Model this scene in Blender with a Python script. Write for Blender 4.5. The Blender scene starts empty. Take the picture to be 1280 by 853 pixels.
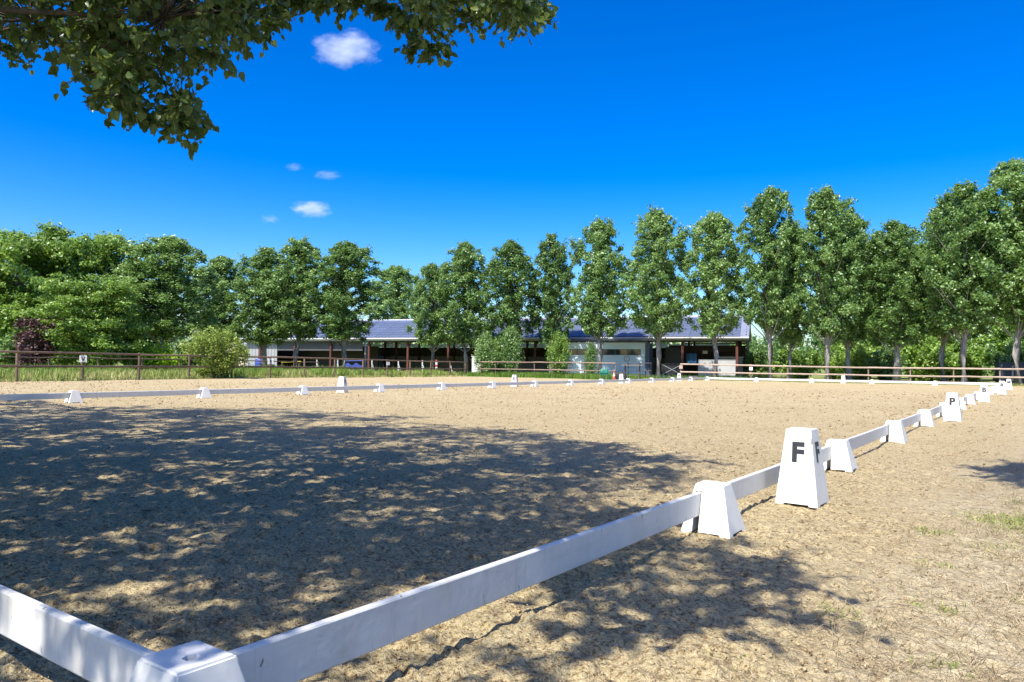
import bpy, bmesh, math
import numpy as np
from mathutils import Vector, Matrix

scene = bpy.context.scene
COL = scene.collection
R = math.radians
rng = np.random.default_rng(11)

# ------------------------------------------------------------------ camera
CAM = Vector((1.927, -1.173, 1.163))
YAW, PITCH, ROLL = 0.6214, 0.0328, 0.0099
fw = Vector((-math.sin(YAW)*math.cos(PITCH), math.cos(YAW)*math.cos(PITCH), math.sin(PITCH)))
rt = Vector((math.cos(YAW), math.sin(YAW), 0))
up = rt.cross(fw)
r2 = rt*math.cos(ROLL) + up*math.sin(ROLL)
u2 = r2.cross(fw)
cam_data = bpy.data.cameras.new('camera')
cam_data.sensor_width = 36.0
cam_data.lens = 918.6/1280*36
cam_data.clip_start = 0.05
cam_data.clip_end = 9000
cam = bpy.data.objects.new('camera', cam_data)
COL.objects.link(cam)
m = Matrix((r2, u2, -fw)).transposed().to_4x4()
m.translation = CAM
cam.matrix_world = m
scene.camera = cam

# ------------------------------------------------------------------ light
SUN_EL, SUN_AZ = R(55), R(1.0)
S = Vector((math.sin(SUN_AZ)*math.cos(SUN_EL), -math.cos(SUN_AZ)*math.cos(SUN_EL), math.sin(SUN_EL)))
world = bpy.data.worlds.new('World')
scene.world = world
world.use_nodes = True
nt = world.node_tree
nt.nodes.clear()
sky = nt.nodes.new('ShaderNodeTexSky')
sky.sky_type = 'NISHITA'
sky.sun_disc = False
sky.sun_elevation = SUN_EL
sky.sun_rotation = math.pi - SUN_AZ
sky.air_density = 1.0
sky.dust_density = 1.5
sky.ozone_density = 3.0
hsv = nt.nodes.new('ShaderNodeHueSaturation')
hsv.inputs['Hue'].default_value = 0.509
hsv.inputs['Saturation'].default_value = 1.64
hsv.inputs['Value'].default_value = 1.0
bg = nt.nodes.new('ShaderNodeBackground')
bg.inputs['Strength'].default_value = 0.112
wo = nt.nodes.new('ShaderNodeOutputWorld')
nt.links.new(sky.outputs[0], hsv.inputs['Color'])
gam = nt.nodes.new('ShaderNodeGamma')
gam.inputs['Gamma'].default_value = 1.2
nt.links.new(hsv.outputs[0], gam.inputs['Color'])
nt.links.new(gam.outputs[0], bg.inputs['Color'])
nt.links.new(bg.outputs[0], wo.inputs['Surface'])

sun_data = bpy.data.lights.new('sun', 'SUN')
sun_data.energy = 5.0
sun_data.angle = R(0.53)
sun_data.color = (1.0, 0.95, 0.87)
sun = bpy.data.objects.new('sun', sun_data)
COL.objects.link(sun)
sun.rotation_euler = S.to_track_quat('Z', 'Y').to_euler()
sun.location = (0, 0, 60)

scene.view_settings.view_transform = 'Standard'
scene.view_settings.look = 'None'
scene.view_settings.gamma = 1.0
scene.view_settings.exposure = 0.7
scene.cycles.volume_bounces = 4
scene.cycles.transparent_max_bounces = 8
scene.cycles.volume_max_steps = 64
scene.cycles.volume_step_rate = 1.0

# ------------------------------------------------------------------ helpers
def tag(o, label=None, cat=None, group=None, kind=None):
    if label: o['label'] = label
    if cat: o['category'] = cat
    if group: o['group'] = group
    if kind: o['kind'] = kind
    return o

def link(name, data, parent=None, loc=None, rz=None):
    o = bpy.data.objects.new(name, data)
    COL.objects.link(o)
    if parent is not None: o.parent = parent
    if loc is not None: o.location = loc
    if rz is not None: o.rotation_euler = (0, 0, rz)
    return o

def empty(name, loc=(0, 0, 0), rz=0.0):
    o = link(name, None, loc=loc, rz=rz)
    o.empty_display_size = 0.2
    return o

def copy_tree(o, parent=None):
    c = o.copy()
    COL.objects.link(c)
    c.parent = parent
    for ch in list(o.children):
        copy_tree(ch, c)
    return c

def np_mesh(name, V, F, mat=None, smooth=False, attr=None):
    """V (n,3) float, F (m,k) int"""
    V = np.asarray(V, np.float32); F = np.asarray(F, np.int32)
    me = bpy.data.meshes.new(name)
    n, k = F.shape
    me.vertices.add(len(V)); me.vertices.foreach_set('co', V.ravel())
    me.loops.add(n*k); me.loops.foreach_set('vertex_index', F.ravel())
    me.polygons.add(n)
    me.polygons.foreach_set('loop_start', np.arange(0, n*k, k, dtype=np.int32))
    me.polygons.foreach_set('loop_total', np.full(n, k, np.int32))
    if smooth: me.polygons.foreach_set('use_smooth', np.ones(n, bool))
    me.update(calc_edges=True)
    for an, av in (attr or {}).items():
        a = me.attributes.new(an, 'FLOAT', 'POINT')
        a.data.foreach_set('value', np.asarray(av, np.float32))
    if mat: me.materials.append(mat)
    return me

class MB:
    """collects boxes, bars and tubes for one mesh"""
    def __init__(self): self.v = []; self.f = []
    def add(self, vs, fs):
        b = len(self.v); self.v += [tuple(v) for v in vs]; self.f += [tuple(b+i for i in f) for f in fs]
        return self
    def box(self, x0, x1, y0, y1, z0, z1):
        return self.add([(x0,y0,z0),(x1,y0,z0),(x1,y1,z0),(x0,y1,z0),(x0,y0,z1),(x1,y0,z1),(x1,y1,z1),(x0,y1,z1)],
                        [(0,3,2,1),(4,5,6,7),(0,1,5,4),(1,2,6,5),(2,3,7,6),(3,0,4,7)])
    def bar(self, a, b, w, h, upv=(0,0,1)):
        a, b = Vector(a), Vector(b); d = (b-a).normalized(); u = Vector(upv)
        s = d.cross(u)
        if s.length < 1e-4: s = d.cross(Vector((1,0,0)))
        s.normalize(); u = s.cross(d)
        vs = []
        for p in (a, b):
            for i, j in ((-1,-1),(1,-1),(1,1),(-1,1)): vs.append(p + s*(i*w/2) + u*(j*h/2))
        return self.add(vs, [(0,1,2,3),(7,6,5,4),(0,4,5,1),(1,5,6,2),(2,6,7,3),(3,7,4,0)])
    def tube(self, pts, rad, n=8, cap=True):
        pts = [Vector(p) for p in pts]
        if not hasattr(rad, '__len__'): rad = [rad]*len(pts)
        vs = []; fs = []
        for i, p in enumerate(pts):
            d = (pts[min(i+1, len(pts)-1)] - pts[max(i-1, 0)]).normalized()
            a = d.cross(Vector((0,0,1)))
            if a.length < 1e-3: a = Vector((1,0,0))
            a.normalize(); b = d.cross(a)
            for k in range(n):
                t = 2*math.pi*k/n
                vs.append(p + (a*math.cos(t) + b*math.sin(t))*rad[i])
        for i in range(len(pts)-1):
            for k in range(n):
                fs.append((i*n+k, i*n+(k+1)%n, (i+1)*n+(k+1)%n, (i+1)*n+k))
        if cap:
            fs.append(tuple(range(n))); fs.append(tuple(reversed(range((len(pts)-1)*n, len(pts)*n))))
        return self.add(vs, fs)
    def mesh(self, name, mat, smooth=False, bevel=0.0, seg=2):
        me = bpy.data.meshes.new(name)
        me.from_pydata(self.v, [], self.f)
        bm = bmesh.new(); bm.from_mesh(me)
        bmesh.ops.recalc_face_normals(bm, faces=bm.faces[:])
        if bevel > 0:
            bmesh.ops.bevel(bm, geom=bm.edges[:], offset=bevel, segments=seg, affect='EDGES', clamp_overlap=True)
        bm.to_mesh(me); bm.free()
        if smooth:
            for p in me.polygons: p.use_smooth = True
        if mat: me.materials.append(mat)
        return me
    def build(self, name, mat, parent=None, smooth=False, bevel=0.0, loc=None, rz=None):
        return link(name, self.mesh(name, mat, smooth, bevel), parent, loc, rz)

# ---- numpy noise
def _hash(ix, iy, s):
    h = (ix.astype(np.int64)*374761393 + iy.astype(np.int64)*668265263 + s*974634777) & 0xffffffff
    h = ((h ^ (h >> 13))*1274126177) & 0xffffffff
    return ((h ^ (h >> 16)) & 0xffffff)/float(0xffffff)
def vnoise(x, y, s=0):
    ix, iy = np.floor(x), np.floor(y); fx, fy = x-ix, y-iy
    fx = fx*fx*fx*(fx*(fx*6-15)+10); fy = fy*fy*fy*(fy*(fy*6-15)+10)
    a, b = _hash(ix, iy, s), _hash(ix+1, iy, s); c, d = _hash(ix, iy+1, s), _hash(ix+1, iy+1, s)
    return (a*(1-fx)+b*fx)*(1-fy) + (c*(1-fx)+d*fx)*fy
def fbm(x, y, s=0, o=3):
    t = 0; a = 1; n = 0
    for i in range(o):
        t = t + a*vnoise(x*2**i+17.3*i, y*2**i+5.1*i, s+i); n += a; a *= 0.5
    return t/n
def worley(x, y, s=0):
    ix, iy = np.floor(x), np.floor(y); best = np.full(x.shape, 9.0); rid = np.zeros(x.shape)
    for dx in (-1, 0, 1):
        for dy in (-1, 0, 1):
            cx, cy = ix+dx, iy+dy
            d = np.hypot(cx+_hash(cx, cy, s)-x, cy+_hash(cx, cy, s+7)-y)
            m_ = d < best
            best = np.where(m_, d, best); rid = np.where(m_, _hash(cx, cy, s+13), rid)
    return best, rid
def sstep(a, b, x):
    t = np.clip((x-a)/(b-a), 0, 1); return t*t*(3-2*t)

# ------------------------------------------------------------------ materials
def new_mat(name):
    mt = bpy.data.materials.new(name); mt.use_nodes = True
    n = mt.node_tree; n.nodes.clear()
    out = n.nodes.new('ShaderNodeOutputMaterial')
    return mt, n, out
def node(n, t, **kw):
    x = n.nodes.new(t)
    for k, v in kw.items():
        if k in x.inputs: x.inputs[k].default_value = v
        else: setattr(x, k, v)
    return x
def ramp(n, fac, stops):
    r = n.nodes.new('ShaderNodeValToRGB')
    e = r.color_ramp.elements
    while len(e) < len(stops): e.new(0.5)
    for i, (p, c) in enumerate(stops):
        e[i].position = p; e[i].color = (c[0], c[1], c[2], 1) if hasattr(c, '__len__') else (c, c, c, 1)
    n.links.new(fac, r.inputs[0])
    return r.outputs[0]
def noise(n, vec, scale, detail=3, rough=0.5):
    x = n.nodes.new('ShaderNodeTexNoise')
    x.inputs['Scale'].default_value = scale; x.inputs['Detail'].default_value = detail; x.inputs['Roughness'].default_value = rough
    n.links.new(vec, x.inputs['Vector'])
    return x.outputs['Fac']
def mixc(n, fac, a, b, blend='MIX'):
    x = n.nodes.new('ShaderNodeMix'); x.data_type = 'RGBA'; x.blend_type = blend
    for i, s in ((6, a), (7, b)):
        if hasattr(s, 'is_linked'): n.links.new(s, x.inputs[i])
        else: x.inputs[i].default_value = (*s, 1)
    if hasattr(fac, 'is_linked'): n.links.new(fac, x.inputs[0])
    else: x.inputs[0].default_value = fac
    return x.outputs[2]
def mathn(n, op, a, b=None):
    x = n.nodes.new('ShaderNodeMath'); x.operation = op
    for i, s in enumerate((a, b)):
        if s is None: continue
        if hasattr(s, 'is_linked'): n.links.new(s, x.inputs[i])
        else: x.inputs[i].default_value = s
    return x.outputs[0]

def simple(name, c, rough=0.6, var=0.25, scale=6.0, metal=0.0, bump=0.0, stretch=None, spec=0.5):
    """plain surface with a two-tone noise and fine relief"""
    mt, n, out = new_mat(name)
    tc = n.nodes.new('ShaderNodeTexCoord'); vec = tc.outputs['Object']
    if stretch:
        mp = n.nodes.new('ShaderNodeMapping'); mp.inputs['Scale'].default_value = stretch
        n.links.new(vec, mp.inputs['Vector']); vec = mp.outputs[0]
    f1 = noise(n, vec, scale, 5, 0.6)
    c1 = tuple(min(1, x*(1+var)) for x in c); c2 = tuple(x*(1-var) for x in c)
    oi = n.nodes.new('ShaderNodeObjectInfo')
    fa = mathn(n, 'ADD', f1, mathn(n, 'MULTIPLY', mathn(n, 'SUBTRACT', oi.outputs['Random'], 0.5), 0.25))
    col = ramp(n, fa, [(0.3, c2), (0.7, c1)])
    p = node(n, 'ShaderNodeBsdfPrincipled', Roughness=rough, Metallic=metal)
    p.inputs['Specular IOR Level'].default_value = spec
    n.links.new(col, p.inputs['Base Color'])
    if bump:
        b = node(n, 'ShaderNodeBump', Strength=bump, Distance=0.01)
        n.links.new(noise(n, vec, scale*5, 4), b.inputs['Height']); n.links.new(b.outputs[0], p.inputs['Normal'])
    n.links.new(p.outputs[0], out.inputs['Surface'])
    return mt

def leaf_mat(name, cols, trans=0.35, rough=0.45, tcol=(0.20, 0.30, 0.05), spec=0.35, patch=0.7):
    mt, n, out = new_mat(name)
    g = n.nodes.new('ShaderNodeNewGeometry'); oi = n.nodes.new('ShaderNodeObjectInfo')
    fa = mathn(n, 'ADD', g.outputs['Random Per Island'], mathn(n, 'MULTIPLY', mathn(n, 'SUBTRACT', oi.outputs['Random'], 0.5), 0.45))
    tc = n.nodes.new('ShaderNodeTexCoord')
    fa = mathn(n, 'ADD', fa, mathn(n, 'MULTIPLY', mathn(n, 'SUBTRACT', noise(n, tc.outputs['Object'], patch, 3, 0.6), 0.5), 1.5))
    col = ramp(n, fa, [(i/(len(cols)-1), c) for i, c in enumerate(cols)])
    p = node(n, 'ShaderNodeBsdfPrincipled', Roughness=rough)
    p.inputs['Specular IOR Level'].default_value = spec
    n.links.new(col, p.inputs['Base Color'])
    t = n.nodes.new('ShaderNodeBsdfTranslucent')
    n.links.new(mixc(n, 0.5, col, tcol), t.inputs['Color'])
    mx = node(n, 'ShaderNodeMixShader'); mx.inputs[0].default_value = trans
    n.links.new(p.outputs[0], mx.inputs[1]); n.links.new(t.outputs[0], mx.inputs[2])
    n.links.new(mx.outputs[0], out.inputs['Surface'])
    return mt

def sand_material():
    mt, n, out = new_mat('sand')
    tc = n.nodes.new('ShaderNodeTexCoord'); v = tc.outputs['Object']
    at = n.nodes.new('ShaderNodeAttribute'); at.attribute_name = 'dry'
    big = noise(n, v, 0.35, 4, 0.6); mid = noise(n, v, 4.0, 5, 0.65); fine = noise(n, v, 45.0, 4, 0.7); grit = noise(n, v, 160.0, 2, 0.6)
    c = ramp(n, big, [(0.3, (0.46, 0.368, 0.192)), (0.7, (0.55, 0.452, 0.258))])
    c = mixc(n, ramp(n, mid, [(0.45, 0.0), (0.66, 0.45)]), c, (0.40, 0.305, 0.165))
    c = mixc(n, ramp(n, fine, [(0.50, 0.0), (0.70, 0.8)]), c, (0.71, 0.61, 0.40))
    c = mixc(n, ramp(n, fine, [(0.36, 0.95), (0.455, 0.0)]), c, (0.13, 0.082, 0.04))
    c = mixc(n, ramp(n, grit, [(0.33, 0.8), (0.45, 0.0)]), c, (0.20, 0.135, 0.07))
    # dark flecks: shade of hoof prints painted into the colour, along with damp clods
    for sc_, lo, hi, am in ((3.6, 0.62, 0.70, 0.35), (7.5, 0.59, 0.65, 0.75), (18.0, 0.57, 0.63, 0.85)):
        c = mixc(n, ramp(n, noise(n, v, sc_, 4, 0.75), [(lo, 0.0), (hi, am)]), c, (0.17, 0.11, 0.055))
    c2 = ramp(n, noise(n, v, 9.0, 5, 0.7), [(0.28, (0.26, 0.20, 0.12)), (0.5, (0.54, 0.45, 0.28)), (0.75, (0.66, 0.57, 0.39))])
    c2 = mixc(n, ramp(n, noise(n, v, 30.0, 4, 0.75), [(0.36, 0.85), (0.47, 0.0)]), c2, (0.15, 0.105, 0.06))
    c2 = mixc(n, ramp(n, noise(n, v, 85.0, 3, 0.7), [(0.36, 0.8), (0.46, 0.0)]), c2, (0.17, 0.125, 0.075))
    c = mixc(n, at.outputs['Fac'], c, c2)
    p = node(n, 'ShaderNodeBsdfPrincipled', Roughness=0.95)
    p.inputs['Specular IOR Level'].default_value = 0.1
    n.links.new(c, p.inputs['Base Color'])
    h = mathn(n, 'ADD', mathn(n, 'MULTIPLY', fine, 0.7), mathn(n, 'MULTIPLY', grit, 0.3))
    h = mathn(n, 'ADD', h, mathn(n, 'MULTIPLY', noise(n, v, 14.0, 4, 0.6), 1.2))
    b = node(n, 'ShaderNodeBump', Strength=1.0, Distance=0.035)
    n.links.new(h, b.inputs['Height']); n.links.new(b.outputs[0], p.inputs['Normal'])
    n.links.new(p.outputs[0], out.inputs['Surface'])
    return mt

def meadow_material():
    mt, n, out = new_mat('meadow')
    tc = n.nodes.new('ShaderNodeTexCoord'); v = tc.outputs['Object']
    c = ramp(n, noise(n, v, 0.25, 5, 0.65), [(0.3, (0.15, 0.20, 0.045)), (0.55, (0.27, 0.29, 0.085)), (0.75, (0.42, 0.36, 0.16))])
    c = mixc(n, ramp(n, noise(n, v, 6.0, 4, 0.7), [(0.35, 0.5), (0.6, 0.0)]), c, (0.05, 0.07, 0.02))
    p = node(n, 'ShaderNodeBsdfPrincipled', Roughness=0.95)
    p.inputs['Specular IOR Level'].default_value = 0.1
    n.links.new(c, p.inputs['Base Color'])
    b = node(n, 'ShaderNodeBump', Strength=1.0, Distance=0.1)
    n.links.new(noise(n, v, 8.0, 4, 0.7), b.inputs['Height']); n.links.new(b.outputs[0], p.inputs['Normal'])
    n.links.new(p.outputs[0], out.inputs['Surface'])
    return mt

def plastic_material(name, dirt=0.5, streaks=False, k=1.0):
    """white plastic: scuffs, specks and soil splashes with shapes of their own"""
    mt, n, out = new_mat(name)
    tc = n.nodes.new('ShaderNodeTexCoord'); v = tc.outputs['Object']
    oi = n.nodes.new('ShaderNodeObjectInfo')
    ad = n.nodes.new('ShaderNodeVectorMath'); ad.operation = 'ADD'
    sc = n.nodes.new('ShaderNodeVectorMath'); sc.operation = 'SCALE'; sc.inputs['Scale'].default_value = 0.37
    n.links.new(oi.outputs['Location'], sc.inputs[0]); n.links.new(v, ad.inputs[0]); n.links.new(sc.outputs[0], ad.inputs[1])
    v = ad.outputs[0]
    c = ramp(n, noise(n, v, 5.0, 4, 0.6), [(0.35, (0.69*k, 0.68*k, 0.635*k)), (0.65, (0.75*k, 0.745*k, 0.70*k))])
    c = mixc(n, ramp(n, noise(n, v, 3.0, 6, 0.75), [(0.56, 0.0), (0.80, dirt)]), c, (0.50, 0.43, 0.32))
    mp = n.nodes.new('ShaderNodeMapping'); mp.inputs['Scale'].default_value = (26, 26, 9); mp.inputs['Rotation'].default_value = (0.2, 0.3, 0.1)
    n.links.new(v, mp.inputs['Vector'])
    c = mixc(n, ramp(n, noise(n, mp.outputs[0], 1.0, 3, 0.6), [(0.69, 0.0), (0.72, 0.85)]), c, (0.10, 0.09, 0.075))
    if streaks:                                  # rain streaks and algae on the old boards
        ms = n.nodes.new('ShaderNodeMapping'); ms.inputs['Scale'].default_value = (17, 17, 1.1)
        n.links.new(v, ms.inputs['Vector'])
        c = mixc(n, ramp(n, noise(n, ms.outputs[0], 1.0, 4, 0.7), [(0.54, 0.0), (0.80, 0.5)]), c, (0.36, 0.37, 0.32))
        ml = n.nodes.new('ShaderNodeMapping'); ml.inputs['Scale'].default_value = (1.5, 1.5, 14)
        n.links.new(v, ml.inputs['Vector'])
        c = mixc(n, ramp(n, noise(n, ml.outputs[0], 1.0, 5, 0.7), [(0.48, 0.0), (0.75, 0.5)]), c, (0.52, 0.50, 0.46))
    p = node(n, 'ShaderNodeBsdfPrincipled', Roughness=0.42)
    p.inputs['Specular IOR Level'].default_value = 0.4
    n.links.new(c, p.inputs['Base Color'])
    b = node(n, 'ShaderNodeBump', Strength=0.12, Distance=0.01)
    n.links.new(noise(n, v, 30.0, 3), b.inputs['Height']); n.links.new(b.outputs[0], p.inputs['Normal'])
    n.links.new(p.outputs[0], out.inputs['Surface'])
    return mt

def bark_material(name, c, pale):
    mt, n, out = new_mat(name)
    tc = n.nodes.new('ShaderNodeTexCoord'); v = tc.outputs['Object']
    mp = n.nodes.new('ShaderNodeMapping'); mp.inputs['Scale'].default_value = (7, 7, 1.2)
    n.links.new(v, mp.inputs['Vector'])
    f1 = noise(n, mp.outputs[0], 1.6, 5, 0.7)
    col = ramp(n, f1, [(0.35, c), (0.6, pale)])
    p = node(n, 'ShaderNodeBsdfPrincipled', Roughness=0.9)
    p.inputs['Specular IOR Level'].default_value = 0.15
    n.links.new(col, p.inputs['Base Color'])
    b = node(n, 'ShaderNodeBump', Strength=0.8, Distance=0.04)
    n.links.new(f1, b.inputs['Height']); n.links.new(b.outputs[0], p.inputs['Normal'])
    n.links.new(p.outputs[0], out.inputs['Surface'])
    return mt

def sheet_material():
    mt, n, out = new_mat('translucent roof light sheet')
    tc = n.nodes.new('ShaderNodeTexCoord')
    c = ramp(n, noise(n, tc.outputs['Object'], 1.5, 4, 0.6), [(0.3, (0.62, 0.62, 0.58)), (0.7, (0.82, 0.82, 0.79))])
    d = n.nodes.new('ShaderNodeBsdfDiffuse'); t = n.nodes.new('ShaderNodeBsdfTranslucent'); mx = n.nodes.new('ShaderNodeMixShader'); mx.inputs[0].default_value = 0.7
    n.links.new(c, d.inputs['Color']); n.links.new(c, t.inputs['Color'])
    n.links.new(d.outputs[0], mx.inputs[1]); n.links.new(t.outputs[0], mx.inputs[2]); n.links.new(mx.outputs[0], out.inputs['Surface'])
    return mt

M = {}
M['sheet'] = sheet_material()
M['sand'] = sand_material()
M['meadow'] = meadow_material()
M['white'] = plastic_material('white plastic', 0.30)
M['board'] = plastic_material('white board', 0.5, True, 0.93)
M['letter'] = simple('letter vinyl', (0.028, 0.03, 0.036), 0.5, 0.2)
M['rail'] = simple('weathered brown rail', (0.24, 0.17, 0.12), 0.75, 0.3, 3.0, bump=0.5, stretch=(1, 6, 6))
M['rail_dark'] = simple('dark brown timber', (0.155, 0.105, 0.07), 0.8, 0.35, 3.0, bump=0.5)
M['rail_pink'] = simple('sun bleached rail', (0.42, 0.31, 0.235), 0.75, 0.2, 3.0, bump=0.4)
M['red_wood'] = simple('oxide red steel', (0.11, 0.035, 0.026), 0.6, 0.25, 3.0)
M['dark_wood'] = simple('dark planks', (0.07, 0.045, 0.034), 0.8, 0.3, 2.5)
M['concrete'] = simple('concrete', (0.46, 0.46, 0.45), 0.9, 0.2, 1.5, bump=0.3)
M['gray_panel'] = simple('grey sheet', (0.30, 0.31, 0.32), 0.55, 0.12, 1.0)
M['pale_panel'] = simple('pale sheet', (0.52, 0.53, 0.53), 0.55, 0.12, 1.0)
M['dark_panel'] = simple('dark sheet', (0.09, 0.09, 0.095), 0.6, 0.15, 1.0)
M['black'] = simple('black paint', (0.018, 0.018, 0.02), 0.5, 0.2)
M['metal'] = simple('galvanised metal', (0.5, 0.51, 0.52), 0.4, 0.12, 3.0, metal=0.6)
M['solar'] = simple('solar glass', (0.10, 0.125, 0.19), 0.42, 0.14, 0.8, spec=0.5)
M['solar_frame'] = simple('roof sheet', (0.20, 0.22, 0.28), 0.45, 0.12, 1.0)
M['cabin'] = simple('pale blue cabin sheet', (0.62, 0.72, 0.79), 0.55, 0.06, 1.5)
M['cabin_dark'] = simple('slate blue', (0.09, 0.11, 0.14), 0.6, 0.15)
M['glass'] = simple('window glass', (0.03, 0.035, 0.042), 0.08, 0.2, 1.0, spec=0.8)
M['cream'] = simple('cream render', (0.60, 0.52, 0.40), 0.9, 0.1, 2.0)
M['blue'] = simple('blue plastic', (0.045, 0.07, 0.30), 0.45, 0.25)
M['bright_blue'] = simple('light blue tarpaulin', (0.04, 0.17, 0.36), 0.5, 0.2)
M['yellow'] = simple('yellow paint', (0.62, 0.50, 0.03), 0.5, 0.15)
M['red'] = simple('red paint', (0.50, 0.05, 0.06), 0.5, 0.15)
M['off_white'] = simple('white paint', (0.74, 0.74, 0.72), 0.5, 0.08)
M['orange'] = simple('faded orange plastic', (0.62, 0.22, 0.12), 0.5, 0.15)
M['green_plastic'] = simple('green garden plastic', (0.02, 0.17, 0.11), 0.4, 0.15)
M['navy'] = simple('navy sheet', (0.018, 0.028, 0.05), 0.5, 0.2)
M['tan_wood'] = simple('raw timber', (0.30, 0.20, 0.12), 0.75, 0.25, 4.0, bump=0.3)
M['tarp'] = simple('dark canvas', (0.03, 0.03, 0.035), 0.7, 0.2)
M['bark'] = bark_material('grey bark', (0.13, 0.115, 0.10), (0.36, 0.34, 0.31))
M['bark_dark'] = bark_material('brown bark', (0.06, 0.048, 0.036), (0.17, 0.14, 0.11))
M['poplar'] = leaf_mat('poplar leaves', [(0.045, 0.11, 0.036), (0.115, 0.225, 0.06), (0.20, 0.345, 0.09), (0.33, 0.47, 0.18)], 0.42, 0.36, (0.40, 0.52, 0.10), 0.55)
M['broad'] = leaf_mat('maple leaves', [(0.079, 0.166, 0.029), (0.172, 0.316, 0.051), (0.273, 0.446, 0.071), (0.402, 0.561, 0.129)], 0.44, 0.38, (0.42, 0.52, 0.09), 0.6)
M['purple'] = leaf_mat('plum leaves', [(0.04, 0.018, 0.020), (0.09, 0.042, 0.042), (0.15, 0.085, 0.08), (0.21, 0.14, 0.12)], 0.2, 0.5, (0.16, 0.05, 0.03))
M['shrub'] = leaf_mat('light shrub leaves', [(0.13, 0.20, 0.03), (0.22, 0.31, 0.055), (0.33, 0.43, 0.09), (0.44, 0.52, 0.15)], 0.4, 0.5, (0.42, 0.5, 0.08))
M['lime'] = leaf_mat('lime green leaves', [(0.20, 0.36, 0.015), (0.32, 0.52, 0.02), (0.42, 0.62, 0.04)], 0.4, 0.5, (0.45, 0.6, 0.03))
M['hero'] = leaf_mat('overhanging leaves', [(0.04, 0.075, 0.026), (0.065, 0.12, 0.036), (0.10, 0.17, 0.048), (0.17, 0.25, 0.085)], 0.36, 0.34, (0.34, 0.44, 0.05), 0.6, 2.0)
M['grass'] = leaf_mat('meadow grass', [(0.16, 0.23, 0.045), (0.29, 0.36, 0.085), (0.46, 0.46, 0.16), (0.60, 0.52, 0.26)], 0.35, 0.7, (0.4, 0.45, 0.1))
M['green_grass'] = leaf_mat('green grass', [(0.08, 0.16, 0.02), (0.16, 0.28, 0.04), (0.26, 0.38, 0.07)], 0.35, 0.7, (0.3, 0.45, 0.06))
M['weed'] = leaf_mat('verge weeds', [(0.12, 0.17, 0.03), (0.24, 0.31, 0.06), (0.40, 0.42, 0.13), (0.52, 0.45, 0.22)], 0.3, 0.7)
M['straw'] = leaf_mat('dry straw', [(0.24, 0.18, 0.10), (0.38, 0.30, 0.18), (0.50, 0.42, 0.27)], 0.2, 0.8, (0.4, 0.3, 0.15))
M['clod'] = leaf_mat('sand clods', [(0.10, 0.065, 0.035), (0.20, 0.135, 0.07), (0.36, 0.26, 0.145), (0.50, 0.38, 0.22)], 0.0, 0.95, (0.3, 0.2, 0.1), 0.1)
# ------------------------------------------------------------------ ground
def terrain(x, y):
    return 0.18*sstep(24.0, 35.0, -x)*(1-0.75*sstep(25, 52, y))

# the sand reaches the timber fences; beyond them grows the meadow
SAND_POLY = [(-35.6, -12), (-35.6, 9), (-36.3, 13.0), (-42.9, 53.2), (-27.0, 53.6), (-25.5, 61.0), (-0.4, 63.6), (9.0, 64.6), (9.0, -12)]
def in_sand(x, y):
    c = np.zeros(x.shape, bool); n = len(SAND_POLY)
    for i in range(n):
        x1, y1 = SAND_POLY[i]; x2, y2 = SAND_POLY[i-1]
        if y1 == y2: continue
        c ^= ((y1 > y) != (y2 > y)) & (x < (x2-x1)*(y-y1)/(y2-y1)+x1)
    return c

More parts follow.
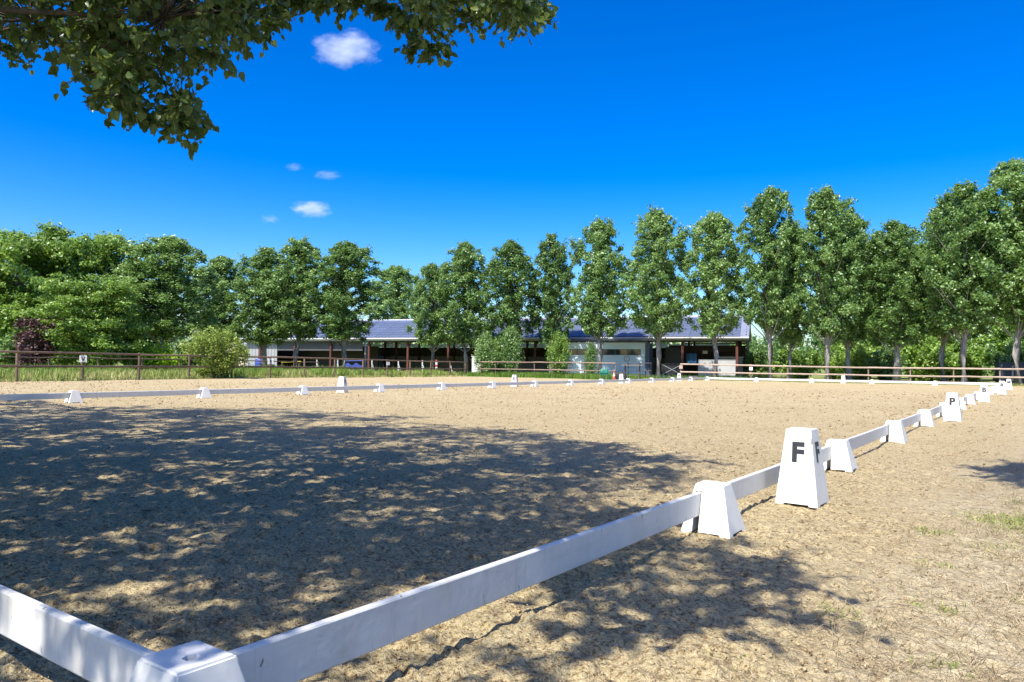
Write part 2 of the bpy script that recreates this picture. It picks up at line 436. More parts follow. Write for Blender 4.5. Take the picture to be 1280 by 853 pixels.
def make_ground():
    view = math.pi/2 + YAW
    fine = np.linspace(view-R(46), view+R(46), 780)
    coarse = np.linspace(view+R(46), view-R(46)+2*math.pi, 110)[1:-1]
    th = np.concatenate([fine, coarse]); nc = len(th)
    near = np.linspace(0.25, 2.2, 22)[:-1]
    ys = np.concatenate([np.arange(485, 28, -0.9), np.arange(28, 7, -0.6)])
    mid = 1068.0/ys
    far = np.geomspace(mid[-1]*1.06, 4000, 46)
    rad = np.concatenate([near, mid, far]); nr = len(rad)
    Rr, T = np.meshgrid(rad, th, indexing='ij')
    X = CAM.x + Rr*np.cos(T); Y = CAM.y + Rr*np.sin(T)
    # churned surface: soft waves, hoof prints, lumps
    fade = 1-sstep(18, 60, Rr)
    f2 = 1-sstep(6, 22, Rr)
    Z = 0.034*(fbm(X*0.75, Y*0.75, 3, 3)-0.5)
    lump = fbm(X*3.1, Y*3.1, 11, 3)
    Z = Z + fade*0.006*np.sin((X+0.5*fbm(X*0.2, Y*0.2, 81, 2))*22)*sstep(0.45, 0.6, fbm(X*0.25, Y*0.12, 83, 3))
    Z = Z - fade*0.022*np.exp(-((X+1.15+0.25*(fbm(Y*0.3, X*0+2, 84, 2)-0.5))/0.38)**2)
    Z = Z + fade*0.026*(lump-0.5)
    w, rid = worley(X*3.3, Y*3.3, 21)
    depth = np.where(rid > 0.45, 0.020*(rid-0.2), 0.0)
    Z = Z - fade*depth*(1-sstep(0.12, 0.34, w)) + fade*depth*0.5*np.exp(-((w-0.42)/0.09)**2)
    w2, rid2 = worley(X*9.0, Y*9.0, 31)
    Z = Z + f2*0.016*(1-sstep(0.1, 0.42, w2))*(rid2 > 0.35)
    Z = Z + f2*0.020*(fbm(X*11, Y*11, 41, 2)-0.5)
    Z = Z + (1-sstep(2.5, 10, Rr))*(0.014*(vnoise(X*28, Y*28, 51)-0.5) + 0.007*(vnoise(X*66, Y*66, 52)-0.5))
    # keep the soil level where the blocks stand
    sand_v = in_sand(X, Y)
    dry = sstep(0.55, 1.9, X + 1.1*(fbm(X*0.9, Y*0.9, 77, 3)-0.5) - 0.10*np.clip(Y-6, 0, 40))*(Y < 60)
    Z = Z*(1-0.35*dry)
    Z = np.where(Rr > 300, 0, Z) + terrain(X, Y) - 0.004
    V = np.stack([X.ravel(), Y.ravel(), Z.ravel()], 1)
    i = np.arange(nr-1)[:, None]*nc; j = np.arange(nc)[None, :]; j2 = (j+1) % nc
    F = np.stack([i+j, i+nc+j, i+nc+j2, i+j2], -1).reshape(-1, 4)
    F = F[:, ::-1]
    fc = V[F].mean(1)
    wob = 0.5*(fbm(fc[:, 0]*0.6, fc[:, 1]*0.6, 91, 3)-0.5)
    ms = in_sand(fc[:, 0]+wob, fc[:, 1]+wob)
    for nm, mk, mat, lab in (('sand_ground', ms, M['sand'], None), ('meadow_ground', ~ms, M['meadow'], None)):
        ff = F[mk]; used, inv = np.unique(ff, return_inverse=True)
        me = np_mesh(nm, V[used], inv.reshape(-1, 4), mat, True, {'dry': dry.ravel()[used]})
        o = link(nm, me)
        o['kind'] = 'structure'
    # close the disc under the camera
    rg = V[:nc]
    me = bpy.data.meshes.new('ground_patch')
    me.from_pydata([tuple(v) for v in rg], [], [tuple(range(nc))])
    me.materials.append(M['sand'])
    o = link('ground_patch', me); o['kind'] = 'structure'
make_ground()

def blades(P, hmin, hmax, wid, lean, r):
    """one bent blade (two triangles) for each root point"""
    n = len(P); h = r.uniform(hmin, hmax, n); a = r.uniform(0, 2*math.pi, n); l = r.normal(0, lean, (n, 2))*h[:, None]
    d = np.stack([np.cos(a), np.sin(a), np.zeros(n)], 1)*(wid*r.uniform(0.6, 1.3, n))[:, None]/2
    midp = P + np.stack([l[:, 0]*0.35, l[:, 1]*0.35, h*0.6], 1)
    tip = P + np.stack([l[:, 0], l[:, 1], h*np.clip(1-np.hypot(l[:, 0], l[:, 1])/np.maximum(h, 1e-3)*0.3, 0.2, 1)], 1)
    V = np.stack([P-d, P+d, midp+d*0.8, midp-d*0.8, tip], 1).reshape(-1, 3)
    b = np.arange(n)[:, None]*5
    F = np.concatenate([b+np.array([[0, 1, 2]]), b+np.array([[0, 2, 3]]), b+np.array([[3, 2, 4]])])
    return V, F

def scatter(name, pts2, hmin, hmax, wid, lean, mat, label, cat):
    z = terrain(pts2[:, 0], pts2[:, 1])-0.015
    V, F = blades(np.c_[pts2, z], hmin, hmax, wid, lean, rng)
    o = link(name, np_mesh(name, V, F, mat))
    tag(o, label, cat, kind='stuff')
    return o

def seg_pts(a, b, n, off0, off1, r):
    a, b = np.array(a), np.array(b); d = b-a; L = np.hypot(*d); d = d/L; nn = np.array([-d[1], d[0]])
    t = r.uniform(0, L, n); o = off0+(off1-off0)*r.random(n)**1.3
    return a + d*t[:, None] + nn*o[:, None]

# tall meadow grass behind and under the timber fence on the left
pm = seg_pts((-36.0, 8), (-42.9, 53.5), 46000, 0.1, 17, rng)
pm = pm[fbm(pm[:, 0]*0.5, pm[:, 1]*0.5, 5, 2) > 0.34]
pm2 = pm[fbm(pm[:, 0]*0.35, pm[:, 1]*0.35, 15, 3) > 0.52]
scatter('tall_grass', pm2[:9000], 0.5, 1.05, 0.04, 0.3, M['green_grass'], 'rank green grass tufts standing above the meadow by the fence', 'grass')
scatter('meadow_grass', pm, 0.2, 0.7, 0.035, 0.3, M['grass'], 'tall yellow green meadow grass behind the brown rail fence', 'grass')
pg = np.concatenate([seg_pts((-43.0, 54.0), (-27.2, 54.3), 16000, 0.1, 6, rng), seg_pts((-42.8, 50), (-27, 60), 6000, 1, 5, rng),
                     seg_pts((-26, 58), (-20, 75), 2500, -3, 3, rng)])
pg = pg[~in_sand(pg[:, 0], pg[:, 1])]
scatter('green_grass', pg, 0.2, 0.6, 0.035, 0.25, M['green_grass'], 'fresh green grass under the saplings by the shed', 'grass')
pe = np.concatenate([seg_pts((-24.2, 61.6), (9, 66.0), 9000, 0.2, 4, rng), seg_pts((-36.0, 8), (-42.9, 53.5), 5000, -0.5, 0.3, rng)])
scatter('verge_grass', pe, 0.06, 0.28, 0.03, 0.5, M['grass'], 'short dry grass along the foot of the rail fences', 'grass')
# dry straw and weeds on the outside of the riding arena
q = np.c_[rng.uniform(0.1, 3.4, 150000), -0.8+13.8*rng.random(150000)**1.7]
keep = rng.random(len(q)) < np.clip(sstep(0.5, 2.2, q[:, 0]-0.09*np.clip(q[:, 1]-2, 0, 40)+0.9*(fbm(q[:, 0]*1.2, q[:, 1]*1.2, 61, 3)-0.5))*1.0, 0, 1)*(0.25+0.75*(fbm(q[:, 0]*2.5, q[:, 1]*2.5, 62, 2) > 0.45))
scatter('dry_straw', q[keep], 0.014, 0.075, 0.0038, 1.7, M['straw'], 'dry straw and dead grass beside the arena boards', 'dry grass')
c = np.array([[1.95, 5.6], [2.1, 5.3], [2.4, 5.8], [2.2, 6.1], [1.75, 5.75], [1.3, 4.9], [1.42, 3.9], [1.5, 3.0], [1.15, 2.6], [1.75, 4.6], [1.62, 2.2], [2.6, 5.2], [3.0, 6.0], [1.9, 3.4], [0.95, 1.75], [2.0, 6.6]])
cnt = [1900, 1900, 1600, 1500, 1100, 160, 80, 80, 80, 220, 70, 1200, 1200, 120, 60, 500]
gp = np.concatenate([ci + rng.normal(0, 0.17 if k > 200 else 0.07, (k, 2)) for ci, k in zip(c, cnt)])
scatter('weeds', gp, 0.012, 0.055, 0.006, 1.0, M['weed'], 'low green weeds in the dry ground beside the arena', 'weeds')

# loose clods of sand
def clods():
    n = 42000
    r_ = 2.0 + 40*rng.random(n)**1.7; a = math.pi/2+YAW + rng.uniform(-R(42), R(42), n)
    x = CAM.x + r_*np.cos(a); y = CAM.y + r_*np.sin(a)
    ok = in_sand(x, y) & (x < 1.5)
    x, y, r_ = x[ok], y[ok], r_[ok]; n = len(x)
    s = (0.002 + 0.006*rng.random(n)**3.0) * (0.7+r_/7)
    base = np.array([[1,0,0],[-1,0,0],[0,1,0],[0,-1,0],[0,0,.6],[0,0,-.6],[.6,.6,.35],[-.6,-.6,.35]], float)[:6]
    V = base[None]*s[:, None, None]*rng.uniform(0.4, 1.6, (n, 6, 3)) + s[:, None, None]*rng.normal(0, 0.25, (n, 6, 3))
    V += np.stack([x, y, 0.001+0*x], 1)[:, None, :]
    fd = 1-sstep(18, 60, r_)
    lift = 0.034*(fbm(x*0.75, y*0.75, 3, 3)-0.5) + fd*0.026*(fbm(x*3.1, y*3.1, 11, 3)-0.5)
    V[:, :, 2] += lift[:, None]+terrain(x, y)[:, None]
    f = np.array([[0,2,4],[2,1,4],[1,3,4],[3,0,4],[2,0,5],[1,2,5],[3,1,5],[0,3,5]])
    F = (np.arange(n)[:, None, None]*6 + f[None]).reshape(-1, 3)
    o = link('sand_clods', np_mesh('sand_clods', V.reshape(-1, 3), F, M['clod']))
    tag(o, 'loose clods scattered over the churned sand', 'clods', kind='stuff')
clods()
# ------------------------------------------------------------------ arena boundary
def boolean(me, cutters):
    a = link('temp_body', me)
    for i, c_ in enumerate(cutters):
        b = link('temp_cut', c_); md = a.modifiers.new('b%d' % i, 'BOOLEAN'); md.operation = 'DIFFERENCE'; md.object = b; md.solver = 'EXACT'
    dg = bpy.context.evaluated_depsgraph_get(); dg.update()
    out = bpy.data.meshes.new_from_object(a.evaluated_get(dg))
    for o in [o for o in scene.objects if o.name.startswith('temp_')]: bpy.data.objects.remove(o)
    return out

def frustum(bx, by, tx, ty, hgt):
    return MB().add([(-bx,-by,0),(bx,-by,0),(bx,by,0),(-bx,by,0),(-tx,-ty,hgt),(tx,-ty,hgt),(tx,ty,hgt),(-tx,ty,hgt)],
                    [(0,3,2,1),(4,5,6,7),(0,1,5,4),(1,2,6,5),(2,3,7,6),(3,0,4,7)])

BOARD_Z0, BOARD_Z1, BOARD_T = 0.122, 0.284, 0.036
def make_block(corner=False):
    body = frustum(0.178, 0.185, 0.100, 0.088, 0.345).mesh('fence_block', M['white'], bevel=0.007)
    cuts = []
    def cut(x0, x1, y0, y1, z0, z1): cuts.append(MB().box(x0, x1, y0, y1, z0, z1).mesh('cut', M['white']))
    if not corner:
        cut(-0.092, -0.048, -0.3, 0.3, -0.05, 0.296)                 # slot for the boards
    else:
        cut(-0.022, 0.022, 0.0, 0.3, -0.05, 0.296)
        cut(-0.3, 0.0, -0.022, 0.022, -0.05, 0.296)
    # arched underside between the feet
    for ax in (0, 1):
        w = 0.115
        v = []
        for s in (-0.3, 0.3):
            for (u, z) in ((-w, -0.05), (w, -0.05), (w*0.9, 0.022), (-w*0.9, 0.022)):
                v.append((u, s, z) if ax == 0 else (s, u, z))
        cuts.append(MB().add(v, [(0,1,2,3),(7,6,5,4),(0,4,5,1),(1,5,6,2),(2,6,7,3),(3,7,4,0)]).mesh('cut', M['white']))
    cuts.append(MB().tube([(0.02, 0.0, 0.27), (0.02, 0.0, 0.36)], 0.026, 6 if corner else 12).mesh('cut', M['white']))
    return boolean(body, cuts)
block_mesh = make_block()
corner_mesh = make_block(True)

ORD = ['', 'first', 'second', 'third', 'fourth', 'fifth', 'sixth', 'seventh', 'eighth', 'ninth', 'tenth', 'eleventh', 'twelfth', 'thirteenth', 'fourteenth', 'fifteenth']
GB = 'white plastic blocks holding the arena boards'
GD = 'white boards round the riding arena'

def board(a, b, label):
    a, b = Vector(a), Vector(b); d = b-a; L = d.length
    t, g = BOARD_T/2, 0.006
    hz = BOARD_Z1-BOARD_Z0
    # profile with rounded edges
    prof = [(-t, 0.006), (-t+0.004, 0), (t-0.004, 0), (t, 0.006), (t, hz-0.009), (t-0.004, hz-0.003), (t-0.010, hz), (-t+0.010, hz), (-t+0.004, hz-0.003), (-t, hz-0.009)]
    n = len(prof); segs = 8
    vs = []; fs = []
    for i in range(segs+1):
        x = L*i/segs; sag = -0.006*math.sin(math.pi*i/segs) + (b.z-a.z)*i/segs
        for (py, pz) in prof: vs.append((x, py, pz+sag))
    for i in range(segs):
        for k in range(n): fs.append((i*n+k, i*n+(k+1) % n, (i+1)*n+(k+1) % n, (i+1)*n+k))
    fs.append(tuple(range(n))); fs.append(tuple(range(segs*n, (segs+1)*n)))
    o = MB().add(vs, fs).build('arena_board', M['board'], loc=(a.x, a.y, BOARD_Z0+a.z), rz=math.atan2(d.y, d.x))
    return tag(o, label, 'board', GD)

def block(x, y, rz, label, me=None):
    o = link('fence_block', me or block_mesh, loc=(x, y, float(terrain(np.array(x), np.array(y)))-0.006), rz=rz)
    o.rotation_euler = (rng.normal(0, 0.008), rng.normal(0, 0.008), rz+rng.normal(0, 0.02))
    return tag(o, label, 'block', GB)

# right long side: the boards run at x = -0.03
YS = [0, 4.0, 8.0, 12.0, 16.0, 20.0, 24.0, 28.0, 32.0, 36.0, 40.0, 44.0, 48.0, 52.0, 56.0, 59.4]
cb_ = block(0.015, -0.02, 0, 'white corner block with a hole in its top, in the near corner', corner_mesh); cb_.location.z += 0.014
for i, y in enumerate(YS):
    if 0 < i < len(YS)-1:
        w_ = {1: 'white block before the F marker', 2: 'white block just past the F marker', 4: 'white block just in front of the P marker'}.get(i, 'white block, %s from the near corner along the lettered side' % ORD[i])
        block(0.04+rng.normal(0, 0.008), y-0.05, 0, w_)
    if i < len(YS)-1:
        y0 = y+0.02 if i == 0 else y-0.02; y1 = YS[i+1]-0.08
        lab = ['long white board running from the near corner block to the first block', 'white board passing behind the F marker', 'white board between the block past F and the next block',
               'white board leading up to the block in front of P'][i] if i < 4 else 'white board, %s from the near corner along the lettered side' % ORD[i+1]
        board((-0.03+rng.normal(0, 0.004), y0, 0.026 if i == 0 else rng.normal(0, 0.003)), (-0.03+rng.normal(0, 0.004), y1, 0), lab)
block(0.04, 59.4, math.pi/2, 'white block in the far corner behind the M marker')
# near short side, leaving the frame beside the corner block
xs = [0, -4.0, -8.0]
for i in range(2):
    board((xs[i]-0.03, -0.02, 0.036), (xs[i+1]+0.08, -0.02, 0.036), ['scuffed white board running sideways from the near corner block', 'white board on the near short side, second from the corner'][i])
    block(xs[i+1], 0.05, math.pi/2, ['white block on the near short side, next to the corner block', 'white block on the near short side, two boards from the corner'][i])
# left long side
def lx(y): return -20.44-0.83*(y-30)/30
LY = [0.39, 4.39] + [v+0.387 for v in range(8, 64, 4)]
for i, y in enumerate(LY):
    last = i == len(LY)-1
    w_ = 'white block in the far corner nearest the shed' if last else 'white block on the side opposite the lettered row, %s from the far corner' % ORD[len(LY)-1-i]
    block(lx(y)-0.04, y, math.pi-0.0277 if not last else math.pi/2, w_)
    if not last:
        y1 = LY[i+1]
        board((lx(y), y+0.04, 0.0), (lx(y1), y1-0.04, 0), 'grey white board on the shed side, %s from the far corner' % ORD[len(LY)-1-i])
# far short side
FX = [(-21.27, 60.39), (-17.04, 60.19), (-12.64, 59.99), (-8.28, 59.79), (-4.11, 59.59), (0.04, 59.4)]
for i, (x, y) in enumerate(FX):
    if 0 < i < 5: block(x, y-0.03, math.pi/2-0.047, 'white block on the far short side, %s from the shed corner' % ORD[i])
    if i < 5:
        x1, y1 = FX[i+1]
        board((x+0.03, y, 0), (x1-0.03, y1, 0), 'bright white board on the far short side, %s from the shed corner' % ORD[i+1])

# ------------------------------------------------------------------ letter markers
MH, MBW, MTW = 0.645, 0.178, 0.104
def make_marker():
    body = frustum(MBW, MBW, MTW, MTW, MH).mesh('letter_marker', M['white'], bevel=0.005)
    cuts = []
    for ax in (0, 1):
        w = 0.12; v = []
        for s in (-0.3, 0.3):
            for (u, z) in ((-w, -0.05), (w, -0.05), (w*0.85, 0.018), (-w*0.85, 0.018)):
                v.append((u, s, z) if ax == 0 else (s, u, z))
        cuts.append(MB().add(v, [(0,1,2,3),(7,6,5,4),(0,4,5,1),(1,5,6,2),(2,6,7,3),(3,7,4,0)]).mesh('cut', M['white']))
    return boolean(body, cuts)
marker_mesh = make_marker()
_letters = {}
def text_mesh(ch, size=0.225, bold=0.010, mat=None):
    key = (ch, size)
    if key in _letters: return _letters[key]
    cu = bpy.data.curves.new('letter', 'FONT')
    cu.body = ch; cu.size = size; cu.align_x = 'CENTER'; cu.align_y = 'BOTTOM_BASELINE'; cu.offset = bold; cu.extrude = 0.0008; cu.resolution_u = 4
    o = link('temp_text', cu)
    dg = bpy.context.evaluated_depsgraph_get(); dg.update()
    me = bpy.data.meshes.new_from_object(o.evaluated_get(dg))
    bpy.data.objects.remove(o)
    me.materials.clear(); me.materials.append(mat or M['letter'])
    _letters[key] = me
    return me
def marker(ch, x, y, rz, label, faces=(0, 1, 3), z=0.0):
    root = link('letter_marker', marker_mesh, loc=(x, y, z-0.006), rz=rz)
    tag(root, label, 'letter marker', 'white lettered pyramids along the arena')
    tilt = math.atan2(MBW-MTW, MH)
    for k in faces:                       # 0: towards the near end, 1: outward (+x), 2: far end, 3: inward
        t = link('letter', text_mesh(ch), root)
        zb = 0.375; off = MBW-(MBW-MTW)*zb/MH+0.0015
        mt_ = Matrix.Rotation(k*math.pi/2, 4, 'Z') @ Matrix.Translation((0, -off, zb)) @ Matrix.Rotation(math.pi/2-tilt, 4, 'X')
        t.matrix_local = mt_
    return root
marker('F', 0.255, 5.50, -0.05, 'large white pyramid marker with a black F, nearest of the letters')
marker('P', 0.35, 18.15, -0.02, 'white pyramid marker with a black P')
marker('B', 0.33, 30.4, 0.03, 'white pyramid marker with a black B')
marker('R', 0.52, 41.0, -0.05, 'white pyramid marker with a black R')
marker('M', 0.50, 51.5, 0.05, 'white pyramid marker with a black M, last of the lettered row')
marker('V', -20.75, 18.85, 0.35, 'white pyramid marker with a black V across the arena', (1,))
marker('E', -21.05, 31.2, 0.30, 'white pyramid marker with a black E across the arena', (0, 1))
marker('S', -21.0, 43.6, 0.30, 'white pyramid marker with a black S beside the green chair', (0, 1))
marker('H', -21.75, 55.2, 0.45, 'white pyramid marker with a black H near the end of the far rail fence', (0,))
marker('C', -10.4, 60.35, 0.0, 'white pyramid marker with a black C on the far short side', (0,))

# ------------------------------------------------------------------ timber rail fences
def rail_fence(name, label, pts, ztop, mats, post_r=0.055, rail_h=0.11, rails=(1.0, 0.52), thick=0.06, every=2, side=0.0, top_extra=0.06, rail_z=None):
    root = empty(name, (pts[0][0], pts[0][1], 0)); o0 = Vector((pts[0][0], pts[0][1], 0))
    tag(root, label, 'fence', 'timber rail fences round the arena')
    zs = [float(terrain(np.array(x), np.array(y))) for x, y in pts]
    for (x, y), zb, zt in zip(pts, zs, ztop):
        h_ = zt+top_extra+rng.normal(0, 0.015)
        t = MB().tube([(0, 0, -0.25), (rng.normal(0, 0.006), rng.normal(0, 0.006), h_)], [post_r*1.05, post_r*0.95], 10)
        p = t.build('post', mats[0], root, smooth=False, loc=Vector((x, y, zb))-o0)
    for rf in rails:
        for i in range(len(pts)-1):
            a = Vector((pts[i][0], pts[i][1], zs[i]+ztop[i]*rf+rng.normal(0, 0.008)))
            b = Vector((pts[i+1][0], pts[i+1][1], zs[i+1]+ztop[i+1]*rf+rng.normal(0, 0.008)))
            d = (b-a).normalized(); s = Vector((d.y, -d.x, 0))*side
            L = (b-a).length
            mesh = MB().tube([(-0.03, 0, 0), (L*0.33, 0, rng.normal(0, .008)), (L*0.66, 0, rng.normal(0, .008)), (L+0.03, 0, 0)], [rail_h/2, rail_h/2*rng.uniform(.92, 1.05), rail_h/2*rng.uniform(.92, 1.05), rail_h/2], 8).mesh('rail', mats[1])
            for v in mesh.vertices: v.co.y *= 0.75
            r_ = link('rail', mesh, root, loc=a+s-o0)
            r_.rotation_euler = (0, -math.asin(max(-1, min(1, (b.z-a.z)/L))), math.atan2(d.y, d.x))
    return root
LP = [(-35.4, 6.75), (-35.93, 9.9), (-36.46, 13.15), (-36.97, 16.25), (-37.47, 19.36), (-37.99, 22.54), (-38.49, 25.62), (-39.01, 28.78), (-39.53, 31.98), (-40.05, 35.14), (-40.57, 38.39), (-41.08, 41.52), (-41.61, 44.74), (-42.14, 47.97), (-42.67, 51.23), (-43.1, 54.0)]
rail_fence('rail_fence', 'long dark brown two rail fence on the meadow side of the arena', LP, [1.36]*len(LP), (M['rail_dark'], M['rail_dark']), side=0.09, post_r=0.062)
SP = [(-43.1, 54.0), (-41.3, 54.15), (-39.59, 54.21), (-37.3, 54.37), (-35.4, 54.5), (-33.46, 54.66), (-31.8, 54.6), (-30.18, 54.55), (-28.6, 54.45), (-27.03, 54.34)]
rail_fence('rail_fence', 'brown two rail fence in front of the shed, ending by the green chair', SP[1:], [1.40]*(len(SP)-1), (M['rail_dark'], M['rail']), side=0.09)
FP = [(-24.15, 61.31), (-21.15, 61.75), (-18.14, 62.2), (-15.19, 62.63), (-12.12, 63.08), (-9.17, 63.52), (-6.23, 63.95), (-3.35, 64.38), (-0.4, 64.81), (2.5, 65.24), (5.4, 65.7)]
rail_fence('rail_fence', 'sun bleached two rail fence behind the far short side', FP, [1.40, 1.37, 1.34, 1.30, 1.27, 1.25, 1.24, 1.24, 1.24, 1.24, 1.24], (M['rail'], M['rail_pink']), side=0.09, rail_h=0.13, rails=(1.0, 0.50))
# second, thinner fence in the meadow
D2 = [(x-5.5-0.4*i, y+1.2) for i, (x, y) in enumerate(LP[:12])]
rail_fence('rail_fence', 'thin weathered two rail fence farther back in the meadow', D2, [1.15]*len(D2), (M['rail_dark'], M['rail_dark']), rail_h=0.08, post_r=0.05)

# small letter plates on the fence posts
def plate(x, y, z, rz, ch, label, size=0.30, mat='off_white'):
    o = MB().box(-size/2, size/2, -0.012, 0.012, 0, size*1.05).build('letter_plate', M[mat], loc=(x, y, z), rz=rz, bevel=0.004)
    tag(o, label, 'sign', 'small plates on the rail fences')
    if ch:
        t = link('letter', text_mesh(ch, 0.30), o); t.location = (0, -0.0135, 0.05); t.rotation_euler = (math.pi/2, 0, 0)
    return o
plate(-36.86, 16.22, 1.10, 1.20, 'V', 'small white plate with a dark letter on the long brown fence', 0.32)
plate(-38.90, 28.75, 1.08, 1.15, 'E', 'small white plate on the fence post by the yellow poles', 0.34)
plate(-40.97, 41.49, 1.05, 1.1, None, 'small blank white plate on the post near the blue jump', 0.26)
plate(-24.10, 61.20, 0.98, 0.25, None, 'faded pink plate on the end post of the far fence', 0.30, 'rail_pink')
plate(-18.12, 62.08, 0.92, 0.3, None, 'small white plate on the far fence by the shed corner', 0.28)
# ------------------------------------------------------------------ open shed with solar roof
BR = math.atan2(0.2858, 0.9583)
shed = empty('open_shed', (-82.12, 56.6, 0), BR)
tag(shed, 'long open farm shed with solar panels on its roof and red brown posts', 'shed')
SL, SW, EV, RG = 62.2, 14.0, 4.45, 6.95
sl = math.hypot(SW/2, RG-EV); st = math.atan2(RG-EV, SW/2)
def slab(v0, z0, v1, z1, t, u0=-0.4, u1=SL+0.3):
    return MB().add([(u0,v0,z0),(u1,v0,z0),(u1,v1,z1),(u0,v1,z1),(u0,v0,z0-t),(u1,v0,z0-t),(u1,v1,z1-t),(u0,v1,z1-t)],
                    [(0,1,2,3),(7,6,5,4),(4,5,1,0),(5,6,2,1),(6,7,3,2),(7,4,0,3)])
roof_ = slab(-0.5, EV-0.18, SW/2, RG, 0.06).build('roof', M['solar_frame'], shed)
slab(SW/2+0.002, RG, SW+0.5, EV-0.18, 0.06).build('roof', M['gray_panel'], shed)
MB().tube([(-0.4, -0.58, EV-0.26), (SL+0.3, -0.58, EV-0.26)], 0.11, 10).build('gutter', M['pale_panel'], roof_)
MB().box(-0.4, SL+0.3, -0.46, -0.40, EV-0.52, EV-0.25).build('fascia', M['pale_panel'], roof_)
MB().tube([(-0.4, SW/2, RG+0.02), (SL+0.3, SW/2, RG+0.02)], 0.07, 8).build('ridge_cap', M['pale_panel'], roof_)
pw, ph = 1.70, 1.02
pm_ = MB().box(0, pw-0.03, 0, ph-0.13, 0.05, 0.085).mesh('solar_panel', M['solar'], bevel=0.008, seg=1)
for r_ in range(7):
    for c_ in range(36):
        o = link('solar_panel', pm_, roof_)
        d = 0.15 + r_*ph
        o.location = (0.45+c_*pw, -0.5+d*math.cos(st), EV-0.18+d*math.sin(st)+0.01)
        o.rotation_euler = (st, 0, 0)
PU = [2.2, 7.5, 12.8, 18.2, 23.5, 28.8, 34.1, 39.5, 44.8, 50.2, 55.8, 61.3]
for u in PU:
    for v in (0.0, SW/2, SW-0.15):
        zt = (EV-0.35 if v != SW/2 else RG-0.5)
        MB().box(u-0.12, u+0.12, v-0.12, v+0.12, -0.1, zt).build('post', M['red_wood'], shed)
    MB().bar((u, -0.4, EV-0.40), (u, SW/2, RG-0.26), 0.16, 0.34).build('rafter', M['red_wood'], shed)
    MB().bar((u, SW/2, RG-0.26), (u, SW+0.4, EV-0.40), 0.16, 0.34).build('rafter', M['red_wood'], shed)
    MB().bar((u, 0.05, EV-1.35), (u, 1.5, EV+0.05), 0.10, 0.14).build('brace', M['red_wood'], shed)
for k in range(6):
    v = 0.3+k*1.25; z = EV-0.18+(v+0.5)/(SW/2+0.5)*(RG-EV+0.18)-0.15
    MB().box(-0.3, SL+0.2, v-0.05, v+0.05, z-0.11, z+0.07).build('purlin', M['tan_wood'], shed)
    v2 = SW-v
    MB().box(-0.3, SL+0.2, v2-0.05, v2+0.05, z-0.11, z+0.07).build('purlin', M['tan_wood'], shed)
# back and left walls
MB().box(0, SL, SW-0.1, SW+0.1, -0.1, 2.3).build('concrete_wall', M['concrete'], shed)
for k in range(5):
    MB().box(0, SL, SW+0.02, SW+0.06, 2.302+k*0.24, 2.302+k*0.24+0.238).build('cladding_board', M['dark_wood'], shed)
for k in range(41):
    if k % 7 == 5: continue
    MB().box(0.1+k*1.5, 1.5+k*1.5, SW+0.065, SW+0.10, 3.52+0.10*((k*37) % 5)/5, 3.95+0.22*((k*53) % 7)/7).build('light_panel', M['sheet'], shed)
MB().box(-0.1, 0.1, 0.2, SW-0.2, -0.1, EV-0.5).build('end_wall', M['gray_panel'], shed)
MB().box(0.1, 4.7, 0.14, 0.24, -0.1, EV-0.5).build('wall_panel', M['gray_panel'], shed)
for k in range(9):
    MB().box(0.3+k*0.5, 0.36+k*0.5, 0.10, 0.138, 0, EV-0.55).build('panel_rib', M['gray_panel'], shed)
for (a, b) in ((4.75, 7.35), (7.65, 12.65), (12.95, 17.2)):
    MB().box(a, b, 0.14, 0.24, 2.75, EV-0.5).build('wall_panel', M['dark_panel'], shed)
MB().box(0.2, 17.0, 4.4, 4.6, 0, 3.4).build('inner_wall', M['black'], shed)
MB().box(17.4, 52, 11.0, 11.12, 0, 1.5).build('partition', M['gray_panel'], shed)
# right hand end: open gable of horizontal boards, gate and door
MB().box(53.6, 55.6, 3.0, 3.1, 1.5, 3.3).build('shutter', M['dark_panel'], shed)
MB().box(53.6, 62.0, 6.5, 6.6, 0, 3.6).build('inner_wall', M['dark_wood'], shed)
for k in range(13):
    z = 3.0+k*0.29; w = SW/2 if z < EV else SW/2*(RG-0.2-z)/(RG-0.2-EV)
    if w < 0.3: continue
    MB().box(SL-0.02, SL+0.04, SW/2-w+0.1, SW/2+w-0.1, z, z+0.2).build('gable_board', M['dark_wood'], shed)
for k in range(4):
    MB().box(55.9, SL, 1.2, 1.26, 2.9+k*0.36, 3.02+k*0.36).build('slat', M['dark_wood'], shed)

gate = empty('yard_gate', (0, 0, 0)); gate.parent = None
def sw(u, v, z=0.0):
    return Vector((-82.12+0.9583*u-0.2858*v, 56.6+0.2858*u+0.9583*v, z))
gate.location = sw(53.5, 0.4); gate.rotation_euler = (0, 0, BR)
tag(gate, 'black metal gate with crossed braces at the shed front', 'gate')
for z in (0.25, 1.45): MB().box(0, 2.3, -0.03, 0.03, z-0.04, z+0.04).build('rail', M['black'], gate)
for x in (0.03, 2.27): MB().box(x-0.04, x+0.04, -0.028, 0.028, 0.02, 1.48).build('stile', M['black'], gate)
MB().bar((0.05, -0.01, 0.27), (2.25, -0.01, 1.43), 0.03, 0.06).build('brace', M['metal'], gate)
MB().bar((0.05, 0.025, 1.43), (2.25, 0.025, 0.27), 0.03, 0.06).build('brace', M['metal'], gate)
MB().box(0.08, 2.2, 0.05, 0.06, 0.3, 1.4).build('mesh_panel', M['black'], gate)

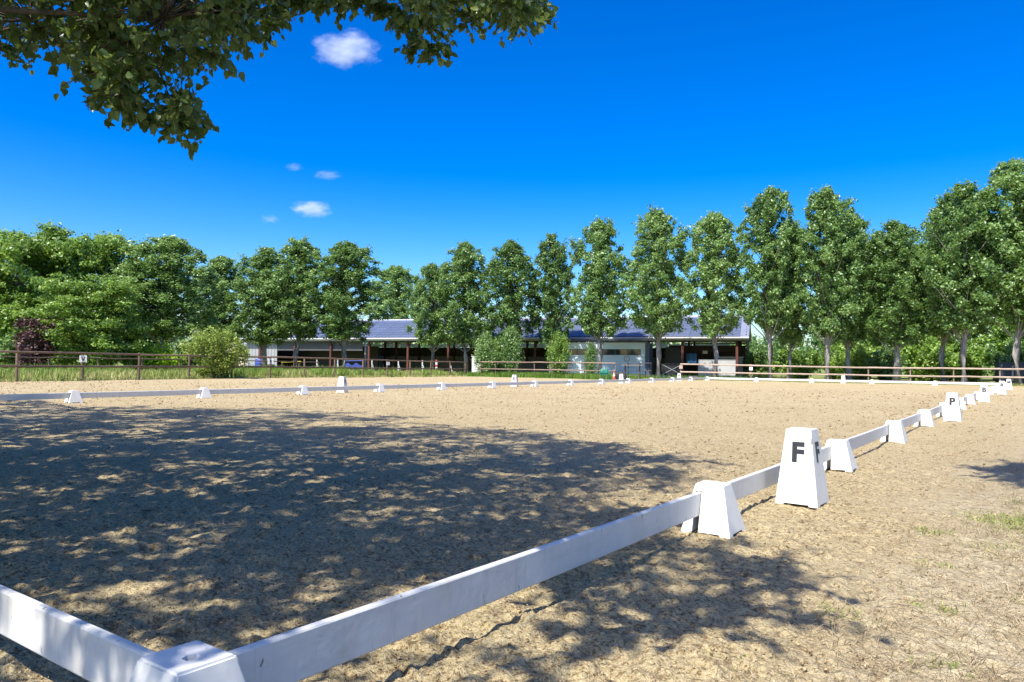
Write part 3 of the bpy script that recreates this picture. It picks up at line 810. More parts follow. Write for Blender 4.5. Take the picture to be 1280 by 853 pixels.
def stall(u0, u1, h_, label):
    root = empty('stall_partition', sw(u0, 0.5), BR); tag(root, label, 'partition', 'white partitions in the end of the shed')
    w = u1-u0
    MB().box(0, w, -0.04, 0.04, 0.10, h_-0.06).build('panel', M['pale_panel'], root)
    MB().box(-0.02, w+0.02, -0.06, 0.06, h_-0.058, h_).build('top_rail', M['metal'], root)
    for x in (0.0, w): MB().box(x-0.04, x+0.04, -0.07, 0.07, 0, h_-0.06).build('stile', M['metal'], root)
stall(57.4, 59.0, 1.95, 'white partition panel behind the far fence, next to the blue tarpaulin')
stall(59.35, 61.15, 1.95, 'white partition panel between the slim trunk and the shed end post')
tp = MB()
nx, nz = 10, 8
vs = [(x*0.12, 0.05*math.sin(x*1.3)+0.02*math.sin(z), z*0.16) for x in range(nx) for z in range(nz)]
fs = [(x*nz+z, (x+1)*nz+z, (x+1)*nz+z+1, x*nz+z+1) for x in range(nx-1) for z in range(nz-1)]
tpo = MB().add(vs, fs).build('tarpaulin', M['bright_blue'], loc=sw(56.1, 0.9, 1.5), rz=BR, smooth=True)
md = tpo.modifiers.new('thick', 'SOLIDIFY'); md.thickness = 0.01
tag(tpo, 'blue tarpaulin hanging under the shed roof', 'tarpaulin')
shelf = empty('feed_counter', sw(58.9, 2.2), BR); tag(shelf, 'pale counter with a lamp box standing under the shed roof', 'counter')
MB().box(0, 3.0, -0.3, 0.3, 2.2, 2.28).build('top', M['off_white'], shelf)
MB().box(0.1, 2.9, -0.25, 0.25, 0, 2.195).build('body', M['gray_panel'], shelf)
MB().box(-1.2, -0.7, -0.2, 0.2, 2.6, 3.0).build('box', M['off_white'], shelf)

# pale blue cabin under the roof
cab = empty('site_cabin', sw(43.4, -2.9), BR); tag(cab, 'pale blue cabin with a strip of dark windows under the shed roof', 'cabin')
CL, CH0, CH1 = 8.9, 0.35, 3.6
for k in range(6):
    z0 = CH0+k*0.33
    MB().box(0, CL, 0, 2.6, z0, z0+0.318).build('wall_panel', M['cabin'], cab, bevel=0.006)
WZ0, WZ1 = CH0+6*0.33, CH0+6*0.33+0.62
for (a, b) in ((0, 0.30), (CL-0.45, CL)):
    MB().box(a, b, 0, 2.6, WZ0, WZ1).build('wall_panel', M['cabin'], cab)
MB().box(0, CL, 0, 2.6, WZ1, CH1).build('wall_panel', M['cabin'], cab)
MB().box(-0.05, CL+0.05, -0.1, 2.7, CH1+0.002, CH1+0.10).build('roof', M['gray_panel'], cab)
wn = 6; wx0, wx1 = 0.30, CL-0.45; ww = (wx1-wx0)/wn
for k in range(wn):
    x0, x1 = wx0+k*ww+0.004, wx0+(k+1)*ww-0.004
    fr = MB()
    fr.box(x0, x0+0.03, 0.02, 0.12, WZ0+0.004, WZ1-0.004); fr.box(x1-0.03, x1, 0.02, 0.12, WZ0+0.004, WZ1-0.004)
    fr.box(x0+0.031, x1-0.031, 0.02, 0.12, WZ0+0.004, WZ0+0.035); fr.box(x0+0.031, x1-0.031, 0.02, 0.12, WZ1-0.035, WZ1-0.004)
    w_ = fr.build('window', M['cabin_dark'], cab)
    MB().box(x0+0.032, x1-0.032, 0.06, 0.075, WZ0+0.036, WZ1-0.036).build('pane', M['glass'], w_)
MB().box(-0.02, CL+0.02, -0.07, -0.002, WZ0-0.10, WZ0-0.03).build('sill', M['off_white'], cab)
MB().box(0.05, CL-0.05, 0.1, 2.5, 0, CH0-0.004).build('plinth', M['cabin_dark'], cab)
MB().box(CL+0.01, CL+0.45, -0.05, 2.4, 0.1, CH1).build('end_door', M['cabin_dark'], cab)
MB().box(-0.02, CL+0.02, -0.03, -0.002, CH0-0.02, CH0+0.10).build('skirting', M['off_white'], cab)
# round emblem on the cabin wall
em = empty('round_sign', sw(43.4+7.0, -2.94, 1.95), BR); tag(em, 'round sign with a dark ring on the pale blue cabin', 'sign')
ring = MB(); N = 28
vs = []; fs = []
for i in range(N):
    a = 2*math.pi*i/N
    for rr in (0.24, 0.30): vs += [(rr*math.cos(a), -0.03, rr*math.sin(a)), (rr*math.cos(a), 0.0, rr*math.sin(a))]
for i in range(N):
    j = (i+1) % N; b = i*4; d = j*4
    fs += [(b, d, d+2, b+2), (b+1, b+3, d+3, d+1), (b+2, d+2, d+3, b+3), (b, b+1, d+1, d)]
ring.add(vs, fs).build('ring', M['cabin_dark'], em)
MB().tube([(0, -0.022, 0), (0, 0.0, 0)], 0.238, 24).build('disc', M['off_white'], em)
MB().bar((-0.13, -0.03, 0.10), (0.02, -0.03, -0.10), 0.012, 0.05).build('mark', M['cabin_dark'], em)
MB().bar((0.0, -0.0305, 0.08), (0.13, -0.0305, 0.10), 0.012, 0.05).build('mark', M['cabin_dark'], em)

# cream outbuilding left of the shed
ob = empty('outbuilding', sw(-5.2, 2.5), BR); tag(ob, 'cream walled outbuilding behind the round bush', 'building')
MB().box(0, 4.8, 0, 5, -0.1, 3.4).build('wall', M['cream'], ob)
MB().add([(-0.2,-0.3,3.4),(5.0,-0.3,3.4),(5.0,5.3,3.4),(-0.2,5.3,3.4),(-0.2,2.5,4.6),(5.0,2.5,4.6)], [(0,1,5,4),(2,3,4,5),(1,2,5),(3,0,4),(0,3,2,1)]).build('roof', M['gray_panel'], ob)
MB().tube([(4.2, -0.08, 0), (4.2, -0.08, 3.3)], 0.05, 8).build('downpipe', M['off_white'], ob)
MB().box(1.0, 2.0, -0.04, -0.002, 0, 2.1).build('door', M['dark_wood'], ob)

# ------------------------------------------------------------------ jumps and gear in front of the shed
def jump_stand(x, y, rz, label, h_=1.5):
    r = empty('jump_stand', (x, y, 0), rz); tag(r, label, 'jump stand', 'white jump stands in front of the shed')
    MB().box(-0.05, 0.05, -0.05, 0.05, 0.08, h_).build('upright', M['off_white'], r)
    for k in range(2): MB().bar((-0.38*(1-k), -0.38*k, 0.04), (0.38*(1-k), 0.38*k, 0.04+0.001*k), 0.09, 0.078).build('foot', M['off_white'], r)
    MB().box(-0.035, 0.035, -0.12, -0.052, 0.95, 1.02).build('cup', M['metal'], r)
    MB().bar((0.05, 0, 1.1), (0.34, 0, 0.09), 0.05, 0.06).build('stay', M['off_white'], r)
JW = [(-69.8, 50.6, 'white jump stand beside the blue barrel', 1.5), (-63.2, 52.6, 'white jump stand right of the yellow poles', 1.55), (-61.6, 54.2, 'white jump stand left of the blue jump filler', 1.6),
      (-57.2, 55.2, 'white jump stand right of the blue jump filler', 1.6), (-54.0, 56.0, 'white jump stand behind the slim pale post', 1.5), (-51.8, 57.4, 'white jump stand left of the red and white post', 1.6),
      (-48.6, 58.2, 'white jump stand right of the red and white post', 1.5)]
for x, y, l, h_ in JW: jump_stand(x, y, BR+rng.normal(0, 0.3), l, h_)
bar_ = empty('barrel', (-72.04, 51.63, 0)); tag(bar_, 'blue plastic barrel in front of the cream outbuilding', 'barrel')
MB().tube([(0,0,0),(0,0,.1),(0,0,.5),(0,0,1.0),(0,0,1.5),(0,0,1.6)], [0.5,0.56,0.62,0.62,0.56,0.5], 18).build('body', M['blue'], bar_, smooth=True)
for z in (0.5, 1.05): MB().tube([(0,0,z-.03),(0,0,z+.03)], 0.645, 18).build('hoop', M['blue'], bar_)
fil = empty('jump_filler', (-61.1, 54.9, 0), BR); tag(fil, 'blue wavy jump filler in front of the dark shed opening', 'jump')
vs = []; fs = []
for i in range(17):
    x = i*0.14; z = 1.10+0.14*math.sin(i*0.8)
    vs += [(x, -0.03, 0.35), (x, 0.03, 0.35), (x, 0.03, z), (x, -0.03, z)]
for i in range(16):
    b = i*4
    for k in range(4): fs.append((b+k, b+(k+1) % 4, b+4+(k+1) % 4, b+4+k))
fs += [(0,1,2,3), (67,66,65,64)]
MB().add(vs, fs).build('panel', M['blue'], fil)
for x in (0.2, 2.3): MB().box(x-0.05, x+0.05, -0.3, 0.3, 0, 0.345).build('foot', M['off_white'], fil)
MB().tube([(-0.1, -0.12, 1.45), (2.7, -0.12, 1.5)], 0.05, 8).build('pole', M['blue'], fil)
for (x, y, z, L, lab) in ((-66.9, 48.3, 0.85, 1.5, 'yellow pole lying low behind the long brown fence'), (-68.6, 52.0, 1.25, 2.6, 'yellow pole resting on supports near the shed front')):
    r = empty('jump_pole', (x, y, 0), BR); tag(r, lab, 'jump pole', 'yellow jump poles')
    MB().tube([(0, 0, z), (L, 0, z+0.05)], 0.09, 10).build('pole', M['yellow'], r, smooth=True)
    for xx in (0.15, L-0.15):
        MB().box(xx-0.08, xx+0.08, -0.15, 0.15, 0, z-0.09).build('support', M['dark_wood'], r)
rw = empty('striped_post', (-49.97, 57.6, 0)); tag(rw, 'red and white banded jump post in front of the shed', 'jump post')
for k in range(6):
    MB().tube([(0,0,0.1+k*0.26),(0,0,0.1+(k+1)*0.26)], 0.13, 12).build('band', M['red'] if k % 2 else M['off_white'], rw)
MB().tube([(0,0,0),(0,0,0.098)], 0.32, 14).build('base', M['red'], rw)
# white cabinet by the saplings
wc = empty('meter_cabinet', (-43.11, 55.9, 0), 0.35); tag(wc, 'white cabinet standing behind the fence beside the leafy saplings', 'cabinet')
MB().box(-0.48, 0.48, -0.3, 0.3, 0.1, 1.95).build('body', M['off_white'], wc, bevel=0.01)
MB().box(-0.52, 0.52, -0.36, 0.34, 1.954, 2.02).build('lid', M['off_white'], wc)
for s_ in (-1, 1):
    dr_ = MB().box(min(s_*0.43, s_*0.01), max(s_*0.43, s_*0.01), -0.325, -0.302, 0.2, 1.85).build('door', M['off_white'], wc)
    MB().box(s_*0.06-0.012, s_*0.06+0.012, -0.35, -0.326, 0.95, 1.1).build('handle', M['metal'], dr_)
MB().box(-0.4, 0.4, -0.25, 0.25, 0, 0.098).build('plinth', M['concrete'], wc)
sp_ = MB().tube([(0,0,0),(0.03,0,1.2),(0.10,0,2.2),(0.16,0,3.1)], [0.26,0.2,0.19,0.22], 10).build('tree_stump', M['bark'], loc=(-45.2, 58.6, 0), smooth=True)
tag(sp_, 'pale cut trunk standing behind the white cabinet', 'stump')
# slim pale post
lp = empty('lamp_post', (-54.63, 51.8, 0)); tag(lp, 'slim pale post rising to the shed eaves', 'post')
MB().tube([(0,0,0),(0,0,4.3)], [0.10,0.075], 10).build('shaft', M['pale_panel'], lp, smooth=True)
MB().tube([(0,0,4.302),(0,0,4.36)], 0.10, 10).build('cap', M['pale_panel'], lp)
MB().tube([(0,0,-0.02),(0,0,0.12)], 0.16, 10).build('collar', M['metal'], lp)

# green garden chair
ch = empty('garden_chair', (-27.51, 53.2, 0), 0.5); tag(ch, 'green plastic garden armchair at the end of the brown fence', 'chair')
GP = M['green_plastic']
for (x, y) in ((-0.3,-0.3),(0.3,-0.3),(-0.27,0.3),(0.27,0.3)): MB().tube([(x*1.1,y*1.1,0),(x,y,0.42)], [0.03,0.035], 8).build('leg', GP, ch)
MB().box(-0.34, 0.34, -0.33, 0.33, 0.422, 0.46).build('seat', GP, ch, bevel=0.01)
vs = [(x, 0.3+0.14*(z-0.46)+0.05*(1-(x/0.34)**2), z if z < 0.8 else z-0.10*(x/0.34)**2) for z in (0.465, 0.65, 0.80, 0.95) for x in (-0.34,-0.17,0,0.17,0.34)]
fs = [(r*5+c, r*5+c+1, (r+1)*5+c+1, (r+1)*5+c) for r in range(3) for c in range(4)]
bk = MB().add(vs, fs).build('backrest', GP, ch, smooth=True); md = bk.modifiers.new('thick', 'SOLIDIFY'); md.thickness = 0.03
for s in (-1, 1):
    MB().bar((s*0.36, -0.3, 0.67), (s*0.36, 0.34, 0.69), 0.06, 0.03).build('armrest', GP, ch)
    MB().bar((s*0.355, -0.3, 0.44), (s*0.36, -0.3, 0.655), 0.05, 0.04, (0,1,0)).build('arm_support', GP, ch)
# faded cone
cn = empty('traffic_cone', (-26.55, 53.1, 0)); tag(cn, 'faded orange traffic cone beside the green chair', 'cone')
MB().box(-0.2, 0.2, -0.2, 0.2, 0, 0.04).build('base', M['orange'], cn, bevel=0.008)
MB().tube([(0,0,0.042),(0,0,0.66)], [0.15,0.035], 14).build('body', M['orange'], cn, smooth=True)
MB().tube([(0,0,0.34),(0,0,0.46)], [0.104,0.081], 14).build('band', M['off_white'], cn)
# trestle table with a covered bundle
tb = empty('trestle_table', (-26.75, 54.9, 0), 0.42); tag(tb, 'rough timber trestle table behind the S marker', 'table')
for k in range(4): MB().box(-0.05, 1.75, -0.36+k*0.18, -0.195+k*0.18, 1.24, 1.285).build('plank', M['tan_wood'], tb)
for x in (0.25, 1.45):
    MB().bar((x, -0.38, 0), (x, 0.26, 1.235), 0.06, 0.08).build('leg', M['dark_wood'], tb)
    MB().bar((x+0.07, 0.38, 0), (x+0.07, -0.26, 1.235), 0.06, 0.08).build('leg', M['dark_wood'], tb)
bm = bmesh.new(); bmesh.ops.create_icosphere(bm, subdivisions=3, radius=0.5)
for v in bm.verts:
    v.co.x *= 1.05; v.co.y *= 0.6; v.co.z *= 0.85
    v.co *= 1+0.10*math.sin(v.co.x*9+v.co.z*7)*math.cos(v.co.y*8)
    v.co.z = max(v.co.z, -0.32)
me = bpy.data.meshes.new('covered_bundle'); bm.to_mesh(me); bm.free(); me.materials.append(M['tarp'])
for p in me.polygons: p.use_smooth = True
o = link('covered_bundle', me, loc=(-26.2, 53.75, 0.315)); tag(o, 'dark canvas bundle on the ground under the trestle table', 'bundle')
# dark tubular barrier
br_ = empty('tubular_barrier', (-27.0, 56.6, 0), 0.30); tag(br_, 'dark tubular barrier in front of the pale blue cabin', 'barrier')
for x in (0.0, 1.0, 1.95): MB().tube([(x,0,0),(x,0,1.52)], 0.04, 8).build('post', M['black'], br_)
for z in (1.45, 0.80, 0.35): MB().tube([(-0.1,-0.045,z),(2.0,-0.045,z)], 0.03, 8).build('rail', M['black'], br_)
# low kerb in front of the shed end
o = MB().box(-2.2, 8.5, -0.12, 0.12, -0.05, 0.22).build('concrete_kerb', M['concrete'], loc=sw(53.6, -1.6), rz=BR); tag(o, 'pale concrete kerb along the front of the shed end', 'kerb')
o = empty('water_trough', (-22.9, 61.0, 0), 0.4); tag(o, 'small dark trough beside the H marker', 'trough')
MB().box(-0.42, 0.42, -0.2, 0.2, 0.06, 0.36).build('tub', M['dark_panel'], o, bevel=0.02)
for x in (-0.3, 0.3): MB().box(x-0.05, x+0.05, -0.15, 0.15, 0, 0.058).build('foot', M['dark_panel'], o)
# navy container beyond the far corner
nv = empty('storage_container', (-0.6, 68.6, 0), 0.15); tag(nv, 'low dark navy container beyond the far fence corner', 'container')
MB().box(0, 6.0, 0, 2.4, 0.08, 1.72).build('body', M['navy'], nv)
for k in range(20): MB().box(0.12+k*0.3, 0.26+k*0.3, -0.03, -0.001, 0.15, 1.64).build('rib', M['navy'], nv)
MB().box(0.85, 0.95, -0.06, -0.031, 0.3, 1.5).build('strip', M['gray_panel'], nv)
MB().box(-0.05, 6.05, -0.05, 2.45, 1.722, 1.80).build('lid', M['navy'], nv)
# ------------------------------------------------------------------ trees
def leaf_quads(P, size, r, outward=None, upb=0.35, long=1.25):
    """diamond leaves folded along the midrib: two triangles each"""
    n = len(P)
    nrm = r.normal(size=(n, 3))
    if outward is not None: nrm += outward*1.2
    nrm[:, 2] += upb
    nrm /= np.linalg.norm(nrm, axis=1)[:, None]+1e-9
    t = r.normal(size=(n, 3)); t -= nrm*(t*nrm).sum(1)[:, None]; t /= np.linalg.norm(t, axis=1)[:, None]+1e-9
    b = np.cross(nrm, t)
    s = (size*r.uniform(0.65, 1.35, n))[:, None]
    V = np.stack([P-t*s*0.5*long, P+b*s*0.42-t*s*0.1+nrm*s*0.10, P+t*s*0.5*long, P-b*s*0.42-t*s*0.1+nrm*s*0.10], 1).reshape(-1, 3)
    k = np.arange(n)[:, None]*4
    F = np.stack([k+np.array([[0, 1, 2]]), k+np.array([[0, 2, 3]])], 1).reshape(-1, 3)
    return V, F

def tree_data(seed, H, Rr, base, kind, leaves, size):
    """trunk with limbs, and a crown of leaf clumps borne by the limbs; returns (trunk mesh, crown mesh)"""
    r = np.random.default_rng(seed)
    mb = MB()
    top = H*0.94
    tr = (0.30 if kind == 'poplar' else 0.34) if H > 6 else 0.06
    path = [Vector((0, 0, -0.3))]
    for k in range(1, 8):
        z = top*k/7; path.append(Vector((r.normal(0, 0.10), r.normal(0, 0.10), z)))
    mb.tube(path, [tr*1.25]+[max(0.02, tr*(1-k/7.3)**1.5) for k in range(1, 8)], 10)
    def trunk_at(z):
        t = min(max(z/top*7, 0), 6.999); i = int(t); return path[i].lerp(path[i+1], t-i)
    C = []; cr = []
    if kind == 'poplar':
        # ovoid crown, widest below the middle, of many small clumps on ascending limbs
        nb = 330; wob = [(r.uniform(0, 6.28), r.uniform(0.04, 0.12)) for _ in range(4)]
        for i in range(nb):
            t = (i+r.random())/nb; z = base+(H-0.25-base)*t; az = i*2.39996+r.normal(0, 0.3)
            env = (0.50+0.50*math.sin(math.pi/2*min(1, t/0.30))) if t < 0.30 else max(0.0, 1-((t-0.30)/0.715)**2.7)**0.58
            for k, (ph_, am) in enumerate(wob): env *= 1+am*math.sin((k+1)*az*0.5+ph_+t*9*(k+1)*0.6)
            rad = Rr*env*(r.random()**0.42 if i % 4 else r.random()*0.5)
            p = trunk_at(min(z, top))*1.0; p = Vector((p.x+rad*math.cos(az), p.y+rad*math.sin(az), z+r.normal(0, 0.12)))
            C.append(p); cr.append(r.uniform(0.30, 0.62)*(0.75+0.25*env))
            if i % 5 == 0:
                a = trunk_at(max(base*0.7, z-0.9*rad-0.5)); mid = a.lerp(p, 0.5)+Vector((0, 0, -0.06*rad))
                r0 = 0.045*(1-0.6*t)+0.012
                mb.tube([a, mid, p], [r0, r0*0.6, 0.008], 5, False)
        for k in range(8):
            C.append(trunk_at(top)+Vector((r.normal(0, 0.16), r.normal(0, 0.16), r.uniform(-1.0, H-top)))); cr.append(0.28)
    nb = 0 if kind == 'poplar' else 62
    for i in range(nb):
        t = (i+0.5)/nb
        z0 = base+(top-base)*t*0.97
        az = i*2.39996+r.normal(0, 0.35)
        env = math.sin(math.pi*(0.22+0.70*t))**0.6
        L = Rr*env*r.uniform(0.7, 1.1); rise = (0.15+0.75*t)*L*r.uniform(0.5, 1.3)
        a = trunk_at(z0)
        d = Vector((math.cos(az), math.sin(az), 0))
        e = a+d*L+Vector((0, 0, rise))
        if e.z > H: e.z = H-r.uniform(0, 0.5)
        mid = a.lerp(e, 0.5)+Vector((0, 0, 0.10*L))
        r0 = 0.05*(1-0.6*t)+0.015
        mb.tube([a, mid, e], [r0, r0*0.6, 0.012], 5, False)
        for s in (0.40, 0.62, 0.82, 1.0):
            p = a.lerp(e, s)+Vector((0, 0, 0.10*L*(1-abs(2*s-1))))
            for q_ in range(1 if s < 0.6 else 2):
                C.append(p+Vector(r.normal(0, 0.26*(0.5+0.5*s), 3))*1.7); cr.append(r.uniform(0.28, 0.55)*1.45)
    if kind != 'poplar':
        for k in range(10):                       # leader tuft
            C.append(trunk_at(top)+Vector((r.normal(0, 0.3), r.normal(0, 0.3), r.uniform(-1.2, H-top)))); cr.append(0.36)
    C = np.array([tuple(c) for c in C]); cr = np.array(cr)
    w = cr**2; cnt = r.multinomial(leaves, w/w.sum())
    idx = np.repeat(np.arange(len(C)), cnt)
    off = r.normal(size=(len(idx), 3)); ln = np.linalg.norm(off, axis=1)[:, None]
    dirs = off/ln
    ax = r.normal(size=(len(C), 3)); ax[:, 2] = np.abs(ax[:, 2])+0.3; ax /= np.linalg.norm(ax, axis=1)[:, None]
    if kind == 'poplar':                       # soft, drawn out sprays rather than balls
        P = C[idx]+off*(cr[idx]*0.36)[:, None]*np.array([1, 1, 0.75]) + ax[idx]*(cr[idx]*r.normal(0, 0.5, len(idx)))[:, None]
    else:
        P = C[idx]+off*(cr[idx]*0.50)[:, None]*np.array([1.15, 1.15, 0.6])
    V, F = leaf_quads(P, size, r, dirs, 1.0)
    return mb, V, F

def tree_proto(name, seed, H, Rr, base, kind, leaves, size, leafm, barkm):
    mb, V, F = tree_data(seed, H, Rr, base, kind, leaves, size)
    return dict(H=H, R=Rr, trunk=mb.mesh('trunk', barkm, smooth=True), crown=np_mesh('crown', V, F, leafm), name=name)
def place_tree(pr_, x, y, H, Rr, rz, label, cat, group):
    root = empty(pr_['name'], (x, y, float(terrain(np.array(x), np.array(y)))), rz)
    s = Rr/pr_['R']; root.scale = (s, s, H/pr_['H'])
    link('trunk', pr_['trunk'], root)
    c = link('crown', pr_['crown'], root); c['kind'] = 'stuff'
    return tag(root, label, cat, group)

POP = [tree_proto('poplar_tree', 100+i, 15.0, 3.0, 4.2 if i < 3 else 3.7, 'poplar', 40000, 0.165, M['poplar'], M['bark']) for i in range(6)]
BRO = [tree_proto('broadleaf_tree', 200+i, 11.0, 4.6, 1.2, 'broad', 44000, 0.205, M['broad'], M['bark_dark']) for i in range(3)]
GT = 'poplar trees standing beyond the arena'
PT = [(-56.11, 31.07, 11.3, 3.9, 'grey trunked tree behind the lime green bush, left of the round shrub'), (-59.23, 30.06, 9.6, 2.6, 'slim tree squeezed between the broad crowns and the grey trunked tree'),
 (-65.97, 42.46, 11.9, 3.2, 'loose crowned tree above the round shrub'), (-59.68, 43.27, 12.3, 3.1, 'poplar at the left end of the shed, first of three'),
 (-56.25, 44.49, 13.0, 3.2, 'poplar at the left end of the shed, middle of three'), (-51.84, 46.42, 12.7, 3.3, 'poplar at the left end of the shed, beside the slim pale post'),
 (-77.65, 79.6, 16.1, 4.4, 'distant poplar rising behind the solar roof'), (-52.26, 59.65, 12.2, 2.6, 'low poplar at the left of the group before the solar roof'),
 (-48.12, 60.15, 14.3, 3.1, 'poplar in front of the solar roof above the first sapling'), (-43.11, 61.29, 14.2, 3.0, 'poplar in front of the solar roof, behind the E marker'),
 (-39.56, 63.82, 14.8, 2.5, 'narrow poplar in front of the solar roof, left of the cabin'), (-33.47, 63.27, 15.7, 3.0, 'poplar in front of the pale blue cabin'),
 (-27.13, 62.89, 15.9, 3.15, 'poplar with a thick pale trunk at the right end of the cabin'), (-22.08, 64.04, 15.3, 2.8, 'poplar in front of the shed end, before the white partitions'),
 (-17.09, 63.92, 16.9, 2.8, 'tall poplar just right of the shed gable'), (-16.23, 67.0, 14.4, 2.3, 'lower poplar half hidden right of the tall one by the gable'),
 (-12.49, 64.76, 16.5, 2.8, 'tall poplar behind the C marker'), (-11.64, 69.06, 15.2, 2.4, 'poplar half hidden right of the tall one behind C'),
 (-7.83, 68.1, 13.6, 2.9, 'thinner poplar with its grey trunk showing, in the gap of the row'), (-4.43, 69.3, 15.1, 2.6, 'poplar standing behind the thick trunk near the far corner'),
 (-2.7, 65.62, 15.7, 3.0, 'poplar with a thick grey trunk near the far corner'), (0.7, 64.36+2.4, 17.3, 3.3, 'tallest poplar at the edge of the row by the navy container'),
 (4.1, 66.8, 17.0, 3.2, 'poplar past the navy container')]
for i, (x, y, H, Rr, lab) in enumerate(PT):
    place_tree(POP[(i*5+i//6) % 6], x, y, H, Rr*1.02, i*2.1, lab, 'tree', GT)
BT = [(-63.41, 23.38, 10.4, 5.0, 'broad light green tree over the purple shrub'), (-64.08, 27.82, 11.2, 4.6, 'broad tree with a domed crown, right of the one over the purple shrub'),
      (-50.8, 22.7, 6.1, 3.2, 'low spreading tree in front of the broad crowns'), (-70.71, 20.61, 10.3, 4.6, 'broad tree farthest along the meadow'),
      (-14.08, 91.91, 15.2, 5.2, 'wood edge tree behind the C marker'), (-8.8, 92.0, 14.5, 5.2, 'wood edge tree filling the gap in the poplar row'),
      (-1.72, 92.15, 15.0, 5.4, 'wood edge tree behind the far corner'), (3.5, 98.35, 16.5, 5.4, 'wood edge tree behind the navy container')]
for i, (x, y, H, Rr, lab) in enumerate(BT):
    place_tree(BRO[i % 3], x, y, H, Rr, i*1.7, lab, 'tree', 'broad trees at the edges of the grounds')

def bush_proto(name, seed, H, Rr, leaves, size, leafm, upright=False):
    r = np.random.default_rng(seed); mb = MB(); C = []; cr = []
    for i in range(26):
        az = r.uniform(0, 2*math.pi); L = Rr*math.sqrt(r.random())*0.85
        zt = H*(1-(L/Rr)**2*0.6)*r.uniform(0.55, 1.0)
        b = Vector((r.normal(0, Rr*0.12), r.normal(0, Rr*0.12), -0.1)); e = Vector((L*math.cos(az), L*math.sin(az), zt*0.95))
        mb.tube([b, b.lerp(e, 0.55)+Vector((0, 0, 0.08*H)), e], [0.03, 0.018, 0.006], 5, False)
        for s in (0.3, 0.55, 0.8, 1.0):
            C.append(tuple(b.lerp(e, s)+Vector(r.normal(0, 0.12, 3)))); cr.append(r.uniform(0.16, 0.34)*Rr**0.5)
    C = np.array(C); cr = np.array(cr); w = cr**2
    idx = np.repeat(np.arange(len(C)), r.multinomial(leaves, w/w.sum()))
    d = r.normal(size=(len(idx), 3)); d /= np.linalg.norm(d, axis=1)[:, None]
    P = C[idx]+d*(cr[idx]*r.random(len(idx))**0.5)[:, None]; P[:, 2] = np.maximum(P[:, 2], 0.03)
    V, F = leaf_quads(P, size, r, d, 0.4)
    return dict(H=H, R=Rr, trunk=mb.mesh('stems', M['bark_dark'], smooth=True), crown=np_mesh('foliage', V, F, leafm), name=name)
def place_bush(pr_, x, y, H, Rr, rz, label, group=None, cat='bush'):
    root = empty(pr_['name'], (x, y, float(terrain(np.array(x), np.array(y)))), rz)
    s = Rr/pr_['R']; root.scale = (s, s, H/pr_['H'])
    link('stems', pr_['trunk'], root); c = link('foliage', pr_['crown'], root); c['kind'] = 'stuff'
    return tag(root, label, cat, group)
B_purple = bush_proto('purple_shrub', 301, 4.4, 1.7, 5200, 0.15, M['purple'])
B_shrub = bush_proto('round_shrub', 302, 3.5, 2.1, 9000, 0.11, M['shrub'])
B_lime = bush_proto('lime_bush', 303, 2.5, 2.1, 4200, 0.14, M['lime'])
B_sap = []
for i in range(2):
    q_ = tree_proto('sapling', 304+i, 4.0, 1.15, 0.45, 'poplar', 6500, 0.125, M['poplar'] if i else M['broad'], M['bark_dark']); B_sap.append(q_)
B_hedge = [bush_proto('hedge_bush', 310+i, 4.0, 2.7, 6500, 0.19, M['broad'] if i else M['poplar']) for i in range(3)]
place_bush(B_purple, -51.42, 19.66, 4.5, 1.8, 0, 'dark purple leaved shrub among the broad green trees')
place_bush(B_shrub, -38.6, 24.4, 3.7, 2.4, 0.4, 'round light green shrub growing through the long brown fence')
place_bush(B_lime, -49.5, 26.6, 2.6, 2.4, 1.0, 'bright lime green bush low behind the fence')
for i, (x, y, H, Rr, lab) in enumerate([(-41.45, 51.4+3.6, 4.2, 1.75, 'bushy sapling left of the white cabinet'), (-42.0, 57.4, 3.6, 1.1, 'small sapling right of the white cabinet'),
      (-40.2, 57.6, 4.9, 1.7, 'tall sapling in the middle of the fence before the shed'), (-33.46, 55.6, 4.1, 1.6, 'dense sapling beside the left end of the cabin'), (-31.2, 57.42, 3.2, 0.95, 'thin sapling in front of the cabin windows')]):
    place_tree(B_sap[(i+1) % 2], x, y, H, Rr*0.60, i*1.3, lab, 'sapling', 'saplings along the fence before the shed')
HB = [(-21.74, 77.82, 3.7, 2.6, 'hedge bush just right of the shed gable'), (-18.1, 77.96, 4.1, 2.9, 'hedge bush behind the tall poplar by the gable'), (-12.66, 79.39, 4.6, 2.9, 'hedge bush right of the C marker'),
      (-10.0, 78.0, 3.8, 2.5, 'hedge bush left of the grey trunk in the gap'), (-7.17, 80.87, 4.7, 3.2, 'hedge bush behind the grey trunk in the gap'), (-3.2, 81.25, 4.1, 2.8, 'hedge bush behind the thick grey trunk'),
      (-0.04, 79.0, 4.5, 3.0, 'hedge bush behind the M marker'), (3.23, 80.93, 4.4, 3.0, 'hedge bush behind the navy container'), (-27.11, 86.27, 4.0, 2.5, 'hedge bush seen past the shed end post'),
      (-70.45, 25.71, 3.0, 2.6, 'hedge bush at the foot of the broad trees, left of the purple shrub'), (-60.62, 27.84, 2.8, 2.7, 'hedge bush under the domed tree'), (-63.66, 33.04, 3.0, 2.3, 'hedge bush behind the grey trunked tree'),
      (-63.3, 38.22, 3.7, 2.4, 'hedge bush behind the round shrub'), (-15.4, 82.5, 5.2, 3.2, 'tall hedge bush behind the two tall poplars'), (-5.0, 84.5, 5.6, 3.4, 'tall hedge bush deep in the shade of the row'),
      (-55.5, 18.5, 3.2, 2.6, 'hedge bush beside the purple shrub'), (-57.5, 25.0, 3.0, 2.6, 'hedge bush behind the low spreading tree')]
for i, (x, y, H, Rr, lab) in enumerate(HB):
    place_bush(B_hedge[i % 3], x, y, H, Rr, i*2.3, lab, 'hedge bushes under the trees')

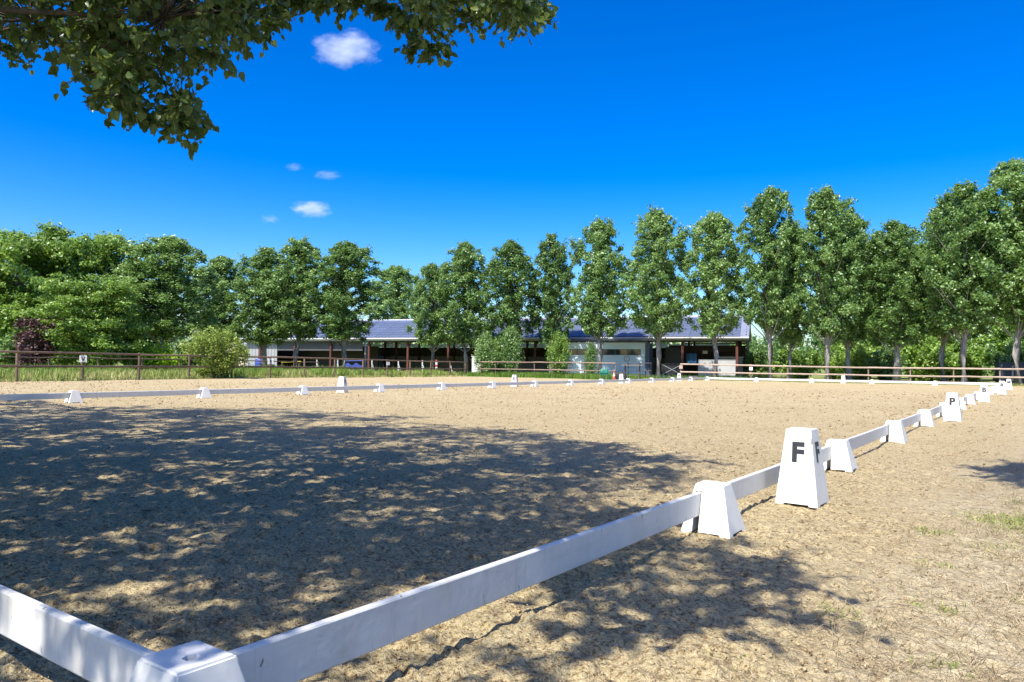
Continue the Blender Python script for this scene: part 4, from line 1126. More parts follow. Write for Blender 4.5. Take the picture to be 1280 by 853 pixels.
# ------------------------------------------------------------------ trees over the camera: a big poplar whose boughs hang into the picture
CLUMPS_VIS = [(-3.53,2.48,4.09,0.20), (-3.35,1.83,3.08,0.20), (-4.18,1.49,4.18,0.20), (-2.86,1.91,3.81,0.20), (-4.64,2.61,4.32,0.20), (-6.04,1.60,4.54,0.20), (-3.78,1.52,3.62,0.20), (-4.53,3.15,4.65,0.20), (-3.32,1.81,3.67,0.20), (-4.55,2.33,4.82,0.20), (-4.83,2.47,4.45,0.20), (-6.17,1.51,4.41,0.20), (-4.11,2.71,4.77,0.20), (-3.65,2.57,4.14,0.20), (-3.38,2.30,4.37,0.20), (-3.49,1.34,3.42,0.20), (-3.37,2.44,4.22,0.20), (-4.96,1.98,4.16,0.20), (-4.14,2.95,4.53,0.20), (-4.98,2.08,3.77,0.20), (-3.95,0.82,3.83,0.20), (-4.66,1.44,4.03,0.20), (-5.04,2.79,3.81,0.20), (-4.41,2.98,4.82,0.20), (-4.56,1.89,3.56,0.20), (-5.09,2.09,3.97,0.20), (-4.39,1.87,3.79,0.20), (-4.29,2.10,4.39,0.20), (-5.17,2.80,5.04,0.20), (-3.44,1.18,3.76,0.20), (-6.19,1.12,4.62,0.20), (-4.35,1.78,3.78,0.20), (-6.27,1.82,4.36,0.20), (-4.13,0.83,3.72,0.20), (-3.18,1.56,3.49,0.20), (-5.54,2.24,4.80,0.20), (-6.03,1.44,4.32,0.20), (-3.50,2.00,4.22,0.20), (-5.16,1.88,4.30,0.20), (-3.56,2.29,4.12,0.20), (-7.00,1.37,4.62,0.20), (-4.74,1.96,3.92,0.20), (-3.70,1.67,3.20,0.20), (-5.54,2.22,4.35,0.20), (-3.74,1.95,4.27,0.20), (-4.86,2.25,4.55,0.20), (-3.58,1.86,4.07,0.20), (-6.49,1.58,4.79,0.20), (-4.72,2.23,4.58,0.20), (-3.35,1.37,3.14,0.20), (-5.95,1.63,4.84,0.20), (-5.72,1.00,4.17,0.20), (-5.42,2.00,4.10,0.20), (-3.67,1.61,3.61,0.20), (-5.14,2.71,4.21,0.20), (-4.89,1.07,4.33,0.20), (-4.05,1.14,3.62,0.20), (-3.78,1.46,3.72,0.20), (-3.38,1.19,3.96,0.20), (-5.09,2.75,4.99,0.20), (-5.28,2.45,4.17,0.20), (-4.01,1.47,4.20,0.20), (-3.47,2.06,3.94,0.20), (-6.61,1.80,4.35,0.20), (-4.25,2.05,3.86,0.20), (-3.72,2.19,3.91,0.20), (-4.07,2.03,4.57,0.20), (-3.41,1.44,3.13,0.20), (-4.66,3.04,4.47,0.20), (-4.64,1.39,4.37,0.20), (-4.51,1.54,4.24,0.20), (-3.38,1.84,3.53,0.20), (-5.45,2.12,4.87,0.20), (-6.03,2.00,4.75,0.20), (-4.67,1.31,4.26,0.20), (-4.18,1.74,3.62,0.20), (-4.44,1.69,3.93,0.20), (-5.53,1.02,4.12,0.20), (-5.90,1.95,5.07,0.20), (-3.25,1.25,3.16,0.20), (-4.32,1.72,3.90,0.20), (-3.59,1.29,3.74,0.20), (-3.02,2.05,4.24,0.20), (-3.49,1.65,3.36,0.20), (-3.65,2.41,4.06,0.20), (-5.35,1.05,4.25,0.20), (-4.01,2.34,4.05,0.20), (-2.67,1.64,3.54,0.20), (-4.55,1.75,3.64,0.20), (-4.66,0.71,3.79,0.20), (-5.35,2.33,3.75,0.20), (-4.40,3.04,5.01,0.20), (-5.35,1.55,4.67,0.20), (-5.79,2.40,3.97,0.20), (-4.21,1.21,4.21,0.20), (-6.12,1.38,4.32,0.20), (-2.98,1.85,4.12,0.20), (-4.49,1.95,4.31,0.20), (-4.44,2.15,4.30,0.20), (-3.68,2.25,4.11,0.20), (-4.11,0.68,3.74,0.20), (-6.88,1.28,5.11,0.20), (-4.54,2.69,4.07,0.20), (-5.59,1.27,4.23,0.20), (-3.82,1.44,3.64,0.20), (-3.31,1.46,4.05,0.20), (-3.45,1.50,3.93,0.20), (-5.79,2.25,4.76,0.20), (-4.96,1.41,3.91,0.20), (-4.20,0.51,3.91,0.20), (-4.08,2.65,4.32,0.20), (-5.58,2.14,4.29,0.20), (-3.00,3.60,4.91,0.20), (-2.26,4.22,4.55,0.20), (-2.72,4.28,5.13,0.20), (-2.60,4.22,4.58,0.20), (-2.23,3.59,4.44,0.20), (-1.64,3.54,4.18,0.20), (-2.14,3.84,4.65,0.20), (-2.23,4.11,4.86,0.20), (-3.15,3.49,4.78,0.20), (-2.28,4.12,4.74,0.20), (-2.61,3.49,4.66,0.20), (-2.97,4.11,4.77,0.20), (-2.34,4.01,4.86,0.20), (-2.54,4.07,4.58,0.20), (-3.17,4.07,5.18,0.20), (-3.24,3.22,4.73,0.20), (-1.60,3.72,4.36,0.20), (-1.75,4.10,4.55,0.20), (-2.05,3.65,4.52,0.20), (-1.61,3.69,4.19,0.20), (-2.15,3.23,4.34,0.20), (-3.00,4.23,4.64,0.20), (-1.97,3.08,4.00,0.20), (-3.03,3.17,4.70,0.20), (-2.61,4.33,4.89,0.20), (-2.09,4.14,4.68,0.20), (-2.43,3.97,4.86,0.20), (-1.45,3.48,4.05,0.20), (-2.16,4.47,4.61,0.20), (-1.56,3.66,4.14,0.20), (-3.12,2.98,4.57,0.20), (-3.57,3.49,5.03,0.20), (-2.60,3.35,4.67,0.20), (-2.02,4.06,4.57,0.20), (-1.98,3.45,4.47,0.20), (-3.12,3.53,4.92,0.20), (-2.49,4.24,4.89,0.20), (-3.12,3.96,4.84,0.20), (-2.70,3.83,4.84,0.20), (-1.86,4.35,4.52,0.20), (-1.86,3.99,4.64,0.20), (-2.33,3.93,4.51,0.20), (-1.97,3.12,4.34,0.20), (-2.61,3.69,4.25,0.20), (-1.86,4.23,4.52,0.20), (-1.97,4.48,4.62,0.20), (-3.37,1.86,2.98,0.15), (-3.62,1.68,3.04,0.15), (-3.67,2.13,3.17,0.15), (-4.15,1.78,3.26,0.15), (-3.00,1.86,3.44,0.15), (-3.09,1.69,3.04,0.15), (-3.31,2.59,4.15,0.15), (-3.16,2.46,3.96,0.15), (-2.40,3.61,3.99,0.15), (-2.56,3.62,4.06,0.15), (-1.93,4.55,4.53,0.15), (-2.08,4.44,4.49,0.15), (-2.24,4.08,4.42,0.15), (-2.67,3.53,4.26,0.15), (-3.26,2.74,4.27,0.10), (-3.16,2.81,4.30,0.10), (-3.04,2.89,4.28,0.10), (-2.92,2.98,4.26,0.10), (-2.79,3.07,4.27,0.10), (-2.68,3.16,4.25,0.10), (-2.58,3.23,4.21,0.10)]
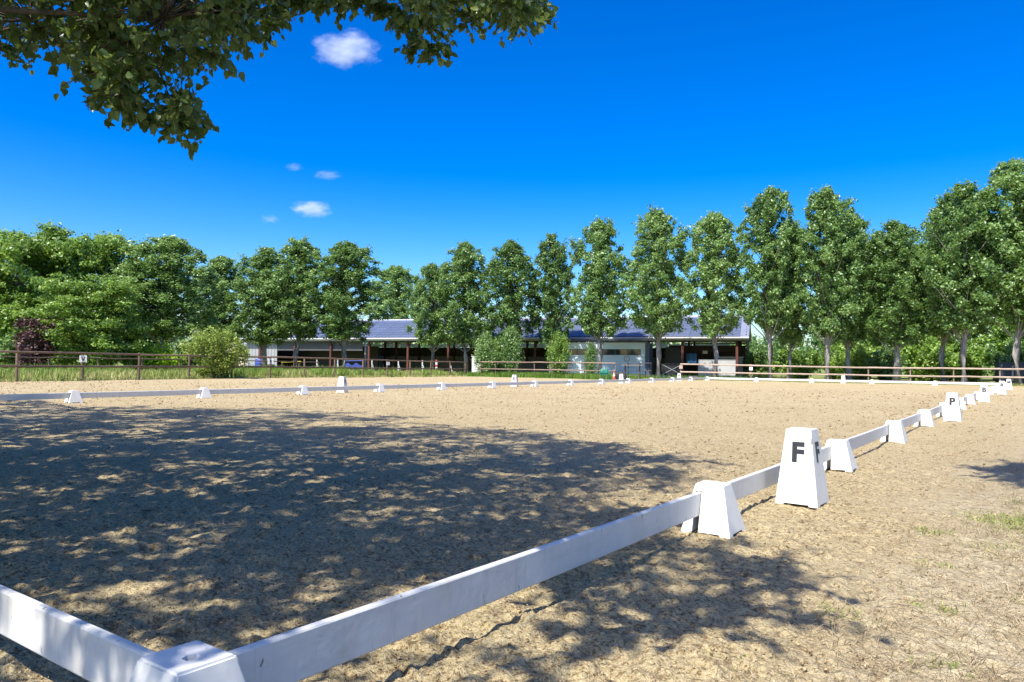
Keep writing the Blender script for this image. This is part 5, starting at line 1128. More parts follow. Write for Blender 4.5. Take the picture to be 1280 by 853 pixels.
CLUMPS_1 = [(-6.47,1.20,7.86,0.48), (-4.64,-0.97,7.14,0.48), (-2.59,-1.00,11.46,0.48), (-6.03,0.60,8.63,0.48), (-2.63,-1.38,8.73,0.48), (-3.58,-2.51,8.68,0.48), (-0.21,-4.75,11.11,0.48), (-2.15,-6.47,7.15,0.48), (-4.90,3.05,7.50,0.48), (-1.44,-4.37,7.18,0.48), (-0.81,-2.11,8.64,0.48), (-1.11,-0.57,5.63,0.48), (-4.63,-0.68,8.71,0.48), (-2.45,1.60,4.77,0.48), (-3.67,-0.62,8.28,0.48), (-5.47,1.93,8.22,0.48), (-3.15,1.40,9.99,0.48), (-7.45,-2.85,12.68,0.48), (-3.27,3.24,5.92,0.48), (-4.83,2.69,5.66,0.48), (-2.02,-5.31,12.49,0.48), (1.18,-3.90,6.86,0.48), (-1.32,-1.19,4.88,0.48), (-5.19,-2.66,8.80,0.48), (-1.17,-1.67,5.63,0.48), (-1.40,1.18,9.31,0.48), (-4.25,-0.46,11.41,0.48), (-8.92,-0.61,8.79,0.48), (-1.71,-4.59,9.59,0.48), (-4.91,3.06,8.44,0.48), (-2.17,-0.96,10.05,0.48), (-1.36,-4.87,5.38,0.48), (-5.74,-4.60,6.18,0.48), (-2.87,-3.61,3.95,0.48), (-7.81,-1.27,12.85,0.48), (-4.17,0.21,12.25,0.48), (-5.13,-0.30,8.88,0.48), (0.28,-4.45,5.95,0.48), (-3.93,-1.84,5.17,0.48), (-8.13,-2.00,11.92,0.48), (-6.77,-0.57,4.75,0.48), (-5.49,-2.75,10.37,0.48), (-1.53,-1.81,13.26,0.48), (-7.33,0.32,6.61,0.48), (-0.59,1.11,4.48,0.48), (-7.29,0.04,10.12,0.48), (-0.61,-3.54,9.50,0.48), (-1.83,-0.71,8.44,0.48), (-6.37,2.09,7.02,0.48), (-5.32,-4.91,12.14,0.48), (-2.77,-1.27,5.02,0.48), (-1.78,-1.45,7.23,0.48), (-6.80,-3.34,11.89,0.48), (-8.93,-0.61,9.16,0.48), (-4.61,2.40,9.35,0.48), (-5.11,0.03,9.77,0.48), (-5.27,-4.33,5.73,0.48), (-0.25,-1.97,6.76,0.48), (-2.10,-5.00,4.05,0.48), (-6.32,0.98,7.10,0.48), (-7.70,-2.71,7.97,0.48), (-6.32,-3.00,8.63,0.48), (-3.68,-2.91,10.50,0.48), (-4.38,0.41,4.68,0.48), (-4.76,-1.33,3.74,0.48), (0.03,-1.24,5.41,0.48), (-5.40,-0.92,12.55,0.48), (-5.99,-1.32,8.37,0.48), (-7.44,-2.91,5.58,0.48), (-2.38,-2.35,6.85,0.48), (-1.32,-3.04,9.92,0.48), (-3.90,3.48,5.65,0.48), (-6.22,-4.45,3.78,0.48), (-6.97,-3.15,5.99,0.48), (-1.29,-1.84,5.30,0.48), (-6.85,-0.97,3.69,0.48), (-2.60,-1.04,4.87,0.48), (-3.41,-5.46,4.89,0.48), (-5.20,0.77,12.20,0.48), (-4.13,-4.25,8.21,0.48), (-3.96,-4.51,3.69,0.48), (-1.28,-3.80,8.88,0.48), (-1.78,-0.17,6.77,0.48), (-0.99,-1.98,3.74,0.48), (-3.73,1.61,9.19,0.48), (-1.70,-1.77,8.47,0.48), (0.05,-4.41,4.89,0.48), (-1.25,-3.32,7.20,0.48), (-4.30,1.42,10.23,0.48), (-6.51,-1.70,13.25,0.48), (-8.01,1.31,10.16,0.48), (-5.73,0.21,6.13,0.48), (-3.95,0.75,10.84,0.48), (-5.95,1.78,9.04,0.48), (-3.65,-2.40,7.91,0.48), (-4.95,1.34,8.91,0.48), (-4.46,-6.67,7.40,0.48), (-2.68,-5.35,4.29,0.48), (-5.88,-1.19,4.86,0.48), (-4.52,2.78,5.56,0.48), (-2.30,-5.00,12.09,0.48), (-5.26,-5.09,11.65,0.48), (-4.47,0.33,11.40,0.48), (-7.18,1.17,4.96,0.48), (-3.28,-4.47,13.46,0.48), (-8.51,1.44,7.05,0.48), (-3.03,-2.96,6.45,0.48), (-2.07,-2.68,9.28,0.48), (-5.95,-5.61,4.77,0.48), (-1.86,-0.81,9.57,0.48), (-6.39,-2.94,10.50,0.48), (-4.85,-3.04,12.42,0.48), (-0.94,-3.14,9.92,0.48), (-6.43,-1.39,10.03,0.48), (-0.92,-1.91,7.11,0.48), (-8.73,0.12,8.33,0.48), (-7.25,-2.05,8.62,0.48), (-8.47,-2.32,8.47,0.48), (-3.74,-5.90,7.10,0.48), (-0.77,0.01,5.81,0.48), (-4.01,-5.70,8.20,0.48), (-3.27,-1.99,3.86,0.48), (-5.78,3.02,9.26,0.48), (-1.34,-1.75,8.88,0.48), (-2.21,2.64,5.25,0.48), (-1.93,-5.96,11.15,0.48), (-5.98,1.68,10.45,0.48), (-5.28,-4.94,7.01,0.48), (-6.29,1.90,9.22,0.48), (-3.63,2.84,7.07,0.48), (-4.27,-5.23,6.18,0.48), (-4.58,1.93,7.09,0.48), (-2.63,-2.43,9.88,0.48), (-2.99,1.15,8.11,0.48), (-2.45,-3.90,6.79,0.48), (-5.27,-1.96,4.28,0.48), (-7.47,-2.85,11.22,0.48), (-7.68,-4.05,6.47,0.48), (-4.35,-0.14,6.12,0.48), (-3.85,-5.12,8.50,0.48), (-5.10,-4.12,8.13,0.48), (-6.07,-0.82,9.69,0.48), (-5.64,-0.58,8.66,0.48), (-8.41,-2.80,8.51,0.48), (-3.01,-5.51,8.60,0.48), (0.79,-2.07,4.37,0.48), (-3.69,-2.35,12.97,0.48), (-0.35,-3.04,4.65,0.48), (-3.04,3.84,6.71,0.48), (-6.97,-3.93,9.26,0.48), (-2.50,-2.09,10.94,0.48), (-6.91,-0.64,3.82,0.48), (-0.59,-3.71,7.11,0.48), (0.51,-3.15,6.15,0.48), (-6.81,3.20,8.50,0.48), (-1.27,-5.33,8.56,0.48), (-2.77,-6.41,9.90,0.48), (-4.93,-2.42,11.57,0.48), (-1.23,-4.54,12.96,0.48), (-3.23,-1.18,8.48,0.48), (-2.40,2.90,5.98,0.48), (-4.10,-2.43,13.47,0.48), (-5.50,2.86,8.66,0.48), (-7.38,0.65,7.50,0.48), (-2.80,-0.27,10.85,0.48), (-7.29,2.70,8.86,0.48), (-5.92,2.29,6.96,0.48), (-6.32,1.78,6.35,0.48), (-4.73,-0.15,4.01,0.48), (-7.11,-2.80,9.75,0.48), (-4.44,-0.56,7.65,0.48), (-2.33,0.89,8.43,0.48), (-8.51,-1.06,6.16,0.48), (-8.25,1.89,7.62,0.48), (-7.41,0.78,12.50,0.48), (-2.39,-4.49,4.42,0.48), (-5.06,-5.70,4.05,0.48), (-2.90,1.45,9.07,0.48), (-2.93,-2.43,7.35,0.48), (-2.54,1.75,6.75,0.48), (-4.09,-3.42,8.95,0.48), (-2.29,-6.26,7.07,0.48), (-6.56,-2.87,4.27,0.48), (-0.80,-3.91,8.58,0.48), (-2.44,-5.93,11.39,0.48), (-2.62,2.05,5.76,0.48), (-2.60,-4.89,5.24,0.48), (-8.09,-3.40,7.75,0.48), (-5.58,-5.97,8.08,0.48), (-5.97,1.83,9.97,0.48), (-2.82,0.98,10.29,0.48), (-3.15,-4.43,4.06,0.48), (-5.79,-5.06,10.53,0.48), (-5.33,-2.04,6.84,0.48), (-5.81,-2.79,5.60,0.48), (-6.80,-2.37,8.03,0.48), (-4.07,-1.26,12.31,0.48), (0.63,-1.32,5.38,0.48), (-4.38,-0.26,6.80,0.48), (-6.07,-3.32,13.14,0.48), (-2.47,-2.85,12.75,0.48), (-3.23,-2.94,13.39,0.48), (-4.35,-1.74,10.04,0.48), (-8.04,-0.01,7.55,0.48), (-8.13,-2.48,8.97,0.48), (-6.09,-1.59,6.22,0.48), (-4.52,-6.31,8.41,0.48), (-2.75,-2.06,8.54,0.48), (-3.69,3.02,7.83,0.48), (-7.19,-1.44,12.59,0.48), (-1.35,-2.45,13.01,0.48), (-7.28,-1.39,9.79,0.48), (-5.12,1.87,5.45,0.48), (-5.41,-2.09,8.18,0.48), (-3.11,1.20,5.23,0.48), (-2.12,-3.49,8.08,0.48), (-5.37,-3.32,9.30,0.48), (-2.78,-4.04,7.22,0.48), (-0.80,-4.56,10.32,0.48), (-7.05,-2.14,13.35,0.48), (-6.54,1.27,7.30,0.48), (-3.68,-3.26,4.42,0.48), (-0.77,0.96,4.05,0.48), (-2.55,-1.48,11.19,0.48), (-4.80,-3.31,7.95,0.48), (-6.43,-1.76,5.64,0.48), (-3.60,-0.27,7.58,0.48), (-4.84,-2.98,5.06,0.48), (-6.56,-0.82,10.99,0.48), (0.67,-1.34,5.35,0.48), (-2.67,-5.86,7.04,0.48), (-8.62,-0.91,6.74,0.48), (-3.60,-1.68,13.04,0.48), (-1.07,1.05,6.49,0.48), (-2.13,1.33,5.50,0.48), (-7.01,0.48,8.84,0.48), (-5.68,-0.49,7.21,0.48), (-7.51,0.41,10.42,0.48), (-3.74,-5.72,11.14,0.48), (-7.90,-3.54,6.62,0.48), (-6.58,-1.04,6.60,0.48), (-1.29,-3.81,13.32,0.48), (-5.70,-4.12,6.72,0.48), (-6.22,-1.88,9.40,0.48), (-3.49,-0.35,11.88,0.48), (-7.81,-2.76,7.19,0.48), (-3.22,-5.85,11.42,0.48), (-2.11,0.52,5.04,0.48), (-2.33,0.95,4.90,0.48), (-3.64,-1.10,13.24,0.48), (1.12,-3.46,5.36,0.48), (-3.66,-2.46,5.98,0.48), (-7.17,1.34,6.00,0.48), (-6.72,1.50,7.37,0.48), (-7.04,1.69,6.81,0.48), (-7.39,-3.71,5.67,0.48), (-4.07,-6.09,8.21,0.48), (-7.31,2.51,8.02,0.48), (-8.44,-0.27,9.75,0.48), (-9.01,-0.87,6.32,0.48), (-9.00,-2.33,7.98,0.48), (-1.50,-2.93,8.97,0.48), (-4.25,-0.82,9.09,0.48), (-3.58,-0.58,7.56,0.48), (-1.90,-1.51,6.14,0.48), (-5.42,-4.81,5.74,0.48), (-5.74,-1.60,10.23,0.48), (-2.88,0.72,10.40,0.48), (-4.20,-3.41,5.23,0.48), (-5.57,-2.86,12.61,0.48), (-3.49,-1.06,6.98,0.48), (-5.97,-0.28,5.55,0.48), (-1.66,-5.11,9.18,0.48), (-3.23,0.02,6.12,0.48), (0.18,-3.25,7.58,0.48), (0.88,-0.70,4.46,0.48), (-7.82,-0.63,7.22,0.48), (-3.63,1.75,9.16,0.48), (-1.99,-3.30,6.94,0.48), (-8.36,1.12,7.23,0.48), (-0.81,-2.44,6.72,0.48), (0.60,-4.28,4.82,0.48), (-8.37,-2.38,7.37,0.48), (0.20,-3.28,3.91,0.48), (-8.46,-2.51,10.26,0.48), (-6.77,-0.00,7.89,0.48), (-4.13,-2.28,7.89,0.48), (-7.36,0.93,10.46,0.48), (-4.96,1.49,10.21,0.48), (-2.19,0.36,4.90,0.48), (-2.81,-4.37,10.14,0.48), (-7.34,-3.02,11.07,0.48), (-6.21,0.55,6.82,0.48), (-7.66,-3.19,12.09,0.48), (-5.02,0.67,10.29,0.48), (-3.78,-2.84,7.41,0.48), (-2.19,0.08,4.91,0.48), (-6.72,1.90,9.62,0.48), (-4.08,-6.25,9.88,0.48), (-3.22,1.36,8.30,0.48), (-1.11,-1.10,5.81,0.48), (-4.02,-1.88,9.44,0.48), (-3.36,-6.73,7.28,0.48), (-2.91,-5.86,9.69,0.48), (-5.54,2.30,10.08,0.48), (-2.95,-6.41,9.69,0.48), (-4.49,-6.59,6.97,0.48), (-6.21,3.34,6.60,0.48), (1.00,-3.24,4.58,0.48), (-0.35,-0.03,4.72,0.48), (-4.67,-1.56,8.43,0.48), (-6.23,-2.58,7.45,0.48), (-8.67,0.23,5.34,0.48), (-2.97,1.28,6.76,0.48), (-6.87,-0.88,5.63,0.48), (0.52,-2.74,7.77,0.48), (-7.97,-4.40,7.57,0.48), (-3.25,0.27,9.10,0.48), (-3.04,-0.99,12.88,0.48), (-0.51,-5.13,4.86,0.48), (-3.85,-2.96,4.96,0.48), (-1.46,-4.54,10.48,0.48), (-3.67,-4.22,12.42,0.48), (-3.14,-6.23,6.99,0.48), (-2.37,1.06,6.64,0.48), (0.74,-3.84,6.78,0.48), (-0.67,-0.08,5.58,0.48), (-1.21,-3.03,8.90,0.48), (-0.75,-3.22,7.86,0.48), (-6.38,-3.86,5.86,0.48), (-4.07,-3.52,3.90,0.48), (-7.02,-1.13,8.62,0.48), (-2.16,-2.37,10.13,0.48), (-6.05,-3.57,5.13,0.48), (-5.02,-1.53,7.72,0.48), (-6.25,-2.60,10.42,0.48), (-6.56,0.46,6.57,0.48), (-1.72,-2.98,3.67,0.48), (-1.73,-3.59,8.38,0.48), (-1.29,-3.36,5.45,0.48), (-3.44,-3.91,7.98,0.48), (-6.70,-0.85,9.46,0.48), (-4.83,-0.45,6.95,0.48), (-1.19,-4.34,5.70,0.48), (-4.45,-2.80,6.13,0.48), (-1.71,-1.49,10.20,0.48), (0.32,-1.46,6.81,0.48), (-6.30,-2.81,12.41,0.48), (-5.01,-2.79,11.35,0.48), (-6.53,-4.90,8.69,0.48), (-3.36,-1.08,10.12,0.48), (-4.67,2.50,9.41,0.48), (-5.22,-2.92,5.02,0.48), (-7.17,-2.97,8.01,0.48), (-6.69,-2.26,13.47,0.48), (-2.56,-2.43,4.67,0.48), (-2.44,-2.58,4.82,0.48), (-2.44,0.25,8.48,0.48), (-8.68,-3.03,8.62,0.48), (-4.14,-1.19,5.64,0.48), (-0.27,-4.89,4.30,0.48), (-2.54,-2.35,9.70,0.48), (-6.08,-1.99,9.96,0.48), (-2.74,-6.13,7.87,0.48), (-2.78,0.76,5.04,0.48), (-1.06,-5.73,9.81,0.48), (-1.94,-1.61,5.14,0.48), (-6.41,-5.78,5.54,0.48), (-3.37,3.03,7.25,0.48), (-7.20,-2.80,7.25,0.48), (-1.82,-2.64,6.94,0.48), (-0.85,-1.85,6.24,0.48), (-6.36,-5.19,10.33,0.48), (0.23,-3.23,4.13,0.48), (-1.18,-1.54,11.37,0.48), (-4.69,-0.80,8.96,0.48), (-7.71,1.85,8.47,0.48), (-5.55,0.04,5.05,0.48), (-2.25,-2.63,7.42,0.48), (-6.21,-3.69,10.14,0.48), (-6.65,-1.17,4.04,0.48), (-4.39,-1.36,11.22,0.48), (-4.68,-5.20,9.41,0.48), (-4.46,-3.14,5.88,0.48), (-5.97,-3.30,8.87,0.48), (-3.87,-1.41,3.68,0.48), (-4.99,-2.14,6.81,0.48), (-1.02,-6.09,6.47,0.48), (-2.41,-6.35,8.88,0.48), (-1.75,-1.32,8.55,0.48), (-8.29,0.73,10.21,0.48), (-7.32,-4.36,11.12,0.48), (-6.33,3.49,8.43,0.48), (-0.37,-5.63,9.17,0.48), (-2.18,-5.87,7.99,0.48), (-4.70,3.98,7.12,0.48), (-3.31,-2.60,11.82,0.48), (-2.98,-4.27,5.75,0.48), (-1.76,-0.87,8.50,0.48), (-7.45,-3.94,5.70,0.48), (-7.94,-1.55,6.82,0.48), (-5.98,-5.48,9.75,0.48), (-1.57,-3.70,3.60,0.48), (-7.42,-1.25,10.70,0.48), (-1.07,-0.99,4.51,0.48), (-2.19,-5.68,9.29,0.48), (-0.57,-5.41,7.85,0.48), (-5.31,0.37,7.74,0.48), (-5.88,1.53,8.41,0.48), (-1.65,-4.06,9.60,0.48), (-6.28,0.14,10.11,0.48), (-4.70,-0.29,8.22,0.48), (-5.43,-0.57,11.41,0.48), (-1.07,-4.73,5.49,0.48), (-5.85,-0.15,13.37,0.48), (-2.45,1.23,9.46,0.48), (-8.72,0.12,6.31,0.48), (-7.25,-1.91,3.82,0.48), (-1.64,-3.08,8.29,0.48), (-0.08,0.10,4.59,0.48), (-3.00,-1.87,5.88,0.48), (-2.30,-3.24,10.94,0.48), (-2.60,-0.44,8.29,0.48), (-2.37,-5.58,4.37,0.48), (-7.83,-3.36,10.19,0.48), (-5.89,-5.04,6.43,0.48), (-2.92,-2.86,12.11,0.48), (-8.80,-1.90,9.85,0.48), (-0.32,-2.99,8.82,0.48), (-2.47,-1.28,5.93,0.48), (-8.18,-3.67,7.18,0.48), (-3.41,-3.69,8.21,0.48), (-4.85,-2.61,3.93,0.48), (-7.04,-5.27,9.67,0.48), (0.64,-2.39,3.89,0.48), (-3.17,-4.82,6.57,0.48), (-6.48,-0.30,6.11,0.48), (-1.16,-1.38,11.03,0.48), (-6.70,-0.51,4.25,0.48), (-6.68,-1.51,5.79,0.48), (-2.63,-5.04,6.92,0.48), (-6.29,-2.11,10.65,0.48), (-7.77,-4.30,7.21,0.48), (-3.43,-0.96,8.03,0.48), (-2.85,-2.10,4.95,0.48), (-4.07,-6.42,8.70,0.48), (-0.01,-3.00,9.37,0.48), (0.62,-4.08,10.48,0.48), (-4.39,-3.66,5.98,0.48), (-2.36,-3.74,8.77,0.48), (-6.20,-1.84,8.58,0.48), (-7.18,-2.10,6.05,0.48), (-4.82,-4.86,6.61,0.48), (-5.53,2.42,9.19,0.48), (-3.47,3.96,6.45,0.48), (-3.58,-2.16,12.63,0.48), (-6.30,0.98,10.68,0.48), (-6.84,-0.86,9.43,0.48), (-3.98,-4.01,12.45,0.48), (-4.45,2.99,6.05,0.48), (-3.46,-1.25,11.13,0.48), (-2.15,-1.98,4.86,0.48), (-2.45,0.56,7.78,0.48), (-6.30,-0.34,13.27,0.48), (-6.34,-2.87,8.12,0.48), (-7.21,-0.78,5.30,0.48), (-5.24,-4.00,5.94,0.48), (-6.17,-4.51,12.20,0.48), (-3.32,2.54,5.39,0.48), (-6.70,-2.03,6.33,0.48), (-2.18,-3.57,7.65,0.48), (-4.43,-3.25,7.05,0.48), (-5.65,-0.64,8.78,0.48), (-2.69,-3.23,11.39,0.48), (0.56,-1.87,7.10,0.48), (-4.25,2.39,7.27,0.48), (-5.06,-1.45,4.69,0.48), (-3.26,-4.98,13.17,0.48), (-6.63,-2.29,11.99,0.48), (-3.63,-1.22,5.28,0.48), (-2.87,-4.46,6.01,0.48), (-3.94,-3.99,8.83,0.48), (-8.13,0.27,7.21,0.48), (-6.06,-4.23,12.41,0.48), (-2.80,-6.58,6.78,0.48), (-3.96,-0.82,5.09,0.48), (-4.62,-4.97,7.38,0.48), (-7.27,-2.84,9.63,0.48), (-2.01,2.27,8.19,0.48), (-2.76,-1.98,11.07,0.48), (-6.28,-4.28,6.15,0.40), (-5.87,-2.99,4.14,0.40), (0.70,-1.18,6.22,0.40), (0.07,-4.40,4.83,0.40), (-6.74,-2.49,4.30,0.40), (0.53,-0.57,3.50,0.40), (-4.22,-1.36,5.34,0.40), (-5.46,-4.52,5.52,0.40), (-3.38,-1.42,4.04,0.40), (0.54,-1.98,6.04,0.40), (-2.64,-4.25,5.64,0.40), (-2.95,-2.16,6.00,0.40), (-6.03,-3.05,5.67,0.40), (-1.39,0.47,3.92,0.40), (-1.74,-2.91,6.49,0.40), (-7.13,-1.40,5.17,0.40), (-2.83,-3.95,5.60,0.40), (-5.11,-3.52,4.84,0.40), (-0.42,-3.88,4.32,0.40), (-4.26,-0.85,4.40,0.40), (1.31,-3.90,5.04,0.40), (-7.56,-3.64,5.26,0.40), (-5.55,-5.29,5.05,0.40), (0.80,0.37,3.72,0.40), (-5.06,-0.16,4.20,0.40), (-5.44,-4.63,6.23,0.40), (-4.94,-5.47,5.61,0.40), (-6.84,-5.53,6.01,0.40), (-2.97,-3.34,6.52,0.40), (-1.13,-2.43,5.26,0.40), (-0.12,-2.98,4.82,0.40), (-8.21,0.13,4.96,0.40), (0.24,-3.27,3.97,0.40), (-0.50,-3.24,6.06,0.40), (-2.58,-2.22,3.82,0.40), (-2.04,-3.49,5.60,0.40), (-6.74,0.68,4.65,0.40), (-1.81,-4.84,5.46,0.40), (-3.68,-2.09,4.48,0.40), (-9.01,-1.20,3.69,0.40), (-4.08,-0.87,4.12,0.40), (-0.94,-3.42,6.32,0.40), (-2.96,-0.93,6.04,0.40), (-6.29,-3.90,4.82,0.40), (-2.56,-1.62,3.85,0.40), (-0.32,-5.44,5.84,0.40), (-5.00,-3.78,4.34,0.40), (-0.83,-3.90,3.47,0.40), (-3.73,-1.37,6.35,0.40), (-1.87,-0.17,5.97,0.40), (-4.96,-0.61,4.69,0.40), (-8.14,-4.86,4.51,0.40), (-4.82,-2.90,5.85,0.40), (-4.21,-0.14,5.24,0.40), (-6.79,0.83,3.90,0.40), (-2.94,-0.17,5.86,0.40), (-6.37,-3.80,6.36,0.40), (-8.51,-1.81,5.74,0.40), (-5.21,-5.58,6.27,0.40), (-1.85,-0.73,3.59,0.40), (-6.80,-1.26,6.79,0.40), (-2.55,-4.32,5.01,0.40), (-5.11,-5.38,6.28,0.40), (-8.75,0.46,4.83,0.40), (-1.90,-4.23,3.52,0.40), (-6.55,-4.29,5.43,0.40), (-4.51,-3.46,4.19,0.40), (-6.14,-2.57,5.81,0.40), (-4.92,-4.36,5.90,0.40), (-1.33,-2.91,3.76,0.40), (-1.48,0.15,5.14,0.40), (-3.91,-1.85,3.45,0.40), (-2.46,-3.15,4.21,0.40), (-1.22,-4.72,5.84,0.40), (-7.86,0.95,4.14,0.40), (-1.82,-0.91,6.08,0.40), (-4.25,-4.68,3.98,0.40), (-3.62,-5.53,6.53,0.40), (-5.97,-3.93,5.11,0.40), (-6.07,-3.02,6.03,0.40), (-6.68,-4.50,6.36,0.40), (-0.33,-1.85,6.02,0.40), (-2.41,-2.25,3.45,0.40), (-0.26,-0.31,3.99,0.40), (-1.03,-3.66,3.84,0.40), (-0.17,-4.14,3.82,0.40), (-0.08,-0.45,4.17,0.40), (0.38,-4.83,6.11,0.40), (-1.25,-5.47,5.46,0.40), (0.11,-3.00,5.07,0.40), (-0.62,0.62,4.70,0.40), (-0.47,-4.65,4.47,0.40), (-2.48,-4.30,4.45,0.40), (-4.39,-3.69,5.71,0.40), (-0.89,-4.27,5.41,0.40), (-8.01,-4.58,3.93,0.40), (-5.22,-0.25,4.54,0.40), (-3.05,-5.81,5.69,0.40), (0.31,-3.09,3.57,0.40), (-7.84,-5.40,5.45,0.40), (-4.46,-3.78,5.14,0.40), (-6.44,-2.70,5.01,0.40), (-3.13,-2.86,3.66,0.40), (-4.08,-4.95,5.36,0.40), (-7.84,-0.86,4.78,0.40), (-4.03,-0.09,5.49,0.40), (-3.12,-0.78,5.42,0.40), (-1.18,-1.66,5.64,0.40), (-8.52,-0.97,5.55,0.40), (-5.50,-4.63,6.25,0.40), (-6.63,-5.17,4.79,0.40), (-5.72,-6.16,5.97,0.40), (-7.20,0.02,3.78,0.40), (-0.25,-0.43,3.82,0.40), (-0.89,-5.14,4.91,0.40), (0.53,-2.59,6.09,0.40), (-2.67,-0.11,4.70,0.40), (-7.46,-0.09,4.46,0.40), (-5.87,-4.23,3.49,0.40), (-5.08,-5.34,6.25,0.40), (-9.08,-2.72,4.41,0.40), (-5.51,-2.54,6.63,0.40), (-3.89,-5.99,6.17,0.40), (-3.25,-0.31,4.27,0.40), (-1.67,-0.94,4.03,0.40), (-1.69,-2.37,5.40,0.40), (-1.92,0.77,4.30,0.40), (-0.56,-3.30,4.42,0.40), (-3.85,-4.26,5.54,0.40), (1.26,-4.42,3.90,0.40), (-8.19,0.70,4.73,0.40), (-2.56,-0.96,5.35,0.40), (-4.18,-3.85,5.33,0.40), (-8.19,-2.98,5.58,0.40), (-0.69,-1.37,5.45,0.40), (-3.67,-3.11,5.88,0.40), (-5.46,-3.23,5.85,0.40), (-4.17,-4.91,5.48,0.40), (-8.57,-3.15,4.32,0.40), (-7.06,0.10,4.22,0.40), (-5.19,-4.09,5.17,0.40), (-3.51,-4.89,4.96,0.40), (-2.41,-4.35,5.09,0.40), (-9.40,-0.01,4.73,0.40), (-2.25,-4.71,5.26,0.40), (-6.28,-0.57,4.04,0.40), (-1.69,-4.39,6.31,0.40), (1.05,-3.15,4.48,0.40), (-4.31,-2.68,5.84,0.40), (-2.81,-5.23,5.09,0.40), (-5.11,-1.72,3.63,0.38), (-3.31,-1.82,4.95,0.38), (-2.41,-0.60,3.81,0.38), (-1.37,-2.89,7.30,0.38), (-2.24,-0.26,3.55,0.38), (-4.79,-1.58,6.94,0.38), (-2.29,-2.68,5.01,0.38), (-4.27,-3.14,6.00,0.38), (-3.32,-1.20,4.00,0.38), (-4.97,-0.45,4.91,0.38), (-6.84,-0.77,4.12,0.38), (-3.59,-0.78,3.95,0.38), (-3.65,-0.74,5.59,0.38), (-4.58,-1.02,4.43,0.38), (-3.54,-3.08,5.77,0.38), (-6.07,-2.53,3.92,0.38), (-2.09,-2.78,7.09,0.38), (-3.75,-1.80,4.71,0.38), (-0.91,-1.17,5.72,0.38), (-3.57,-2.34,7.15,0.38), (-5.29,-3.33,7.32,0.38), (-0.82,-3.85,7.36,0.38), (-6.55,-0.82,4.25,0.38), (-6.53,-0.11,3.61,0.38), (-3.33,-3.13,7.44,0.38), (-3.27,-0.59,5.27,0.38), (-1.96,-1.78,3.68,0.38), (-3.15,-2.69,6.62,0.38), (-2.07,-2.80,6.78,0.38), (-5.96,-3.64,6.72,0.38), (-2.93,-3.16,5.48,0.38), (-4.16,-1.35,4.85,0.38), (-0.90,0.72,3.44,0.38), (-5.81,-2.83,6.67,0.38), (-5.72,-1.51,4.83,0.38), (-2.78,-4.94,7.39,0.38), (-5.03,-1.51,4.86,0.38), (-5.82,-1.86,6.90,0.38), (-6.57,-0.77,4.74,0.38), (-5.07,-2.48,4.81,0.38), (-2.70,-2.19,6.48,0.38), (-6.49,-0.54,4.13,0.38), (-3.43,-0.09,4.08,0.38), (-1.13,-2.62,4.62,0.38), (-4.93,-2.59,4.45,0.38), (-4.16,-2.73,7.04,0.38), (-2.01,-3.06,6.63,0.38), (-1.66,-1.46,4.20,0.38), (-5.68,-0.51,4.73,0.38), (-5.51,-1.73,5.78,0.38), (-6.89,-1.88,6.61,0.38), (-6.23,-3.79,5.72,0.38), (-6.32,0.76,3.42,0.38), (-5.69,-3.11,5.08,0.38), (-3.45,-0.30,4.48,0.38), (-1.97,-2.61,5.55,0.38), (-6.86,-1.31,4.17,0.38), (-6.40,0.75,3.62,0.38), (-6.69,-1.48,4.66,0.38), (-4.83,-3.27,6.98,0.38), (-4.78,-2.31,5.58,0.38), (-6.47,-1.07,3.90,0.38), (-4.84,-1.49,5.57,0.38), (-2.80,-3.64,5.59,0.38), (-5.21,-1.97,6.17,0.38), (-6.05,-1.89,7.06,0.38), (-6.92,-1.48,3.97,0.38), (-1.20,-0.63,4.49,0.38), (-1.99,-1.91,7.13,0.38), (-6.20,-3.72,7.13,0.38)]
